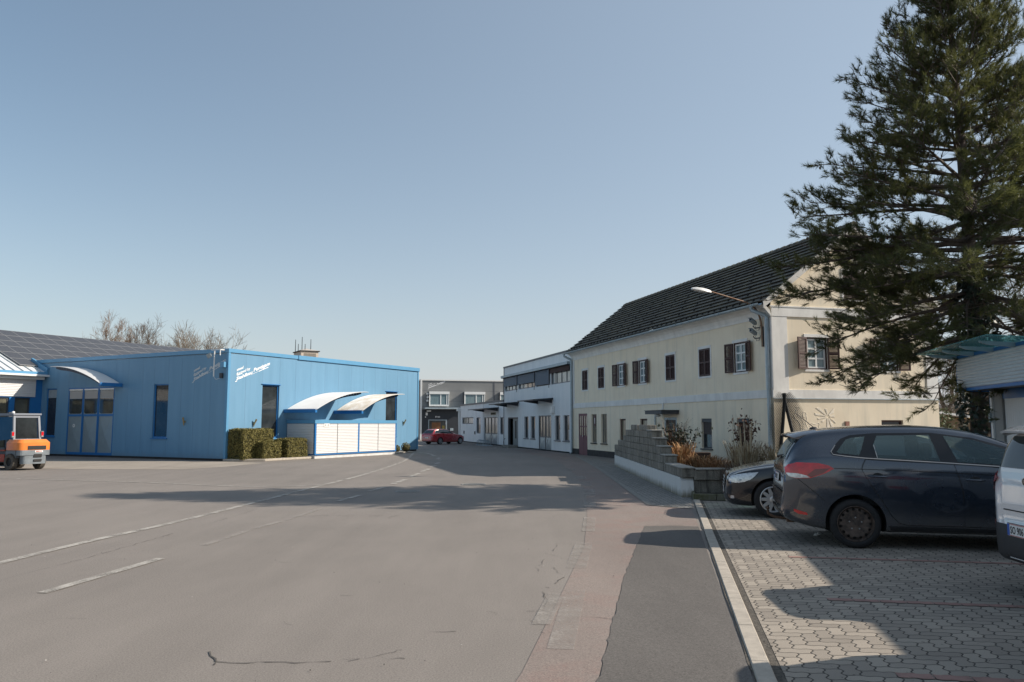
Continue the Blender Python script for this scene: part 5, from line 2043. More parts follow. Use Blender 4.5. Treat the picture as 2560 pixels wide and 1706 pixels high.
def steel_rim(P, rr):
    mb = MB(Matrix.Rotation(R(90), 4, 'X'))
    mb.lathe([(rr, 0.004), (rr - 0.008, 0.006), (rr - 0.014, -0.004), (rr - 0.022, -0.03), (rr - 0.03, -0.042)], 48, closed=False)
    # ring with ventilation holes
    hr = rr * 0.80
    out = [((rr - 0.028) * math.cos(2 * PI * k / 48), (rr - 0.028) * math.sin(2 * PI * k / 48)) for k in range(48)]
    cs = [(hr * math.cos(2 * PI * k / 15), hr * math.sin(2 * PI * k / 15), 0.019) for k in range(15)]
    v2, f2 = holed_plate(out, cs, 12)
    def dome(q):
        d = math.hypot(*q)
        return -0.042 + 0.022 * max(0, 1 - abs(d - hr * 0.93) / 0.06) if d > hr * 0.55 else -0.042 - 0.012 * (1 if d < hr * 0.5 else 0)
    ctr = [(0.45 * hr * math.cos(2 * PI * k / 24), 0.45 * hr * math.sin(2 * PI * k / 24)) for k in range(24)]
    mb.add([(x, y, dome((x, y))) for x, y in v2], f2)
    mb.lathe([(rr * 0.66, -0.03), (rr * 0.60, -0.022), (rr * 0.52, -0.03), (rr * 0.47, -0.036), (rr * 0.2, -0.034), (rr * 0.19, -0.02), (rr * 0.14, -0.018), (0.0, -0.02)], 32, closed=False)
    rim = mb.build('rim', M['rust_rim'], P, smooth=True, angle=40, recalc=False)
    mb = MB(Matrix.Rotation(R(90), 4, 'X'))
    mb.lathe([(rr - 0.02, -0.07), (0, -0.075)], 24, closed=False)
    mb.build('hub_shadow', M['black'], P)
    mb = MB(Matrix.Rotation(R(90), 4, 'X'))
    for k in range(5):
        a = 2 * PI * k / 5 + 0.3
        mb.lathe([(0.011, -0.036), (0.011, -0.018), (0.008, -0.014), (0.0, -0.014)], 6, M=Matrix.Translation((rr * 0.34 * math.cos(a), rr * 0.34 * math.sin(a), 0)))
    mb.build('wheel_bolts', M['steel'], P, recalc=False)['kind'] = 'stuff'
    return rim


def alloy_rim(n_sp):
    def fn(P, rr):
        mb = MB(Matrix.Rotation(R(90), 4, 'X'))
        mb.lathe([(rr, 0.006), (rr - 0.016, 0.01), (rr - 0.024, -0.002), (rr - 0.03, -0.03)], 40, closed=False)
        mb.lathe([(0.07, -0.02), (0.065, 0.0), (0.03, 0.006), (0.0, 0.006)], 20, closed=False)
        for k in range(n_sp):
            a = 2 * PI * k / n_sp
            c, s = math.cos(a), math.sin(a)
            w0, w1 = 0.035, 0.024 if n_sp > 6 else 0.04
            q = [(0.05, -w0), (rr - 0.015, -w1), (rr - 0.015, w1), (0.05, w0)]
            mb.prism([(c * x - s * y, s * x + c * y) for x, y in q], -0.03, 0.0, 'z')
        mb.build('rim', M['alloy'], P, bevel=0.004)
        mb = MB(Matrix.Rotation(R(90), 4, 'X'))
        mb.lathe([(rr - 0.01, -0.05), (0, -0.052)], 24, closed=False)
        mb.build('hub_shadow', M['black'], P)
    return fn


def number_plate(car, side, z, txt, tilt=0.0, y=0.0):
    co, no = car.hit(y, z, side)
    s = -1 if side == 'rear' else 1
    T = Matrix.Translation(co + Vector((s * 0.012, 0, 0))) @ Matrix.Rotation(R(-90 if side == 'rear' else 90), 4, 'Z') @ Matrix.Rotation(tilt, 4, 'X')
    mb = MB(T)
    mb.box(-0.262, 0.262, -0.002, 0.006, -0.062, 0.062)
    pl = mb.build('number_plate', M['matt_plastic'], car.root)
    mb = MB(T)
    mb.box(-0.257, 0.257, -0.006, -0.002, -0.057, 0.057, 0)
    mb.box(-0.257, -0.217, -0.007, -0.006, -0.055, 0.055, 1)
    mb.box(-0.216, 0.257, -0.0068, -0.006, 0.049, 0.055, 2)
    mb.box(-0.216, 0.257, -0.0068, -0.006, -0.055, -0.049, 2)
    if txt:
        text_mesh(mb, txt, 0.095, lambda x, yy, d: (-0.205 + x * 0.72, -0.0075 - d * 0.2, -0.034 + yy), 0.0015, 0.002, mi=3, space=1.05)
    mb.build('plate_face', [M['plate'], M['plate_blue'], M['plate_red'], M['black']], pl, recalc=False)
    return pl


# ---- dark blue-grey people carrier, steel wheels
AX = R(-13)
mpv = thing('parked_car', 'dark blue-grey people carrier with rusty black steel wheels and a tow hook', 'car', (4.71, 11.50, 0.009), AX, 'cars parked on the pavers')
Q_W = [(-0.195, 1.245), (-0.06, 1.405), (0.03, 1.435), (0.19, 1.452), (0.09, 1.205), (-0.15, 1.228)]
R_W = [(0.27, 1.335), (0.34, 1.462), (0.98, 1.475), (1.06, 1.14), (0.305, 1.172)]
F_W = [(1.15, 1.465), (1.5, 1.41), (1.9, 1.29), (2.28, 1.12), (1.9, 1.095), (1.27, 1.128)]
RW_ = [(-0.56, 1.165), (0.56, 1.165), (0.53, 1.41), (-0.53, 1.41)]
FW_ = [(2.60, -0.62), (2.60, 0.62), (1.62, 0.56), (1.62, -0.56)]
P_mpv = dict(cabin=dict(x0=-0.62, x1=2.45, floor=0.50, side=[Q_W, R_W, F_W], rear=RW_, front=FW_, fz=0.99), W=0.903, wb=2.75, rt=0.318, ra=0.375, rr=0.232,
             top=[(-0.905, 0.52), (-0.89, 0.66), (-0.875, 0.82), (-0.865, 0.98), (-0.845, 1.10), (-0.80, 1.22), (-0.70, 1.38), (-0.60, 1.48), (-0.45, 1.535), (-0.15, 1.572), (0.3, 1.598), (0.75, 1.608), (1.1, 1.592), (1.5, 1.535), (1.9, 1.41), (2.3, 1.23), (2.7, 1.05), (2.86, 1.0), (3.2, 0.945), (3.45, 0.86), (3.56, 0.76), (3.61, 0.64), (3.63, 0.52)],
             bot=[(-0.905, 0.40), (-0.86, 0.35), (-0.7, 0.29), (-0.4, 0.225), (-0.1, 0.205), (3.2, 0.20), (3.5, 0.22), (3.63, 0.32)],
             plan=[(-0.905, 0.60), (-0.89, 0.68), (-0.86, 0.755), (-0.80, 0.815), (-0.68, 0.86), (-0.4, 0.893), (0.5, 0.903), (2.2, 0.90), (2.9, 0.885), (3.25, 0.83), (3.45, 0.74), (3.56, 0.62), (3.61, 0.5), (3.63, 0.4)],
             belt=[(-0.9, 0.90), (-0.84, 1.02), (-0.7, 1.14), (-0.3, 1.19), (0.3, 1.15), (1.1, 1.11), (2.0, 1.06), (2.7, 0.98), (3.2, 0.88), (3.63, 0.7)],
             roofw=[(-0.9, 0.60), (-0.5, 0.64), (0.3, 0.675), (1.2, 0.67), (2.0, 0.655), (2.7, 0.70)])
M['paint_mpv'] = car_paint('dark_blue_grey_paint', (0.026, 0.037, 0.056), 0.4, 0.22)
c = Car(mpv, P_mpv, M['paint_mpv'], M['black'])
c.wheels(steel_rim)
for sd in ('right', 'left'):
    s = -1 if sd == 'right' else 1
    dlo = [(-0.27, 1.235), (-0.20, 1.34), (-0.12, 1.42), (0.0, 1.468), (0.3, 1.497), (1.0, 1.505), (1.5, 1.44), (1.95, 1.31), (2.36, 1.13), (2.42, 1.075), (1.75, 1.08), (1.1, 1.12), (0.15, 1.17), (-0.18, 1.20), (-0.25, 1.21)]
    sur = c.skin('window_surround', dlo, sd, M['gloss_black'], 0.003, 0.06, holes=[Q_W, R_W, F_W])
    for nm, q, mm in (('quarter_window', Q_W, M['clear_glass']),
                      ('rear_door_window', R_W, M['clear_glass']),
                      ('front_door_window', F_W, M['clear_glass'])):
        c.skin(nm, q, sd, mm, 0.006, 0.05)
    c.line([(-0.20, 1.335), (-0.262, 1.25), (-0.24, 1.212), (-0.1, 1.192), (0.15, 1.168), (0.6, 1.145), (1.1, 1.118), (1.75, 1.078), (2.3, 1.066)], sd, 0.011, 0.008).build('chrome_strip', M['chrome'], mpv, recalc=False)
    c.line([(0.28, 1.34), (0.305, 1.175)], sd, 0.010, 0.009).build('window_divider', M['chrome'], mpv, recalc=False)
    rd = [(0.155, 1.155), (0.12, 1.09), (0.10, 1.03), (0.20, 0.83), (0.335, 0.62), (0.45, 0.42), (0.53, 0.34), (0.64, 0.315), (1.29, 0.315), (1.292, 0.75), (1.25, 0.95), (1.205, 1.10)]
    fd = [(1.22, 1.10), (1.262, 0.95), (1.304, 0.75), (1.304, 0.315), (2.25, 0.30), (2.36, 0.5), (2.40, 0.75), (2.38, 1.05), (1.75, 1.066)]
    for nm, q, hx in (('rear_door', rd, (0.17, 0.41, 0.935)), ('front_door', fd, (1.33, 1.56, 0.905))):
        d = c.skin(nm, q, sd, M['paint_mpv'], 0.0035, 0.055)
        c.line([*q, q[0]], sd, 0.011, 0.0042).build('door_gap', M['black'], d, recalc=False)
        a, _ = c.hit((hx[0] + hx[1]) / 2, hx[2], sd)
        mb = MB()
        cx = (hx[0] + hx[1]) / 2
        mb.lathe([(0.045, 0.0), (0.04, 0.004), (0.0, 0.004)], 20, M=Matrix.Translation((cx, a.y, hx[2] + 0.005)) @ Matrix.Rotation(R(-90 * s), 4, 'X') @ Matrix.Scale(1.5, 4, (1, 0, 0)), mi=1)
        mb.tube([(hx[0], a.y + s * 0.008, hx[2] + 0.004), (hx[0] + 0.05, a.y + s * 0.03, hx[2] + 0.004), (hx[1] - 0.05, a.y + s * 0.03, hx[2] + 0.001), (hx[1], a.y + s * 0.008, hx[2])], [0.008, 0.014, 0.014, 0.008], 8)
        mb.build('handle', [M['paint_mpv'], M['black']], d, smooth=True)
    tl = c.skin('tail_light', [(-0.845, 1.03), (-0.80, 1.075), (-0.70, 1.108), (-0.44, 1.102), (-0.31, 1.072), (-0.24, 1.03), (-0.36, 0.965), (-0.54, 0.902), (-0.72, 0.895), (-0.80, 0.915), (-0.84, 0.96)], sd, M['red_lens'], 0.010, 0.03)
    c.skin('reversing_lens', [(-0.835, 0.965), (-0.70, 0.962), (-0.585, 0.935), (-0.545, 0.908), (-0.72, 0.90), (-0.80, 0.918)], sd, M['clear_lens'], 0.013, 0.02, tl)
    c.skin('indicator_lens', [(-0.58, 0.945), (-0.48, 1.02), (-0.29, 1.035), (-0.38, 0.972), (-0.53, 0.915)], sd, M['red_lens_dark'], 0.013, 0.02, tl)
    c.skin('reflector', [(-0.76, 0.49), (-0.60, 0.445), (-0.59, 0.415), (-0.70, 0.425), (-0.755, 0.455)], sd, M['red_lens'], 0.006, 0.03)
    c.line([(-0.70, 0.89), (-0.52, 0.74), (-0.36, 0.60)], sd, 0.008, 0.003).build('bumper_gap', M['black'], mpv, recalc=False)
    c.line([(-0.24, 1.035), (0.1, 1.028), (0.7, 1.012), (1.3, 0.988), (2.0, 0.955), (2.4, 0.93)], sd, 0.010, 0.0055).build('crease_shade', M['gloss_black'], mpv, recalc=False)  # last strip: black line put in for the shade along the flank crease
    c.skin('sill', [(0.40, 0.30), (2.34, 0.285), (2.34, 0.215), (0.40, 0.215)], sd, M['matt_plastic'], 0.004, 0.06)
    a, _ = c.hit(2.15, 1.1, sd)
    mb = MB(Matrix.Translation((2.16, a.y + s * 0.14, 1.13)))
    mb.lathe([(0.0, -0.13), (0.06, -0.12), (0.09, -0.04), (0.09, 0.05), (0.05, 0.11), (0.0, 0.12)], 14, M=Matrix.Rotation(R(90), 4, 'X') @ Matrix.Scale(0.8, 4, (1, 0, 0)))
    mb.bar((0, -s * 0.2, -0.05), (0, -s * 0.05, -0.03), 0.05)
    mb.build('wing_mirror', M['paint_mpv'], mpv, smooth=True)
rs = c.skin('rear_window_surround', [(-0.64, 1.135), (0.64, 1.135), (0.60, 1.44), (-0.60, 1.44)], 'rear', M['gloss_black'], 0.004, 0.06, holes=[RW_])
c.skin('rear_window', RW_, 'rear', M['clear_glass'], 0.006, 0.06)
c.skin('windscreen', [(2.66, -0.65), (2.66, 0.65), (1.57, 0.58), (1.57, -0.58)], 'top', M['clear_glass'], 0.006, 0.08)
c.skin('lower_bumper', [(-0.62, 0.36), (0.62, 0.36), (0.66, 0.44), (-0.66, 0.44)], 'rear', M['matt_plastic'], 0.004, 0.06)
c.line([(-0.7, 0.715), (-0.4, 0.725), (0, 0.73), (0.4, 0.725), (0.7, 0.715)], 'rear', 0.012, 0.003).build('tailgate_gap', M['black'], mpv, recalc=False)
c.skin('bumper_step', [(-0.62, 0.675), (0.62, 0.675), (0.64, 0.712), (-0.64, 0.712)], 'rear', M['paint_mpv'], 0.018, 0.06)
number_plate(c, 'rear', 0.875, 'SO 418 BK', R(-6))
# roof spoiler, wiper, aerial, tow hook
mb = MB()
sv = [(-0.80, 1.472), (-0.62, 1.512), (-0.42, 1.545), (-0.42, 1.50), (-0.60, 1.455), (-0.79, 1.455)]
vs = []
for y, k in ((-0.60, 0.10), (-0.52, 0.03), (-0.25, 0.0), (0.25, 0.0), (0.52, 0.03), (0.60, 0.10)):
    vs += [(x + k * (1 if i in (0, 5) else 0.5), y, z - (0.012 if abs(y) > 0.5 else 0) - (0.03 if abs(y) > 0.55 else 0)) for i, (x, z) in enumerate(sv)]
mb.add(vs, [(6 * k + i, 6 * k + (i + 1) % 6, 6 * k + 6 + (i + 1) % 6, 6 * k + 6 + i) for k in range(5) for i in range(6)] + [tuple(range(6)), tuple(range(30, 36))])
sp_ = mb.build('roof_spoiler', M['paint_mpv'], mpv, smooth=True, angle=30)
mb = MB()
mb.box(-0.805, -0.79, -0.12, 0.12, 1.458, 1.47)
mb.build('brake_light', M['red_lens_dark'], sp_)
mb = MB()
mb.tube([(-0.86, 0.02, 1.155), (-0.875, -0.08, 1.165), (-0.83, -0.40, 1.195)], [0.022, 0.014, 0.007], 8)
mb.build('rear_wiper', M['matt_plastic'], mpv)
mb = MB()
mb.lathe([(0.05, 0), (0.035, 0.02), (0.012, 0.035), (0, 0.036)], 14, M=Matrix.Translation((-0.36, 0, 1.545)) @ Matrix.Scale(1.4, 4, (1, 0, 0)))
mb.tube([(-0.36, 0, 1.57), (-0.46, 0, 1.66), (-0.60, 0, 1.775)], [0.007, 0.006, 0.005], 6)
mb.build('aerial', M['matt_plastic'], mpv)
mb = MB()
mb.tube([(-0.55, 0, 0.26), (-0.80, 0, 0.27), (-0.95, 0, 0.29), (-1.02, 0, 0.33), (-1.03, 0, 0.385)], 0.02, 10)
mb.lathe([(0.0, -0.026), (0.02, -0.016), (0.026, 0), (0.02, 0.016), (0.0, 0.026)], 12, M=Matrix.Translation((-1.03, 0, 0.41)))
mb.box(-0.78, -0.62, -0.12, 0.0, 0.23, 0.29)
mb.build('tow_hook', mat('rusty_tow_bar', (0.16, 0.095, 0.06), 0.7, 0.3, var=0.4, scale=15), mpv, smooth=True)
M['seat_cloth'] = mat('grey_seat_cloth', (0.05, 0.055, 0.06), 0.85, var=0.2, scale=8)
for x, y, w in ((1.15, -0.37, 0.25), (1.15, 0.37, 0.25), (0.20, -0.42, 0.24), (0.20, 0.0, 0.2), (0.20, 0.42, 0.24)):
    mb = MB()
    mb.prism([(x - 0.16, 1.12), (x - 0.04, 1.12), (x + 0.10, 0.55), (x - 0.06, 0.52)], y - w, y + w, 'y')
    mb.prism([(x - 0.04, 0.62), (x + 0.46, 0.66), (x + 0.46, 0.52), (x - 0.04, 0.52)], y - w, y + w, 'y')
    sb = mb.build('seat', M['seat_cloth'], mpv, bevel=0.04, seg=3)
    mb = MB()
    mb.prism(rounded_xy(y - 0.13, y + 0.13, 1.17, 1.36, 0.05), x - 0.19, x - 0.09, 'x')
    mb.bar((x - 0.13, y - 0.06, 1.08), (x - 0.13, y - 0.06, 1.2), 0.015)
    mb.bar((x - 0.13, y + 0.06, 1.08), (x - 0.13, y + 0.06, 1.2), 0.015)
    mb.build('headrest', M['seat_cloth'], sb, bevel=0.015)
mb = MB()
mb.prism([(1.85, 0.95), (1.95, 1.02), (2.4, 0.98), (2.4, 0.6), (2.0, 0.6)], -0.72, 0.72, 'y')
mb.build('dashboard', M['matt_plastic'], mpv, bevel=0.02)
mb = MB(Matrix.Translation((1.74, 0.37, 0.98)) @ Matrix.Rotation(R(-62), 4, 'Y'))
mb.tube([(0.18 * math.cos(2 * PI * k / 24), 0.18 * math.sin(2 * PI * k / 24), 0) for k in range(25)], 0.016, 6, cap=False)
mb.bar((-0.17, 0, 0), (0.17, 0, 0), 0.03)
mb.build('steering_wheel', M['matt_plastic'], mpv)
# ---- white compact SUV at the frame edge
suv = thing('parked_car', 'white compact SUV seen from behind with a plate reading SO 906', 'car', (5.635, 7.45, 0.009), R(-4), 'cars parked on the pavers')
P_suv = dict(W=0.925, wb=2.64, rt=0.345, ra=0.40, rr=0.245,
             top=[(-0.905, 0.50), (-0.895, 0.62), (-0.865, 0.70), (-0.845, 0.78), (-0.855, 0.9), (-0.85, 1.02), (-0.83, 1.14), (-0.79, 1.26), (-0.72, 1.41), (-0.64, 1.53), (-0.52, 1.585), (-0.3, 1.61), (0.1, 1.635), (0.7, 1.64), (1.2, 1.60), (1.6, 1.49), (2.1, 1.22), (2.4, 1.10), (3.0, 1.04), (3.35, 0.92), (3.46, 0.78), (3.5, 0.6)],
             bot=[(-0.905, 0.36), (-0.84, 0.32), (-0.5, 0.25), (3.1, 0.24), (3.4, 0.28), (3.5, 0.36)],
             plan=[(-0.905, 0.30), (-0.895, 0.40), (-0.87, 0.51), (-0.83, 0.61), (-0.77, 0.70), (-0.68, 0.79), (-0.55, 0.86), (-0.35, 0.91), (0.5, 0.925), (2.4, 0.92), (3.0, 0.88), (3.3, 0.80), (3.44, 0.66), (3.5, 0.45)],
             belt=[(-0.9, 0.9), (-0.85, 1.0), (-0.7, 1.14), (-0.2, 1.16), (1.0, 1.10), (2.2, 1.06), (3.5, 0.8)],
             roofw=[(-0.9, 0.56), (-0.4, 0.63), (0.4, 0.665), (1.4, 0.655), (2.3, 0.70)])
P_suv['top'] = sorted(P_suv['top'])
M['paint_white'] = car_paint('pearl_white_paint', (0.66, 0.66, 0.67), 0.0, 0.22)
c2 = Car(suv, P_suv, M['paint_white'], M['black'])
c2.wheels(alloy_rim(5), 0.22)
for sd in ('right', 'left'):
    c2.skin('side_window', [(-0.42, 1.22), (-0.25, 1.44), (0.0, 1.50), (1.0, 1.51), (1.5, 1.42), (2.15, 1.14), (2.1, 1.10), (1.0, 1.14), (-0.1, 1.20)], sd, M['car_glass'], 0.005, 0.06)
    t_ = c2.skin('tail_light', [(-0.87, 1.09), (-0.70, 1.14), (-0.50, 1.14), (-0.52, 1.04), (-0.66, 0.965), (-0.87, 0.965)], sd, M['red_lens'], 0.016, 0.03)
    c2.skin('lower_cladding', [(-0.9, 0.36), (-0.9, 0.56), (-0.5, 0.60), (-0.42, 0.5), (0.45, 0.45), (2.2, 0.45), (2.2, 0.26), (-0.4, 0.26)], sd, M['matt_plastic'], 0.006, 0.06)
for s in (-1, 1):
    c2.skin('rear_reflector', [(s * 0.62, 0.67), (s * 0.86, 0.68), (s * 0.86, 0.595), (s * 0.66, 0.60)], 'rear', M['red_lens'], 0.012, 0.04)
    c2.skin('tail_light_inner', [(s * 0.60, 1.09), (s * 0.9, 1.09), (s * 0.9, 0.965), (s * 0.66, 0.98)], 'rear', M['red_lens'], 0.012, 0.03)
c2.skin('rear_window', [(-0.58, 1.20), (0.58, 1.20), (0.70, 1.24), (0.60, 1.50), (-0.60, 1.50), (-0.70, 1.24)], 'rear', M['car_glass'], 0.006, 0.05)
c2.skin('bumper', [(-0.86, 0.33), (0.86, 0.33), (0.88, 0.47), (0.60, 0.55), (0.56, 0.66), (-0.56, 0.66), (-0.60, 0.55), (-0.88, 0.47)], 'rear', M['matt_plastic'], 0.007, 0.05)
c2.skin('windscreen', [(2.3, -0.66), (2.3, 0.66), (1.45, 0.58), (1.45, -0.58)], 'top', M['car_glass'], 0.004, 0.08)
c2.line([(-0.80, 0.79), (-0.4, 0.80), (0.4, 0.80), (0.80, 0.79)], 'rear', 0.012, 0.004).build('tailgate_gap', M['black'], suv, recalc=False)
number_plate(c2, 'rear', 0.625, 'SO 906 FL', 0.0, 0.0)
co, no = c2.hit(0, 1.085, 'rear')
T = Matrix.Translation(co + Vector((-0.006, 0, 0))) @ Matrix.Rotation(R(-90), 4, 'Z')
mb = MB(T)
out = [(0.075 * math.cos(2 * PI * k / 32), 0.042 * math.sin(2 * PI * k / 32)) for k in range(32)]
mb.prism(out, -0.014, 0.03, 'y', 0)
mb.prism([(x * 0.88, z * 0.82) for x, z in out], -0.016, -0.014, 'y', 1)
text_mesh(mb, 'KIA', 0.052, lambda x, y, d: (-0.05 + x * 0.95, -0.019 - d * 0.3, -0.018 + y), 0.002, 0.003, mi=0)
mb.build('badge', [M['chrome'], M['gloss_black']], suv, recalc=False)
mb = MB()
mb.tube([(-0.80, 0.0, 1.235), (-0.83, -0.05, 1.25), (-0.76, -0.42, 1.29)], [0.03, 0.018, 0.008], 8)
mb.build('rear_wiper', M['matt_plastic'], suv)

mb = MB()
sv = [(-0.84, 1.555), (-0.70, 1.60), (-0.45, 1.622), (-0.45, 1.57), (-0.70, 1.55), (-0.83, 1.535)]
vs = []
for y, k in ((-0.62, 0.16), (-0.56, 0.07), (-0.40, 0.02), (0.40, 0.02), (0.56, 0.07), (0.62, 0.16)):
    vs += [(x + k * (1 if i in (0, 5) else 0.5), y, z - (0.03 if abs(y) > 0.6 else 0.01 if abs(y) > 0.5 else 0)) for i, (x, z) in enumerate(sv)]
mb.add(vs, [(6 * k + i, 6 * k + (i + 1) % 6, 6 * k + 6 + (i + 1) % 6, 6 * k + 6 + i) for k in range(5) for i in range(6)] + [tuple(range(6)), tuple(range(30, 36))])
mb.build('roof_spoiler', M['paint_white'], suv, smooth=True, angle=30)

# ---- black saloon parked nose to the road
HM = PI + AX
sal = thing('parked_car', 'black saloon parked nose to the road with silver grille and alloy wheels', 'car', (7.40, 14.20, 0.009), HM, 'cars parked on the pavers')
P_sal = dict(W=0.885, wb=2.76, rt=0.318, ra=0.365, rr=0.222,
             top=[(-1.02, 0.55), (-1.0, 0.85), (-0.95, 0.98), (-0.8, 1.04), (-0.4, 1.14), (0.0, 1.33), (0.35, 1.425), (0.8, 1.447), (1.2, 1.41), (1.6, 1.25), (2.0, 1.045), (2.15, 0.99), (2.6, 0.945), (3.0, 0.885), (3.3, 0.805), (3.46, 0.74), (3.52, 0.66), (3.545, 0.5)],
             bot=[(-1.02, 0.36), (-0.9, 0.28), (-0.5, 0.2), (3.1, 0.18), (3.4, 0.19), (3.545, 0.24)],
             plan=[(-1.02, 0.6), (-0.97, 0.74), (-0.8, 0.84), (-0.3, 0.88), (1.5, 0.885), (2.6, 0.88), (3.05, 0.85), (3.3, 0.785), (3.44, 0.68), (3.52, 0.54), (3.545, 0.40)],
             belt=[(-1.0, 0.85), (-0.3, 0.98), (1.0, 0.97), (2.2, 0.92), (2.9, 0.84), (3.3, 0.76), (3.545, 0.62)],
             roofw=[(-0.5, 0.62), (0.4, 0.60), (1.3, 0.60), (2.1, 0.68)])
M['paint_black'] = car_paint('black_paint', (0.007, 0.009, 0.014), 0.2, 0.14, 0.08, 1.45)
c3 = Car(sal, P_sal, M['paint_black'], M['black'])
c3.wheels(alloy_rim(10))
for sd in ('right', 'left'):
    s = -1 if sd == 'right' else 1
    c3.skin('side_window', [(-0.35, 1.02), (-0.05, 1.25), (0.4, 1.35), (1.1, 1.34), (1.5, 1.2), (1.9, 1.01), (1.0, 0.99)], sd, M['car_glass'], 0.005, 0.06)
    h_ = c3.skin('headlight', [(3.49, 0.60), (3.47, 0.685), (3.36, 0.73), (3.1, 0.775), (2.98, 0.785), (3.06, 0.69), (3.18, 0.62), (3.34, 0.585)], sd, M['clear_lens'], 0.008, 0.03)
    fl = c3.line([(3.49, 0.60), (3.47, 0.685), (3.36, 0.73), (3.1, 0.775), (2.98, 0.785), (3.06, 0.69), (3.18, 0.62), (3.34, 0.585), (3.49, 0.60)], sd, 0.012, 0.010).build('lamp_bezel', M['gloss_black'], h_, recalc=False)
    a, _ = c3.hit(3.33, 0.65, sd)
    mb = MB(Matrix.Translation((3.30, a.y - s * 0.005, 0.66)) @ Matrix.Rotation(R(-60 * s), 4, 'X') @ Matrix.Rotation(R(30), 4, 'Y'))
    mb.lathe([(0.055, -0.01), (0.05, 0.012), (0.03, 0.018), (0.0, 0.02)], 16)
    mb.build('projector', M['chrome'], h_, smooth=True)
    c3.skin('fog_light', [(3.40, 0.36), (3.46, 0.36), (3.46, 0.31), (3.40, 0.31)], sd, M['clear_lens'], 0.006, 0.02)
    c3.line([(2.36, 0.24), (2.32, 0.5), (2.3, 0.88)], sd, 0.008, 0.003).build('door_gap', M['black'], sal, recalc=False)
g_ = c3.skin('grille', [(-0.33, 0.50), (0.33, 0.50), (0.40, 0.70), (0.36, 0.715), (-0.36, 0.715), (-0.40, 0.70)], 'front', M['gloss_black'], 0.010, 0.05)
for z in (0.535, 0.59, 0.645):
    c3.line([(-0.33 - (z - 0.5) * 0.3, z), (-0.12, z + 0.006), (0.12, z + 0.006), (0.33 + (z - 0.5) * 0.3, z)], 'front', 0.026, 0.022).build('grille_bar', M['alloy'], g_, recalc=False)
c3.line([(-0.33, 0.495), (-0.40, 0.70), (-0.35, 0.722), (0.35, 0.722), (0.40, 0.70), (0.33, 0.495), (-0.33, 0.495)], 'front', 0.022, 0.024).build('grille_frame', M['chrome'], g_, recalc=False)
c3.skin('lower_grille', [(-0.62, 0.27), (0.62, 0.27), (0.55, 0.38), (-0.55, 0.38)], 'front', M['matt_plastic'], 0.006, 0.06)
c3.skin('windscreen', [(2.02, -0.64), (2.02, 0.64), (1.28, 0.55), (1.28, -0.55)], 'top', M['car_glass'], 0.004, 0.08)
number_plate(c3, 'front', 0.43, 'GU 27 EL', 0.0)

# ---- red estate car far up the yard (built at the smaller size its distance shows)
red = thing('parked_car', 'red estate car parked before the dark office entrance at the end of the yard', 'car', (0, 0, 0.005), R(49))
red.scale = (0.80,) * 3
P_red = dict(W=0.905, wb=2.75, rt=0.325, ra=0.375, rr=0.235,
             top=[(-1.0, 0.5), (-0.98, 0.75), (-0.95, 0.92), (-0.88, 1.02), (-0.72, 1.20), (-0.5, 1.40), (-0.3, 1.46), (0.2, 1.495), (0.8, 1.50), (1.3, 1.44), (1.7, 1.28), (2.1, 1.08), (2.3, 1.0), (2.9, 0.93), (3.3, 0.83), (3.5, 0.72), (3.58, 0.55)],
             bot=[(-1.0, 0.34), (-0.85, 0.28), (-0.4, 0.2), (3.2, 0.19), (3.58, 0.28)],
             plan=[(-1.0, 0.66), (-0.95, 0.78), (-0.8, 0.85), (-0.4, 0.895), (1, 0.905), (2.6, 0.895), (3.1, 0.85), (3.4, 0.74), (3.55, 0.55), (3.58, 0.42)],
             belt=[(-1.0, 0.85), (-0.8, 1.0), (-0.3, 1.04), (1, 1.0), (2.2, 0.95), (3.58, 0.7)],
             roofw=[(-1, 0.58), (0, 0.63), (1.4, 0.62), (2.2, 0.7)])
M['paint_red'] = car_paint('red_paint', (0.40, 0.012, 0.022), 0.1, 0.25)
c4 = Car(red, P_red, M['paint_red'], M['black'])
c4.wheels(alloy_rim(8))
for sd in ('right', 'left'):
    c4.skin('side_window', [(-0.62, 1.10), (-0.42, 1.33), (0.0, 1.39), (1.0, 1.39), (1.4, 1.30), (1.9, 1.06), (1.85, 1.02), (0.8, 1.06)], sd, M['car_glass'], 0.005, 0.06)
    c4.line([(-0.62, 1.09), (-0.4, 1.345), (0.0, 1.405), (1.0, 1.405), (1.4, 1.32), (1.95, 1.05), (0.8, 1.05), (-0.62, 1.09)], sd, 0.02, 0.008).build('chrome_strip', M['chrome'], red, recalc=False)
    c4.skin('tail_light', [(-0.97, 0.92), (-0.6, 0.93), (-0.62, 0.80), (-0.97, 0.79)], sd, M['red_lens'], 0.008, 0.04)
    for x in (0.55, 1.5):
        c4.line([(x, 1.05), (x + 0.03, 0.3)], sd, 0.012, 0.003).build('door_gap', M['black'], red, recalc=False)
c4.skin('rear_window', [(-0.66, 1.05), (0.66, 1.05), (0.56, 1.37), (-0.56, 1.37)], 'rear', M['car_glass'], 0.006, 0.06)
for s in (-1, 1):
    c4.skin('tail_light', [(s * 0.42, 0.92), (s * 0.88, 0.92), (s * 0.88, 0.79), (s * 0.44, 0.80)], 'rear', M['red_lens'], 0.008, 0.04)
c4.skin('windscreen', [(2.2, -0.66), (2.2, 0.66), (1.4, 0.57), (1.4, -0.57)], 'top', M['car_glass'], 0.004, 0.08)
number_plate(c4, 'rear', 0.64, '', 0.0)
q_ = Matrix.Rotation(R(49), 3, 'Z') @ Vector((0, -0.7, 0))
red.location = (-5.56 - q_.x, 62.24 - q_.y, 0.005)

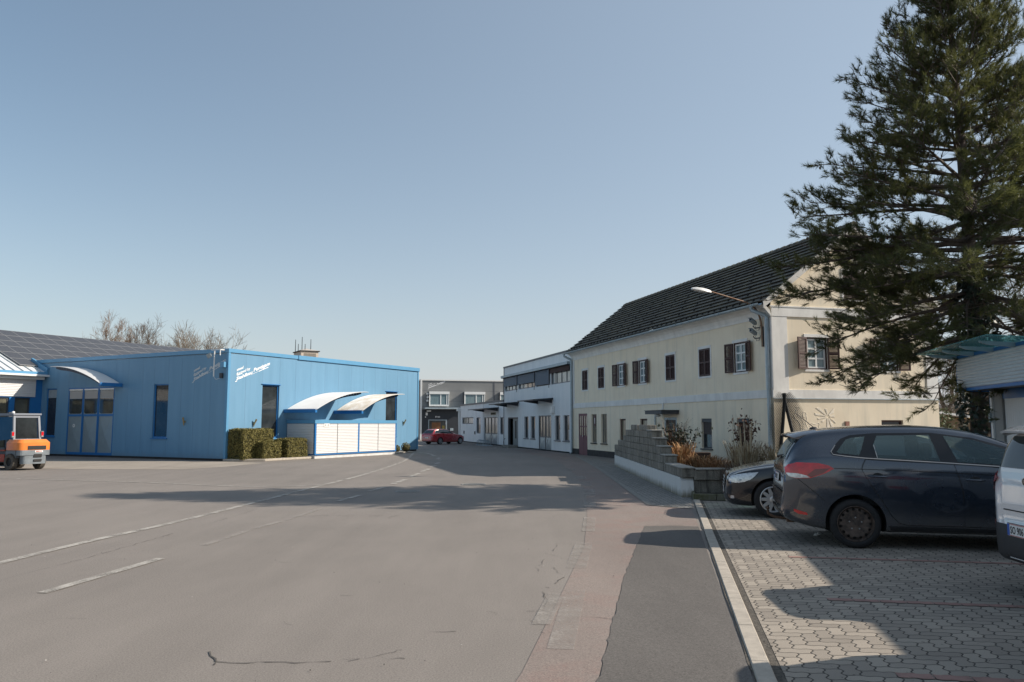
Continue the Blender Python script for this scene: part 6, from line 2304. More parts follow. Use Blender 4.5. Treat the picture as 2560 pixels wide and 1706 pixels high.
# ---- the next car of the row, mostly beyond the frame: only its shadow shows
nxt = dup(suv)
tag(nxt, 'white car beyond the right frame edge whose shadow falls on the near pavers', 'car')
nxt.location = (4.62, 4.88, 0.009)
nxt.rotation_euler = (0, 0, R(-13))
for ch in list(nxt.children):
    if ch.name.split('.')[0] in ('badge', 'number_plate'):
        for g2 in list(ch.children):
            bpy.data.objects.remove(g2)
        bpy.data.objects.remove(ch)
# ------------------------------------------------------------------ hedges by the workshop
n = NT('clipped_hedge_leaves', 0.75, 0.25)
P_ = n.tc.outputs['Object']
n.color(n.ramp(n.noise(P_, 9, 4, 0.7), [(0.32, (0.085, 0.082, 0.024)), (0.52, (0.17, 0.15, 0.048)), (0.72, (0.27, 0.22, 0.085))]))
M['hedge'] = n.m


def leaf_cards(mb, pts, size, rng, norm=None, mi=0, jit=0.5):
    for p, nn in pts:
        nn = (Vector(nn) + Vector((rng.uniform(-1, 1), rng.uniform(-1, 1), rng.uniform(-1, 1))) * jit * 2).normalized()
        t = nn.orthogonal().normalized()
        t = (Matrix.Rotation(rng.uniform(0, 2 * PI), 3, nn) @ t)
        q = nn.cross(t)
        s = size * rng.uniform(0.6, 1.3)
        p = Vector(p)
        mb.add([p - t * s, p + q * s * 0.5, p + t * s, p - q * s * 0.5], [(0, 1, 2, 3)], mi)


def hedge_block(name, label, T, x0, x1, y0, y1, z0, z1, seed):
    rng = random.Random(seed)
    root = thing(name, label, 'hedge', T.translation, T.to_euler().z, 'clipped hedges by the blue workshop')
    mb = MB()
    n_ = 9
    mb.box(x0 + 0.05, x1 - 0.05, y0 + 0.05, y1 - 0.05, z0, z1 - 0.05)
    mb.build('core', mat('hedge_twigs', (0.025, 0.025, 0.012), 0.9), root)
    pts = []
    A = [((x1 - x0) * (z1 - z0), 'y0'), ((x1 - x0) * (z1 - z0), 'y1'), ((y1 - y0) * (z1 - z0), 'x0'), ((y1 - y0) * (z1 - z0), 'x1'), ((x1 - x0) * (y1 - y0), 'z1')]
    for a, f in A:
        for _ in range(int(a * 1500)):
            u, v = rng.random(), rng.random()
            d = rng.uniform(-0.035, 0.045)
            if f[0] == 'y':
                p, nn = (x0 + (x1 - x0) * u, (y0 if f == 'y0' else y1) + (d if f == 'y0' else -d), z0 + (z1 - z0) * v), (0, -1 if f == 'y0' else 1, 0)
            elif f[0] == 'x':
                p, nn = ((x0 if f == 'x0' else x1) + (d if f == 'x0' else -d), y0 + (y1 - y0) * u, z0 + (z1 - z0) * v), (-1 if f == 'x0' else 1, 0, 0)
            else:
                p, nn = (x0 + (x1 - x0) * u, y0 + (y1 - y0) * v, z1 - d), (0, 0, 1)
            w = noise.noise(Vector(p) * 3.0) * 0.05
            pts.append((Vector(p) + Vector(nn) * w, nn))
    mb = MB()
    leaf_cards(mb, pts, 0.034, rng, jit=0.55)
    mb.build('foliage', M['hedge'], root, recalc=False)
    return root


TB = Matrix.Translation(C0) @ Matrix.Rotation(RZ, 4, 'Z')
hedge_block('clipped_hedge', 'tallest box-shaped clipped hedge at the corner of the blue workshop', TB, 0.08, 1.82, -0.98, -0.08, 0.08, 1.37, 1)
hedge_block('clipped_hedge', 'low clipped hedge cube in front of the tallest hedge', TB, 0.78, 1.82, -1.48, -0.72, 0.08, 0.83, 2)
hedge_block('clipped_hedge', 'low clipped hedge next to the white roller shutters of the workshop', TB, 2.2, 3.45, -1.52, -0.72, 0.08, 0.92, 3)
for (x, y, r_, lab) in ((11.35, -0.85, 0.17, 'smaller round bush beside the far end of the white shutters'), (11.75, -1.15, 0.24, 'larger round bush beside the far end of the white shutters')):
    rng = random.Random(int(x * 100))
    e = thing('round_bush', lab, 'bush', TB @ Vector((x, y, 0)), 0, 'round bushes by the blue workshop')
    mb = MB()
    pts = []
    for _ in range(700):
        d = Vector((rng.gauss(0, 1), rng.gauss(0, 1), rng.gauss(0, 1))).normalized()
        pts.append((Vector((d.x * r_, d.y * r_, max(0.06, r_ + 0.08 + d.z * r_))) * rng.uniform(0.93, 1.05), d))
    leaf_cards(mb, pts, 0.03, rng)
    mb.build('foliage', M['hedge'], e, recalc=False)
    mb = MB()
    mb.lathe([(0, 0.05), (r_ * 0.7, 0.1), (r_ * 0.88, r_ * 0.9), (r_ * 0.6, r_ * 1.7), (0, r_ * 1.95)], 12)
    mb.build('core', bpy.data.materials['hedge_twigs'], e)
mb = MB(TB)
mb.prism([(-0.15, -0.02), (-0.12, -0.55), (0.75, -1.62), (3.62, -1.66), (3.62, -0.02)], 0.0, 0.10)
mb.prism([(10.0, -0.02), (10.0, -1.5), (12.3, -1.25), (12.6, -0.02)], 0.0, 0.07)
tag(mb.build('planting_bed', M['kerb'], bevel=0.015), kind='structure')

# ------------------------------------------------------------------ block wall
n = NT('weathered_split_blocks', 0.95, 0.2)
P_ = n.tc.outputs['Object']
a_ = n.noise(P_, 2.6, 5, 0.65)
s_ = n.noise(n.mapping(P_, (5, 5, 0.5)), 2.2, 5, 0.65)
c_ = n.ramp(a_, [(0.3, (0.20, 0.185, 0.155)), (0.7, (0.34, 0.315, 0.27))])
c_ = n.mix(n.ramp(s_, [(0.48, (0, 0, 0)), (0.66, (0.8,) * 3)]), c_, (0.075, 0.07, 0.06))
g_ = n.noise(P_, 90, 3, 0.8)
c_ = n.mix(1.0, c_, n.ramp(g_, [(0.3, (0.5,) * 3), (0.5, (1, 1, 1)), (0.75, (1.5,) * 3)]), 'MULTIPLY')
n.color(c_)
n.bump(n.math('ADD', g_, n.noise(P_, 25, 3)), 0.8, 0.015)
M['blocks'] = n.m
n = NT('stained_white_wall', 0.9, 0.2)
P_ = n.tc.outputs['Object']
x, y, z = n.sep(P_)
w_ = n.noise(n.mapping(P_, (9, 9, 0.9)), 1.6, 5, 0.7)
hgt = n.math('SUBTRACT', n.math('MULTIPLY', w_, 0.42), z)
c_ = n.mix(n.ramp(hgt, [(0.02, (0, 0, 0)), (0.19, (0.85,) * 3)]), (0.64, 0.635, 0.61), (0.15, 0.13, 0.075))
c_ = n.mix(n.ramp(n.noise(n.mapping(P_, (6, 6, 0.4)), 2.0, 4), [(0.5, (0, 0, 0)), (0.8, (0.35,) * 3)]), c_, (0.42, 0.42, 0.40))
n.color(c_)
M['white_wall'] = n.m

WA, WB = Vector((4.03, 17.95, 0)), Vector((4.20, 30.9, 0))
WL = (WB - WA).length
WRZ = math.atan2((WB - WA).y, (WB - WA).x)
wall = thing('block_wall', 'stepped garden wall of rough concrete blocks on a stained white base', 'wall', WA, WRZ)
mb = MB()
pts = [(0.0, 0.0), (WL, 0.0), (WL, 0.43), (0.14, 0.43), (0.05, 0.36), (0.0, 0.1)]
mb.prism(pts, -0.02, 0.26, 'y')
# local y points to the left of the run, i.e. to the road is +y; keep the face on the road side
mb.build('base', M['white_wall'], wall)
rng = random.Random(5)
tiers = [(0.0, WL, 0.0), (1.95, WL, 0.0), (2.62, WL - 1.0, 0.0), (3.30, WL - 2.6, 0.0), (3.98, WL - 3.3, 0.0)]
bh_ = 0.198
mb = MB()
for k, (s0, s1, _) in enumerate(tiers):
    z = 0.434 + bh_ * k
    s = s0
    first = True
    while s < s1 - 0.05:
        L = 0.32 if not first else (0.32 if k % 2 == 0 else 0.20)
        first = False
        e = min(s1, s + L * rng.uniform(0.94, 1.06))
        d = rng.uniform(-0.006, 0.008)
        mb.box(s + 0.004, e - 0.004, -0.03, 0.25 + d, z + 0.003, z + bh_ - 0.004)
        s = e
z = 0.434 + bh_ * 5
for s0, s1 in ((4.9, 6.55), (6.95, 8.3)):
    s = s0
    while s < s1 - 0.05:
        e = min(s1, s + 0.42)
        mb.box(s + 0.004, e - 0.004, -0.02, 0.24 + rng.uniform(-0.006, 0.006), z + 0.003, z + 0.165)
        s = e
mb.build('blocks', M['blocks'], wall, bevel=0.012)
mb = MB()
for s0, s1, k in ((0.0, 1.94, 1), (1.95, 2.6, 2), (2.62, 3.28, 3), (3.3, 3.96, 4), (3.98, 4.88, 5)):
    z = 0.434 + bh_ * k
    mb.box(s0 - 0.03, s1 - 0.004, -0.05, 0.275, z + 0.001, z + 0.035)
mb.build('coping', mat('granite_coping', (0.33, 0.315, 0.28), 0.9, var=0.3, scale=30, bump=0.3, bscale=120), wall, bevel=0.008)
# return of the wall facing the camera
mb = MB()
s = -0.27
mb.box(-0.02, 0.25, -0.95, -0.032, 0.38, 0.60)
mb.box(-0.02, 0.25, -1.90, -0.955, 0.38, 0.60)
mb.box(-0.02, 0.25, -2.90, -1.905, 0.38, 0.60)
mb.box(0.03, 0.24, -2.90, -0.025, 0.0, 0.375)
mb.build('return_wall', M['blocks'], wall, bevel=0.012)
mb = MB()
mb.box(-0.05, 0.28, -2.95, -0.055, 0.603, 0.64)
mb.build('return_coping', bpy.data.materials['granite_coping'], wall, bevel=0.008)
mb = MB()
rng = random.Random(8)
p = Vector((3.90, 17.25, 0))
q = Vector((7.2, 16.6, 0))
t = (q - p).normalized()
s = 0.0
while s < 3.2:
    L = rng.uniform(0.42, 0.6)
    a, b = p + t * s, p + t * (s + L - 0.01)
    nrm = Vector((-t.y, t.x, 0))
    mb.prism([a.xy, b.xy, (b + nrm * 0.12).xy, (a + nrm * 0.12).xy], 0.0, 0.14)
    s += L
mb.prism([(3.88, 17.27), (3.92, 17.27), (4.05, 17.95), (3.99, 17.95)], 0.0, 0.15)
tag(mb.build('bed_edging', mat('mossy_kerb', (0.17, 0.16, 0.125), 0.95, var=0.45, scale=7, col2=(0.085, 0.085, 0.04), bump=0.4, bscale=60), bevel=0.015), kind='structure')
mb = MB()
mb.prism([(4.32, 18.2), (7.3, 17.8), (7.6, 24.0), (4.40, 27.0)], 0.0, 0.5)
mb.prism([(4.0, 17.35), (7.1, 16.75), (7.1, 17.4), (4.08, 17.95)], 0.0, 0.11)
tag(mb.build('garden_soil', mat('garden_soil', (0.07, 0.055, 0.04), 0.95, var=0.4, scale=8, bump=0.6, bscale=25)), kind='structure')

# ------------------------------------------------------------------ plants in the bed
def blades(name, label, cat, loc, nb, hgt, spread, cols, seed, w=0.008, lean=0.5, group=None, droop=0.4):
    rng = random.Random(seed)
    mb = MB()
    for _ in range(nb):
        a = rng.uniform(0, 2 * PI)
        r0 = spread * math.sqrt(rng.random()) * 0.6
        h = hgt * rng.uniform(0.45, 1.1)
        l = lean * h * rng.uniform(0.2, 1.1)
        a2 = a + rng.uniform(-0.8, 0.8)
        p0 = Vector((r0 * math.cos(a), r0 * math.sin(a), 0))
        d = Vector((math.cos(a2), math.sin(a2), 0))
        s = Vector((-d.y, d.x, 0)) * w * rng.uniform(0.6, 1.4)
        pts = [p0, p0 + d * l * 0.3 + Vector((0, 0, h * 0.55)), p0 + d * l * 0.75 + Vector((0, 0, h * 0.92)), p0 + d * l * 1.15 + Vector((0, 0, h * (0.92 + 0.12 - droop * 0.35 * rng.random())))]
        vs = []
        for k, q in enumerate(pts):
            ww = s * (1, 0.9, 0.6, 0.15)[k]
            vs += [q - ww, q + ww]
        mb.add(vs, [(0, 1, 3, 2), (2, 3, 5, 4), (4, 5, 7, 6)], rng.randrange(len(cols)))
    o = mb.build(name, cols, recalc=False)
    o.location = loc
    return tag(o, label, cat, group)


def pm(name, c):
    return mat(name, c, 0.9, var=0.3, scale=6)


straw = [pm('straw_a', (0.40, 0.31, 0.19)), pm('straw_b', (0.30, 0.22, 0.13)), pm('straw_c', (0.48, 0.40, 0.28))]
rust = [pm('rust_a', (0.30, 0.15, 0.06)), pm('rust_b', (0.24, 0.115, 0.05)), pm('rust_c', (0.38, 0.23, 0.11))]
brown = [pm('twig_a', (0.11, 0.072, 0.048)), pm('twig_b', (0.16, 0.105, 0.07)), pm('twig_c', (0.075, 0.05, 0.035))]
blades('dry_fern', 'rust-brown dry fern clump against the steps of the block wall', 'dry plant', (5.0, 21.0, 0.45), 380, 0.36, 0.75, rust, 1, 0.012, 0.9, 'dry plants in the garden bed')
blades('dry_fern', 'rust-brown dry fern spilling behind the lowest wall coping', 'dry plant', (5.05, 19.4, 0.42), 320, 0.36, 0.75, rust, 2, 0.012, 0.9, 'dry plants in the garden bed')
blades('dry_fern', 'thin rust-brown fern at the top of the block wall steps', 'dry plant', (4.85, 22.8, 0.5), 160, 0.6, 0.45, rust, 3, 0.012, 0.6, 'dry plants in the garden bed')
blades('dry_grass', 'pale straw-coloured dry grass clump in the middle of the bed', 'dry plant', (5.5, 18.9, 0.5), 330, 0.72, 0.6, straw, 4, 0.009, 0.55, 'dry plants in the garden bed')
blades('dry_grass', 'pale straw-coloured dry grass clump near the black saloon', 'dry plant', (6.2, 18.7, 0.5), 330, 0.62, 0.6, straw, 5, 0.009, 0.6, 'dry plants in the garden bed')
blades('dry_stalks', 'tall bare straw stalks standing in front of the shuttered ground-floor window', 'dry plant', (5.65, 19.5, 0.5), 9, 1.35, 0.5, straw, 6, 0.018, 0.12, 'dry plants in the garden bed', 0.0)
blades('dry_bush', 'brown twiggy dry bush in front of the low wall return', 'dry plant', (5.05, 17.45, 0.1), 520, 0.72, 0.7, brown, 7, 0.008, 0.8, 'dry plants in the garden bed')
blades('dry_bush', 'brown twiggy dry shrub before the side door under the canopy', 'dry plant', (5.0, 24.6, 0.5), 160, 1.25, 0.45, brown, 8, 0.010, 0.45, 'dry plants in the garden bed')


def leafy(name, label, loc, hgt, spread, stems, leaf_n, leaf, col, tcol, seed, droop=0.0):
    rng = random.Random(seed)
    e = thing(name, label, 'shrub', loc)
    mb, ml = MB(), MB()
    for k in range(stems):
        a = rng.uniform(0, 2 * PI)
        top = Vector((math.cos(a) * spread * rng.uniform(0.2, 1), math.sin(a) * spread * rng.uniform(0.2, 1), hgt * rng.uniform(0.65, 1.0)))
        path = [Vector((0, 0, 0)), top * 0.4 + Vector((rng.uniform(-.05, .05), rng.uniform(-.05, .05), 0.06)), top * 0.75, top]
        mb.tube(path, [0.016, 0.012, 0.008, 0.004], 5)
        for j in range(leaf_n):
            t = rng.uniform(-0.3, 1.0)
            q = path[1].lerp(top, t) + Vector((rng.gauss(0, 1), rng.gauss(0, 1), rng.gauss(0, 0.8))) * spread * 0.23
            leaf_cards(ml, [(q, (rng.uniform(-1, 1), rng.uniform(-1, 1), 0.6 - droop))], leaf, rng)
    mb.build('stems', tcol, e, recalc=False)
    ml.build('foliage', col, e, recalc=False)
    return e


leafy('evergreen_shrub', 'dark green evergreen shrub beside the canopied side door', (5.15, 24.0, 0.5), 1.15, 0.6, 14, 26, 0.055, mat('dark_evergreen_leaf', (0.022, 0.035, 0.02), 0.5, var=0.4, scale=8), brown[0], 9)
leafy('withered_shrub', 'upright shrub with withered brown leaves before the second ground-floor window', (6.12, 21.2, 0.4), 1.65, 0.36, 11, 34, 0.05, mat('withered_leaf', (0.105, 0.05, 0.03), 0.8, var=0.4, scale=8), brown[2], 10, 0.6)
leafy('withered_shrub', 'low tangle of withered brown leaves at the foot of the upright shrub', (6.15, 20.3, 0.45), 0.6, 0.45, 10, 20, 0.05, bpy.data.materials['withered_leaf'], brown[2], 11, 0.4)
mb = MB()
mb.box(5.0, 5.8, 23.4, 23.75, 0.5, 0.8)
pl_ = tag(mb.build('planter_box', mat('dark_wooden_planter', (0.05, 0.032, 0.025), 0.8, var=0.3, scale=6), bevel=0.02), 'dark wooden planter box below the evergreen shrub', 'planter')

# ------------------------------------------------------------------ spiky steel sculpture
sc = thing('steel_sculpture', 'pointed arch sculpture of two dark steel fronds with spiky edges before the gable', 'sculpture', (7.62, 22.3, 0), R(2))
M['sculpt'] = mat('dark_weathered_steel', (0.06, 0.06, 0.058), 0.55, 0.5, var=0.4, scale=8)
for s, bx, nm in ((-1, -0.30, 'frond'), (1, 0.55, 'frond')):
    mb = MB()
    path = []
    for k in range(15):
        t = k / 14
        path.append(Vector((bx * (1 - t) ** 1.15 - s * 0.02, -0.05, 2.48 * t)))
    mb.tube(path, [0.034 - 0.02 * k / 14 for k in range(15)], 6)
    mb.tube([p + Vector((0, 0.12, 0)) for p in path], [0.03] * 15, 5)
    for k in range(58):
        t = 0.10 + 0.86 * k / 57
        i = min(13, int(t * 14))
        p = path[i].lerp(path[i + 1], t * 14 - i)
        L = 0.42 * math.sin(PI * min(1, (1 - t) * 1.25 + 0.05)) ** 0.8 + 0.05
        d = Vector((s * L * 0.80, 0.02, L * 0.62))
        for yy in (0.0, 0.11):
            q = p + Vector((0, yy, 0))
            mb.tube([q, q + d], [0.011, 0.003], 4)
    mb.build(nm, M['sculpt'], sc, recalc=False)

# ------------------------------------------------------------------ forklift
fk = thing('forklift_truck', 'orange and grey forklift truck seen from behind at the left frame edge', 'forklift', (-17.2, 28.55, 0.0), math.atan2(0.475, -0.88))
M['orange'] = mat('orange_paint', (0.72, 0.21, 0.035), 0.4, var=0.12, scale=3, coat=0.3)
M['fk_grey'] = mat('grey_counterweight_paint', (0.16, 0.185, 0.205), 0.5, var=0.2, scale=4)
M['fk_dark'] = mat('dark_grey_paint', (0.04, 0.045, 0.05), 0.5)
M['fk_red'] = mat('red_orange_side_paint', (0.35, 0.055, 0.025), 0.5)


def rounded(x0, x1, y0, y1, r):
    out = []
    for cx, cy, a0 in ((x1 - r, y1 - r, 0), (x0 + r, y1 - r, 90), (x0 + r, y0 + r, 180), (x1 - r, y0 + r, 270)):
        for s in range(5):
            a = R(a0 + 22.5 * s)
            out.append((cx + r * math.cos(a), cy + r * math.sin(a)))
    return out


mb = MB()
mb.prism(rounded(-0.46, 0.45, -0.57, 0.57, 0.16), 0.70, 0.96)
top = rounded(-0.46, 0.45, -0.57, 0.57, 0.16)
t2 = rounded(-0.36, 0.42, -0.48, 0.48, 0.14)
nn_ = len(top)
mb.add([(x, y, 0.96) for x, y in top] + [(x, y, 1.07) for x, y in t2], [(k, (k + 1) % nn_, nn_ + (k + 1) % nn_, nn_ + k) for k in range(nn_)] + [tuple(range(nn_, 2 * nn_))])
hood = mb.build('hood', M['orange'], fk, smooth=True, angle=40)
mb = MB()
mb.box(-0.475, -0.455, -0.36, 0.28, 0.72, 0.85)
mb.build('grille', M['black'], hood)
mb = MB()
mb.prism(rounded(-0.47, -0.16, -0.56, 0.56, 0.14), 0.52, 0.70)
mb.prism(rounded(-0.45, -0.18, -0.42, 0.42, 0.10), 0.22, 0.52)
mb.prism([(-0.12, 0.42), (0.5, 0.42), (0.5, 0.70), (-0.12, 0.70)], -0.5, 0.5, 'y')
cw = mb.build('counterweight', M['fk_grey'], fk)
mb = MB()
for z0, z1 in ((0.30, 0.38), (0.45, 0.56)):
    mb.box(-0.48, -0.465, -0.22, 0.06, z0, z1)
mb.build('weight_slots', M['black'], cw)
mb = MB()
mb.box(-0.478, -0.470, -0.25, 0.03, 0.62, 0.685)
for k in range(5):
    mb.box(-0.482, -0.478, -0.2 + 0.04 * k, -0.18 + 0.045 * k, 0.635, 0.67, 1)
mb.build('worn_label', [M['white_plastic'], mat('label_red', (0.4, 0.08, 0.05), 0.6)], cw)
mb = MB()
mb.box(0.45, 1.55, -0.5, 0.5, 0.25, 0.72, 0)
mb.box(0.50, 1.3, 0.5, 0.53, 0.28, 0.55, 1)
mb.box(0.45, 1.2, 0.47, 0.56, 0.70, 0.78, 0)
mb.box(0.46, 0.9, 0.50, 0.555, 0.66, 0.72, 1)
mb.build('chassis', [M['fk_dark'], M['fk_red']], fk, bevel=0.02)
mb = MB()
for y in (-0.46, 0.46):
    mb.bar((0.10, y, 1.02), (0.22, y * 0.94, 1.94), 0.07, 0.07)
    mb.bar((1.35, y, 0.75), (1.2, y * 0.94, 1.94), 0.07, 0.07)
    mb.bar((0.18, y * 0.94, 1.93), (1.3, y * 0.94, 1.93), 0.07, 0.07)
mb.box(0.14, 1.3, -0.50, 0.50, 1.93, 1.99)
mb.bar((0.11, -0.46, 1.06), (0.11, 0.46, 1.06), 0.06, 0.06)
mb.bar((0.21, -0.44, 1.88), (0.21, 0.44, 1.88), 0.06, 0.09)
cabf = mb.build('cab', mat('light_grey_cab_paint', (0.19, 0.21, 0.245), 0.5), fk)
mb = MB()
mb.add([(0.115, -0.38, 1.09), (0.115, 0.38, 1.09), (0.20, 0.36, 1.84), (0.20, -0.36, 1.84)], [(0, 1, 2, 3)])
mb.build('rear_window', M['glass'], cabf, recalc=False)
mb = MB()
mb.add([(0.2, 0.47, 1.08), (1.28, 0.47, 1.0), (1.18, 0.44, 1.86), (0.28, 0.44, 1.86)], [(0, 1, 2, 3)])
mb.add([(0.2, -0.47, 1.08), (1.28, -0.47, 1.0), (1.18, -0.44, 1.86), (0.28, -0.44, 1.86)], [(0, 1, 2, 3)])
mb.build('side_window', M['glass'], cabf, recalc=False)
mb = MB()
mb.prism(rounded(-0.22, 0.22, 1.05, 1.5, 0.08), 0.17, 0.19, 'x')
mb.build('seat', mat('grey_green_seat', (0.10, 0.14, 0.12), 0.7), cabf)
for y in (-0.52, 0.52):
    mb = MB()
    mb.box(0.06, 0.12, y - 0.045, y + 0.045, 1.14, 1.36, 0)
    mb.box(0.05, 0.06, y - 0.035, y + 0.035, 1.20, 1.33, 1)
    mb.box(0.05, 0.06, y - 0.035, y + 0.035, 1.15, 1.19, 2)
    mb.build('tail_lamp', [M['fk_grey'], M['red_lens'], M['clear_lens']], fk)
mb = MB()
mb.lathe([(0.05, 0), (0.05, 0.05), (0.03, 0.07), (0, 0.075)], 12, M=Matrix.Translation((0.3, 0.42, 1.99)))
mb.build('beacon', M['white_plastic'], fk)
for k, (x, y, r_) in enumerate(((0.13, 0.50, 0.29), (0.13, -0.50, 0.29), (1.35, 0.5, 0.32), (1.35, -0.5, 0.32))):
    e = bpy.data.objects.new('wheel', None)
    COL.objects.link(e)
    e.parent = fk
    e.location = (x, y, r_)
    s = 1 if y > 0 else -1
    T = Matrix.Rotation(R(-90 * s), 4, 'X')
    mb = MB(T)
    mb.lathe([(r_ * 0.5, 0.07), (r_ * 0.6, 0.09), (r_ * 0.92, 0.085), (r_ * 0.97, 0.06), (r_ * 0.97, -0.08), (r_ * 0.5, -0.09)], 32, closed=False)
    for q in range(22):
        a = 2 * PI * q / 22
        mb.box(-0.018, 0.018, r_ * 0.955, r_ * 1.0, -0.085, 0.075, M=Matrix.Rotation(a, 4, 'Z'))
    mb.build('tyre', mat('dusty_tyre', (0.09, 0.08, 0.068), 0.9, var=0.3, scale=10) if k == 0 else bpy.data.materials['dusty_tyre'], e)
    mb = MB(T)
    mb.lathe([(r_ * 0.55, 0.05), (r_ * 0.4, 0.03), (r_ * 0.15, 0.04), (0, 0.05)], 20, closed=False)
    mb.build('hub', M['black'], e)
mb = MB()
for y in (-0.28, 0.28):
    mb.box(1.68, 1.80, y - 0.06, y + 0.06, 0.08, 2.05)
    mb.box(1.82, 2.75, y - 0.05, y + 0.05, 0.05, 0.09)
mb.box(1.80, 1.84, -0.42, 0.42, 0.1, 0.6)
mb.build('mast', M['fk_dark'], fk)

# ------------------------------------------------------------------ bicycle and stand
BD = Vector((0.62, 0.78, 0)).normalized()
bk = thing('bicycle', 'white bicycle leaning by the entrance step of the tall workshop', 'bicycle', (-0.42, 57.3, 0), math.atan2(BD.y, BD.x))
bk.scale = (0.86,) * 3
M['bike'] = mat('white_bike_frame', (0.62, 0.66, 0.70), 0.35)
for x in (0.0, 1.08):
    e = bpy.data.objects.new('wheel', None)
    COL.objects.link(e)
    e.parent = bk
    e.location = (x, 0, 0.35)
    mb = MB()
    mb.tube([(0.34 * math.cos(2 * PI * k / 28), 0, 0.34 * math.sin(2 * PI * k / 28)) for k in range(29)], 0.022, 6, cap=False)
    mb.build('tyre', M['black'], e)
    mb = MB()
    for k in range(12):
        a = 2 * PI * k / 12
        mb.bar((0, 0, 0), (0.32 * math.cos(a), 0, 0.32 * math.sin(a)), 0.006)
    mb.lathe([(0.04, -0.03), (0.04, 0.03)], 10, M=Matrix.Rotation(R(90), 4, 'X'))
    mb.build('spokes', M['steel'], e)
mb = MB()
bb = (0.62, 0, 0.30)
for a, b, r_ in (((0.0, 0, 0.35), (0.16, 0, 0.78), 0.018), ((0.16, 0, 0.78), (0.20, 0, 0.92), 0.016), ((0.17, 0, 0.80), (0.70, 0, 0.74), 0.02), ((0.15, 0, 0.70), bb, 0.026), (bb, (0.74, 0, 0.86), 0.018), (bb, (1.08, 0, 0.35), 0.014), ((0.71, 0, 0.76), (1.08, 0, 0.35), 0.012)):
    mb.tube([a, b], r_, 8)
mb.build('frame', M['bike'], bk, recalc=False)
mb = MB()
mb.tube([(0.10, 0.30, 0.98), (0.20, 0.18, 0.96), (0.20, -0.18, 0.96), (0.10, -0.30, 0.98)], 0.016, 6)
mb.build('handlebar', M['black'], bk)
mb = MB()
mb.tube([(0.62, 0, 0.92), (0.76, 0, 0.91), (0.88, 0, 0.93)], [0.02, 0.05, 0.07], 8)
mb.tube([(0.74, 0, 0.86), (0.75, 0, 0.91)], 0.014, 6)
mb.build('saddle', M['black'], bk)
mb = MB()
mb.lathe([(0.10, -0.006), (0.10, 0.006)], 18, M=Matrix.Translation(bb) @ Matrix.Rotation(R(90), 4, 'X'))
mb.bar((0.62, 0.06, 0.30), (0.70, 0.06, 0.16), 0.02)
mb.bar((0.62, -0.06, 0.30), (0.54, -0.06, 0.44), 0.02)
mb.build('crank', M['dark_metal'], bk)
TH = Matrix.Translation(A0) @ Matrix.Rotation(HRZ, 4, 'Z')
rk = thing('bicycle_stand', 'low steel bicycle stand of slanted loops before the low white workshop', 'bicycle stand', TH @ Vector((-18.4, -0.75, 0)), HRZ)
for k in range(6):
    mb = MB()
    x = 0.1 + 0.52 * k
    mb.tube([(x, 0.0, 0.03), (x + 0.05, -0.05, 0.34), (x + 0.2, -0.3, 0.40), (x + 0.3, -0.48, 0.32), (x + 0.22, -0.42, 0.04)], 0.022, 6)
    mb.build('loop', M['zinc'], rk, smooth=True)
mb = MB()
mb.box(0, 3.2, -0.03, 0.03, 0.0, 0.05)
mb.box(0, 3.2, -0.46, -0.40, 0.0, 0.05)
mb.build('base_rail', M['zinc'], rk)

# ------------------------------------------------------------------ garage with the corrugated fascia
FO = Vector((10.0, 17.85, 0.06))
GA = math.atan2(-0.982, -0.19)
gar = thing('garage_building', 'blue and white garage with corrugated fascia and sloping glass canopy at right', 'building', FO, GA)
GL = 15.0
n = NT('fascia_corrugation_white', 0.45, 0.4)
M['fascia'] = mat('pale_corrugated_fascia', (0.62, 0.65, 0.66), 0.45, 0.1, var=0.06, scale=2)
slats(I4, 0.0, GL, 2.345, 3.005, -0.004, 0.068, 0.02).build('fascia', M['fascia'], gar)
mb = MB()
mb.box(-0.02, GL, -0.035, 0.05, 2.28, 2.34)
mb.box(-0.02, GL, -0.012, 0.05, 3.01, 3.075)
mb.box(-0.045, -0.005, -0.012, 0.7, 2.28, 3.075)
mb.box(0.05, GL, 0.05, 0.70, 2.30, 2.33, 1)
mb.box(0.66, GL, 0.64, 0.70, 2.10, 2.30)
mb.box(0.045, 0.10, 0.60, 0.72, 0.0, 2.30)
mb.build('trim', [M['blue_dark'], M['dark_metal']], gar)
mb = MB()
mb.box(0.05, GL, 0.68, 6.0, 2.30, 3.0)
mb.box(0.05, 0.20, 0.70, 6.0, 0.0, 2.30)
mb.box(0.20, GL, 5.8, 6.0, 0.0, 2.30)
mb.build('wall', M['blue'], gar)
mb = MB()
mb.box(0.22, 0.66, 0.62, 0.70, 0.0, 2.30)
mb.build('pier', mat('grey_pier_render', (0.30, 0.295, 0.28), 0.8, var=0.12, scale=2), gar)
mb = MB()
mb.box(0.12, 0.215, 0.58, 0.62, 0.0, 2.28)
mb.build('white_channel', M['white_plastic'], gar)
mb = MB()
for k in range(24):
    x = 0.70 + 0.1 * k
    mb.box(x + 0.004, x + 0.096, 0.655, 0.68, 0.0, 2.10)
mb.box(0.69, 3.12, 0.67, 0.69, 0.0, 2.10, 1)
mb.build('garage_door', [M['white_sheet'], M['zinc']], gar)
for x0 in (3.4, 6.2, 9.0, 11.8):
    mb = MB()
    for k in range(24):
        mb.box(x0 + 0.1 * k + 0.004, x0 + 0.1 * k + 0.096, 0.655, 0.68, 0.0, 2.10)
    mb.build('garage_door', M['white_sheet'], gar)
mb = MB()
mb.add([(x, y, z) for x in (-0.35, 3.9) for y, z in ((0.1, 3.085), (-0.78, 3.15), (-0.78, 3.165), (0.1, 3.10))], [(0, 1, 2, 3), (7, 6, 5, 4), (0, 4, 5, 1), (3, 2, 6, 7), (1, 5, 6, 2), (0, 3, 7, 4)])
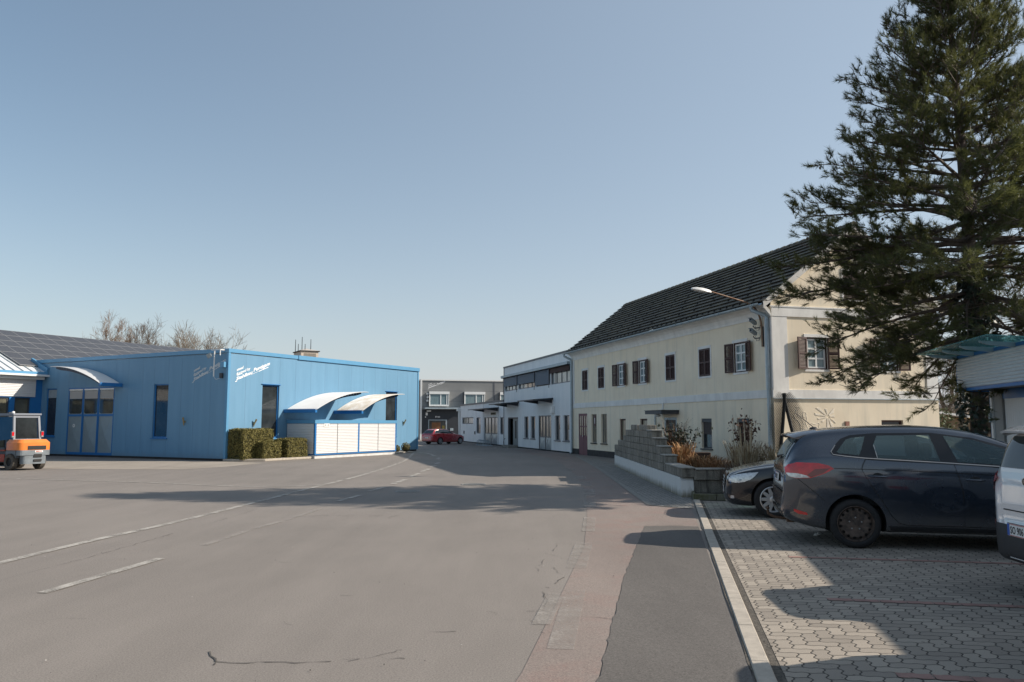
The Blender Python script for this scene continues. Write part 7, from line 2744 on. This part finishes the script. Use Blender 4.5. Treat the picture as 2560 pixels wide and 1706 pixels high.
n = NT('teal_canopy_glass', 0.2)
tr_ = n.t.nodes.new('ShaderNodeBsdfTransparent')
tr_.inputs['Color'].default_value = (0.50, 0.76, 0.76, 1)
mx_ = n.t.nodes.new('ShaderNodeMixShader')
mx_.inputs[0].default_value = 0.38
n.b.inputs['Base Color'].default_value = (0.16, 0.42, 0.46, 1)
n.link(tr_.outputs[0], mx_.inputs[1])
n.link(n.b.outputs[0], mx_.inputs[2])
n.link(mx_.outputs[0], n.t.nodes['Material Output'].inputs['Surface'])
M['teal_glass'] = n.m
cg = mb.build('glass_canopy', M['teal_glass'], gar)
for k in range(4):
    x = 0.0 + 1.03 * k
    mb = MB()
    mb.prism([(0.0, 2.99), (0.0, 3.085), (-0.62, 3.125), (-0.62, 3.10), (-0.5, 3.055)], x - 0.03, x + 0.03, 'x')
    mb.build('bracket', M['zinc'], cg)
mb = MB()
mb.box(-0.05, GL, 0.06, 6.1, 3.0, 3.07)
mb.build('roof', M['zinc'], gar)
mb = MB()
mb.box(-0.06, 0.04, 0.8, 1.0, 1.80, 2.1, 0)
mb.box(-0.05, 0.04, 0.78, 0.88, 1.45, 1.82, 1)
mb.box(0.13, 0.2, 0.53, 0.58, 1.60, 1.80, 2)
mb.build('wall_boxes', [mat('cream_box', (0.55, 0.5, 0.36), 0.6), M['white_plastic'], M['zinc']], gar)

# small timber shed behind the house
sh = thing('timber_shed', 'small timber-roofed shed half hidden behind the right corner of the house', 'shed', (20.3, 38.0, 0), R(10))
mb = MB()
mb.box(0, 3.4, 0, 2.5, 0, 1.85)
mb.build('wall', mat('shed_boards', (0.20, 0.145, 0.09), 0.8, var=0.3, scale=3), sh)
mb = MB()
mb.add([(-0.3, -0.4, 2.1), (1.3, -0.4, 1.9), (1.3, 2.8, 1.9), (-0.3, 2.8, 2.3), (-0.3, -0.4, 2.2), (1.3, -0.4, 2.0), (1.3, 2.8, 2.0), (-0.3, 2.8, 2.4)], [(0, 1, 2, 3), (4, 5, 6, 7), (0, 1, 5, 4), (1, 2, 6, 5), (2, 3, 7, 6), (3, 0, 4, 7)], 1)
mb.box(1.3, 4.0, -0.4, 2.8, 1.86, 1.98)
mb.build('roof', [mat('raw_timber', (0.50, 0.36, 0.20), 0.7, var=0.15), M['white_plastic']], sh)
# scrap of paper and straw on the ground
mb = MB()
rng = random.Random(3)
for k in range(9):
    leaf_cards(mb, [((rng.uniform(-.04, .04), rng.uniform(-.03, .03), 0.015 + 0.02 * rng.random()), (0, 0, 1))], 0.03, rng)
o = mb.build('paper_scrap', M['white_plastic'], recalc=False)
o.location = G(2042, 1341, 0.009)
tag(o, 'crumpled white paper scrap on the pavers under the people carrier', 'litter')
# ------------------------------------------------------------------ trees
def bare_mesh(name, seed, height, spread, depth=6, r0=0.2, upright=0.55, mats=None, trunk_h=0.28, kids=(2, 3), rsplit=0.62, rmin=0.008, spray=0):
    rng = random.Random(seed)
    tr, cr_ = MB(), MB()
    segs = [0]

    def grow(p, d, L, r, lev):
        n_ = 3 if lev < 3 else 2
        path, rad = [p], [r]
        dd = d.copy()
        for k in range(n_):
            dd = (dd + Vector((rng.gauss(0, 1), rng.gauss(0, 1), rng.gauss(0, 0.6))) * 0.13 + Vector((0, 0, upright * 0.12))).normalized()
            path.append(path[-1] + dd * L / n_)
            rad.append(r * (1 - 0.35 * (k + 1) / n_))
        (tr if lev < 2 else cr_).tube(path, rad, 6 if lev < 2 else (4 if lev < 4 else 3), cap=False)
        segs[0] += 1
        if lev >= depth:
            for q in range(spray):
                a = path[rng.randrange(1, len(path))]
                e = a + (dd + Vector((rng.gauss(0, .6), rng.gauss(0, .6), rng.gauss(0.2, .5)))).normalized() * L * rng.uniform(0.6, 1.3)
                cr_.tube([a, e], [rmin, rmin * 0.5], 3, cap=False)
            return
        nk = rng.choice(kids) + (1 if lev in (1, 2, 3) else 0)
        for q in range(nk):
            t = 1.0 if q == 0 else rng.uniform(0.35, 1.0)
            i = min(n_ - 1, int(t * n_))
            base = path[i].lerp(path[i + 1], t * n_ - i) if t < 1 else path[-1]
            ax = dd.orthogonal().normalized()
            ax = Matrix.Rotation(rng.uniform(0, 2 * PI), 3, dd) @ ax
            ang = R(rng.uniform(12, 26) if q == 0 else rng.uniform(28, 58)) * spread
            nd = (Matrix.Rotation(ang, 3, ax) @ dd)
            grow(base, nd, L * rng.uniform(0.62, 0.85), max(rmin, rad[-1] * (0.85 if q == 0 else rsplit)), lev + 1)

    grow(Vector((0, 0, 0)), Vector((rng.uniform(-.05, .05), rng.uniform(-.05, .05), 1)), height * trunk_h, r0, 0)
    zmax = max(v.z for v in cr_.v)
    k = height / zmax
    for m_ in (tr, cr_):
        m_.v = [v * k for v in m_.v]
    return tr, cr_


M['bark'] = mat('grey_brown_bark', (0.13, 0.10, 0.075), 0.9, var=0.3, scale=4)
M['twigs'] = mat('brown_twigs', (0.17, 0.135, 0.10), 0.9, var=0.4, scale=0.6)
M['twigs_red'] = mat('reddish_twigs', (0.20, 0.12, 0.07), 0.9, var=0.4, scale=0.5, col2=(0.11, 0.085, 0.06))


def bare_tree(label, seed, height, spread, loc, group, rz=0.0, tw='twigs', **kw):
    e = thing('bare_tree', label, 'tree', loc, rz, group)
    tr, cr_ = bare_mesh('bare_tree', seed, height, spread, **kw)
    tr.build('trunk', M['bark'], e, recalc=False)
    cr_.build('crown', M[tw], e, recalc=False)
    return e


gL = 'bare trees beyond the solar roof'
for (u, Y, h, lab, sd, tw, sp) in ((305, 80, 10.2, 'leafless tree at the far left of the group behind the solar roof', 21, 'twigs_red', 0.55), (328, 78, 13.0, 'tallest reddish leafless tree behind the solar roof', 22, 'twigs_red', 0.55),
                                   (360, 76, 12.4, 'leafless tree right of the tallest one behind the solar roof', 23, 'twigs_red', 0.6), (398, 77, 9.0, 'low reddish leafless tree in the middle of the group behind the solar roof', 27, 'twigs_red', 0.6),
                                   (428, 74, 11.2, 'sparse grey leafless tree with forked trunk behind the blue roof edge', 24, 'twigs', 0.7), (462, 74, 11.0, 'sparse grey leafless tree spreading towards the workshop corner', 25, 'twigs', 0.75),
                                   (515, 76, 8.2, 'low bare treetop just above the workshop corner', 26, 'twigs', 0.8)):
    bare_tree(lab, sd, h, sp, ((u - 1280) / F_PX * Y, Y, 0), gL, sd, tw, depth=7 if tw == 'twigs_red' else 6, r0=0.24, kids=(2, 3), rmin=0.013, spray=3, upright=0.9, trunk_h=0.34)
gR = 'bare trees behind the yellow house'
for (u, Y, h, lab, sd, sp) in ((2372, 46, 7.5, 'leafless tree directly beside the right house corner', 31, 1.0), (2418, 52, 8.0, 'leafless tree between house corner and ivy-clad trunk', 32, 1.05), (2455, 44, 6.0, 'small bare tree close behind the ivy-clad trunk', 36, 1.1),
                               (2530, 40, 13.0, 'tall leafless tree above the glass canopy', 33, 0.9), (2590, 46, 13.5, 'tall leafless tree at the right frame edge above the canopy', 34, 0.95), (2340, 60, 7.0, 'leafless tree peeping out far behind the house gable', 35, 1.0)):
    bare_tree(lab, sd, h, sp, ((u - 1280) / F_PX * Y, Y, 0), gR, sd, 'twigs', depth=7, r0=0.16, kids=(2, 2, 3), trunk_h=0.22, rmin=0.009)
# a brushy thicket closing the view between house and garage
rng = random.Random(77)
mb = MB()
for k in range(9000):
    x = rng.uniform(24, 46)
    y = 50 + rng.uniform(0, 14)
    h = rng.uniform(0.8, 3.6)
    p = Vector((x, y, rng.uniform(0, 2.4)))
    d = Vector((rng.gauss(0, .5), rng.gauss(0, .5), rng.uniform(0.4, 1.2))).normalized()
    s = d.orthogonal().normalized() * 0.03
    mb.add([p - s, p + s, p + d * h * 0.7], [(0, 1, 2)])
tag(mb.build('thicket', M['twigs'], recalc=False), 'brown leafless brushwood behind the yellow house', 'thicket', kind='stuff')
leafy('evergreen_shrub', 'small green bush at the foot of the trees beside the house', ((2352 - 1280) / F_PX * 34, 34, 0), 2.3, 0.5, 14, 40, 0.08, mat('green_bush_leaf', (0.07, 0.09, 0.035), 0.7, var=0.5, scale=6), brown[0], 19)

# ---- the black pine
PX, PY = 10.85, 18.6
pine = thing('pine_tree', 'tall dark green pine with ivy-covered trunk standing beside the garage', 'tree', (PX, PY, 0))
M['pine_bark'] = mat('pine_bark', (0.11, 0.085, 0.07), 0.95, var=0.45, scale=7, bump=0.8, bscale=18, stretch=(1, 1, 0.35))
n = NT('pine_needles', 0.55, 0.35)
P_ = n.tc.outputs['Object']
a_ = n.math('ADD', n.math('MULTIPLY', n.noise(P_, 0.75, 3), 0.65), n.math('MULTIPLY', n.noise(P_, 7, 2), 0.35))
n.color(n.ramp(a_, [(0.34, (0.036, 0.052, 0.028)), (0.50, (0.080, 0.092, 0.038)), (0.66, (0.17, 0.155, 0.055))]))  # golden end of the ramp stands in for sunlit highlights
_tl = n.t.nodes.new('ShaderNodeBsdfTranslucent')
_tl.inputs['Color'].default_value = (0.16, 0.17, 0.05, 1)
_mx = n.t.nodes.new('ShaderNodeMixShader')
_mx.inputs[0].default_value = 0.28
n.link(n.b.outputs[0], _mx.inputs[1])
n.link(_tl.outputs[0], _mx.inputs[2])
n.link(_mx.outputs[0], n.t.nodes['Material Output'].inputs['Surface'])
M['needles'] = n.m
M['cone'] = mat('pine_cone', (0.10, 0.065, 0.04), 0.9)
rng = random.Random(42)
mb = MB()
tp = [Vector((0.0, 0, 0)), Vector((0.03, 0, 1.5)), Vector((0.06, 0.02, 3.5)), Vector((0.02, 0.0, 6.0)), Vector((-0.02, 0.03, 8.5)), Vector((-0.10, 0.0, 10.6)), Vector((-0.14, 0, 12.4))]
mb.tube(smooth_path(tp, 4), [0.235 * (1 - 0.93 * (k / 24) ** 1.05) + 0.012 for k in range(25)], 14)
mb.build('trunk', M['pine_bark'], pine, smooth=True)
rtab = [(3.6, 3.1), (4.3, 3.9), (5.0, 4.25), (6.0, 4.0), (7.0, 3.6), (8.0, 3.15), (9.0, 2.6), (10.0, 1.75), (10.8, 1.3), (11.6, 0.95), (12.4, 0.5)]
ztab = [(3.6, -1.35), (4.3, -1.15), (5.0, -0.75), (6.0, -0.15), (7.0, 0.35), (8.0, 0.6), (9.0, 0.75), (10.0, 0.8), (11.0, 0.75), (12.2, 0.35)]
limbs = MB()
nd_v, nd_f, nd_m = [], [], []
cones = MB()


def tuft(p, d, L, cnt):
    """a bunch of needles around the end of a shoot"""
    d = d.normalized()
    t = d.orthogonal().normalized()
    b = d.cross(t)
    for k in range(cnt):
        a = rng.uniform(0, 2 * PI)
        el = rng.uniform(0.1, 1.05)
        dd = d * math.cos(el) + (t * math.cos(a) + b * math.sin(a)) * math.sin(el)
        q = p - d * rng.uniform(0, 0.2)
        l = L * rng.uniform(0.7, 1.15)
        s = dd.cross(Vector((rng.uniform(-1, 1), rng.uniform(-1, 1), rng.uniform(-1, 1))))
        if s.length < 1e-3:
            continue
        s = s.normalized() * 0.0056
        o = len(nd_v)
        nd_v.extend((tuple(q - s), tuple(q + s), tuple(q + dd * l)))
        nd_f.append((o, o + 1, o + 2))


lvl = 3.7
wh = 0
while lvl < 12.1:
    nb = 8 if lvl < 6 else (6 if lvl < 9.5 else 5)
    ph = wh * 1.1 + rng.uniform(-0.2, 0.2)
    for k in range(nb):
        az = ph + 2 * PI * k / nb + rng.uniform(-0.35, 0.35)
        zb = lvl + rng.uniform(-0.2, 0.2)
        Rm = interp(rtab, zb) * rng.uniform(0.78, 1.06)
        dz = interp(ztab, zb) * rng.uniform(0.75, 1.2)
        dirh = Vector((math.cos(az), math.sin(az) * 0.78, 0))
        if math.sin(az) < -0.3 and zb < 5.2:
            Rm *= 0.72
        side = Vector((-dirh.y, dirh.x, 0))
        bend = rng.uniform(-0.3, 0.3)
        N = 7
        path = []
        for i in range(N + 1):
            t = i / N
            path.append(Vector((0, 0, zb)) + dirh * Rm * t + side * bend * Rm * t * t * 0.4 + Vector((0, 0, dz * (t ** 1.3) + 0.10 * Rm * t * (1 - t) + (0.35 * max(0, t - 0.7) if zb > 4.6 else 0))))
        rb = 0.016 + 0.052 * Rm / 4.7
        limbs.tube(path, [rb * (1 - 0.85 * i / N) for i in range(N + 1)], 5, cap=False)
        nsec = int(5 + Rm * 3.6)
        for j in range(nsec):
            t = 0.22 + 0.78 * (j + rng.random()) / nsec
            t = min(0.999, t)
            i = int(t * N)
            p = path[i].lerp(path[i + 1], t * N - i)
            tan = (path[i + 1] - path[i]).normalized()
            sg = 1 if j % 2 else -1
            L2 = Rm * 0.30 * (1.15 - 0.75 * t) * rng.uniform(0.6, 1.25) + 0.12
            d2 = (tan * rng.uniform(0.55, 1.0) + side * sg * rng.uniform(0.5, 1.0) + Vector((0, 0, rng.uniform(-0.25, 0.55)))).normalized()
            p1 = p + d2 * L2 * 0.55 + Vector((0, 0, rng.uniform(-0.05, 0.05)))
            p2 = p1 + (d2 + Vector((0, 0, 0.25))).normalized() * L2 * 0.45
            limbs.tube([p, p1, p2], [0.013, 0.009, 0.005], 3, cap=False)
            bare = rng.random() < (0.55 if (t < 0.40 and zb < 9) else (0.16 if zb < 6 else 0.05))
            if not bare:
                m_ = max(4, int(L2 / 0.085))
                for q in range(m_):
                    u = 1 - q * 0.22 if q < 3 else rng.uniform(0.3, 1)
                    u = max(0.2, u)
                    base = p.lerp(p1, u / 0.55) if u < 0.55 else p1.lerp(p2, (u - 0.55) / 0.45)
                    off = Vector((rng.gauss(0, 1), rng.gauss(0, 1), rng.gauss(0, 0.8))) * 0.07
                    dt = (d2 + Vector((rng.gauss(0, .5), rng.gauss(0, .5), rng.uniform(-0.1, 0.9))))
                    if q:
                        limbs.tube([base, base + off + dt.normalized() * 0.1], [0.005, 0.003], 3, cap=False)
                    tuft(base + off + dt.normalized() * 0.12, dt, rng.uniform(0.13, 0.18), 42)
            elif rng.random() < 0.7:
                for q in range(3):
                    e_ = p2 + Vector((rng.gauss(0, .12), rng.gauss(0, .12), rng.gauss(0, .12)))
                    limbs.tube([p1, e_], [0.006, 0.003], 3, cap=False)
            if rng.random() < 0.12:
                c_ = p1 + Vector((0, 0, -0.06))
                cones.lathe([(0, -0.045), (0.028, -0.02), (0.026, 0.01), (0, 0.04)], 6, M=Matrix.Translation(c_))
        for q in range(3):
            tuft(path[-1] + Vector((rng.gauss(0, .05), rng.gauss(0, .05), rng.gauss(0, .05))), (path[-1] - path[-2]) + Vector((rng.gauss(0, .2), rng.gauss(0, .2), 0.3)), 0.2, 24)
    lvl += (0.18 if wh % 2 == 0 else 0.54) if lvl < 9 else (0.14 if wh % 2 == 0 else 0.42)
    wh += 1
for q in range(10):
    tuft(Vector((-0.14 + rng.gauss(0, .1), rng.gauss(0, .1), 12.4 - rng.random() * 0.7)), Vector((rng.gauss(0, .4), rng.gauss(0, .4), 1)), 0.2, 24)
for v in limbs.v:
    f_ = v.z / 12.2
    v.x -= 0.12 * f_
limbs.build('branches', M['pine_bark'], pine, recalc=False)
me = bpy.data.meshes.new('needles')
me.from_pydata(nd_v, [], nd_f)
me.materials.append(M['needles'])
o = bpy.data.objects.new('needles', me)
COL.objects.link(o)
o.parent = pine
co = cones.build('cones', M['cone'], pine, recalc=False)
co['kind'] = 'stuff'
# ivy on the trunk
mb = MB()
pts = []
for _ in range(3600):
    z = rng.uniform(0.0, 5.3)
    a = rng.uniform(0, 2 * PI)
    r_ = (0.30 + 0.16 * noise.noise(Vector((math.cos(a) * 1.5, math.sin(a) * 1.5, z * 1.2))) + 0.10 * rng.random()) * (1.15 if z < 4.2 else 1.15 - 0.5 * (z - 4.2))
    pts.append(((r_ * math.cos(a) + 0.04, r_ * math.sin(a), z), (math.cos(a), math.sin(a), 0.3)))
leaf_cards(mb, pts, 0.07, rng, jit=0.4)
mb.build('ivy', mat('ivy_leaves', (0.022, 0.036, 0.018), 0.4, var=0.5, scale=7), pine, recalc=False)
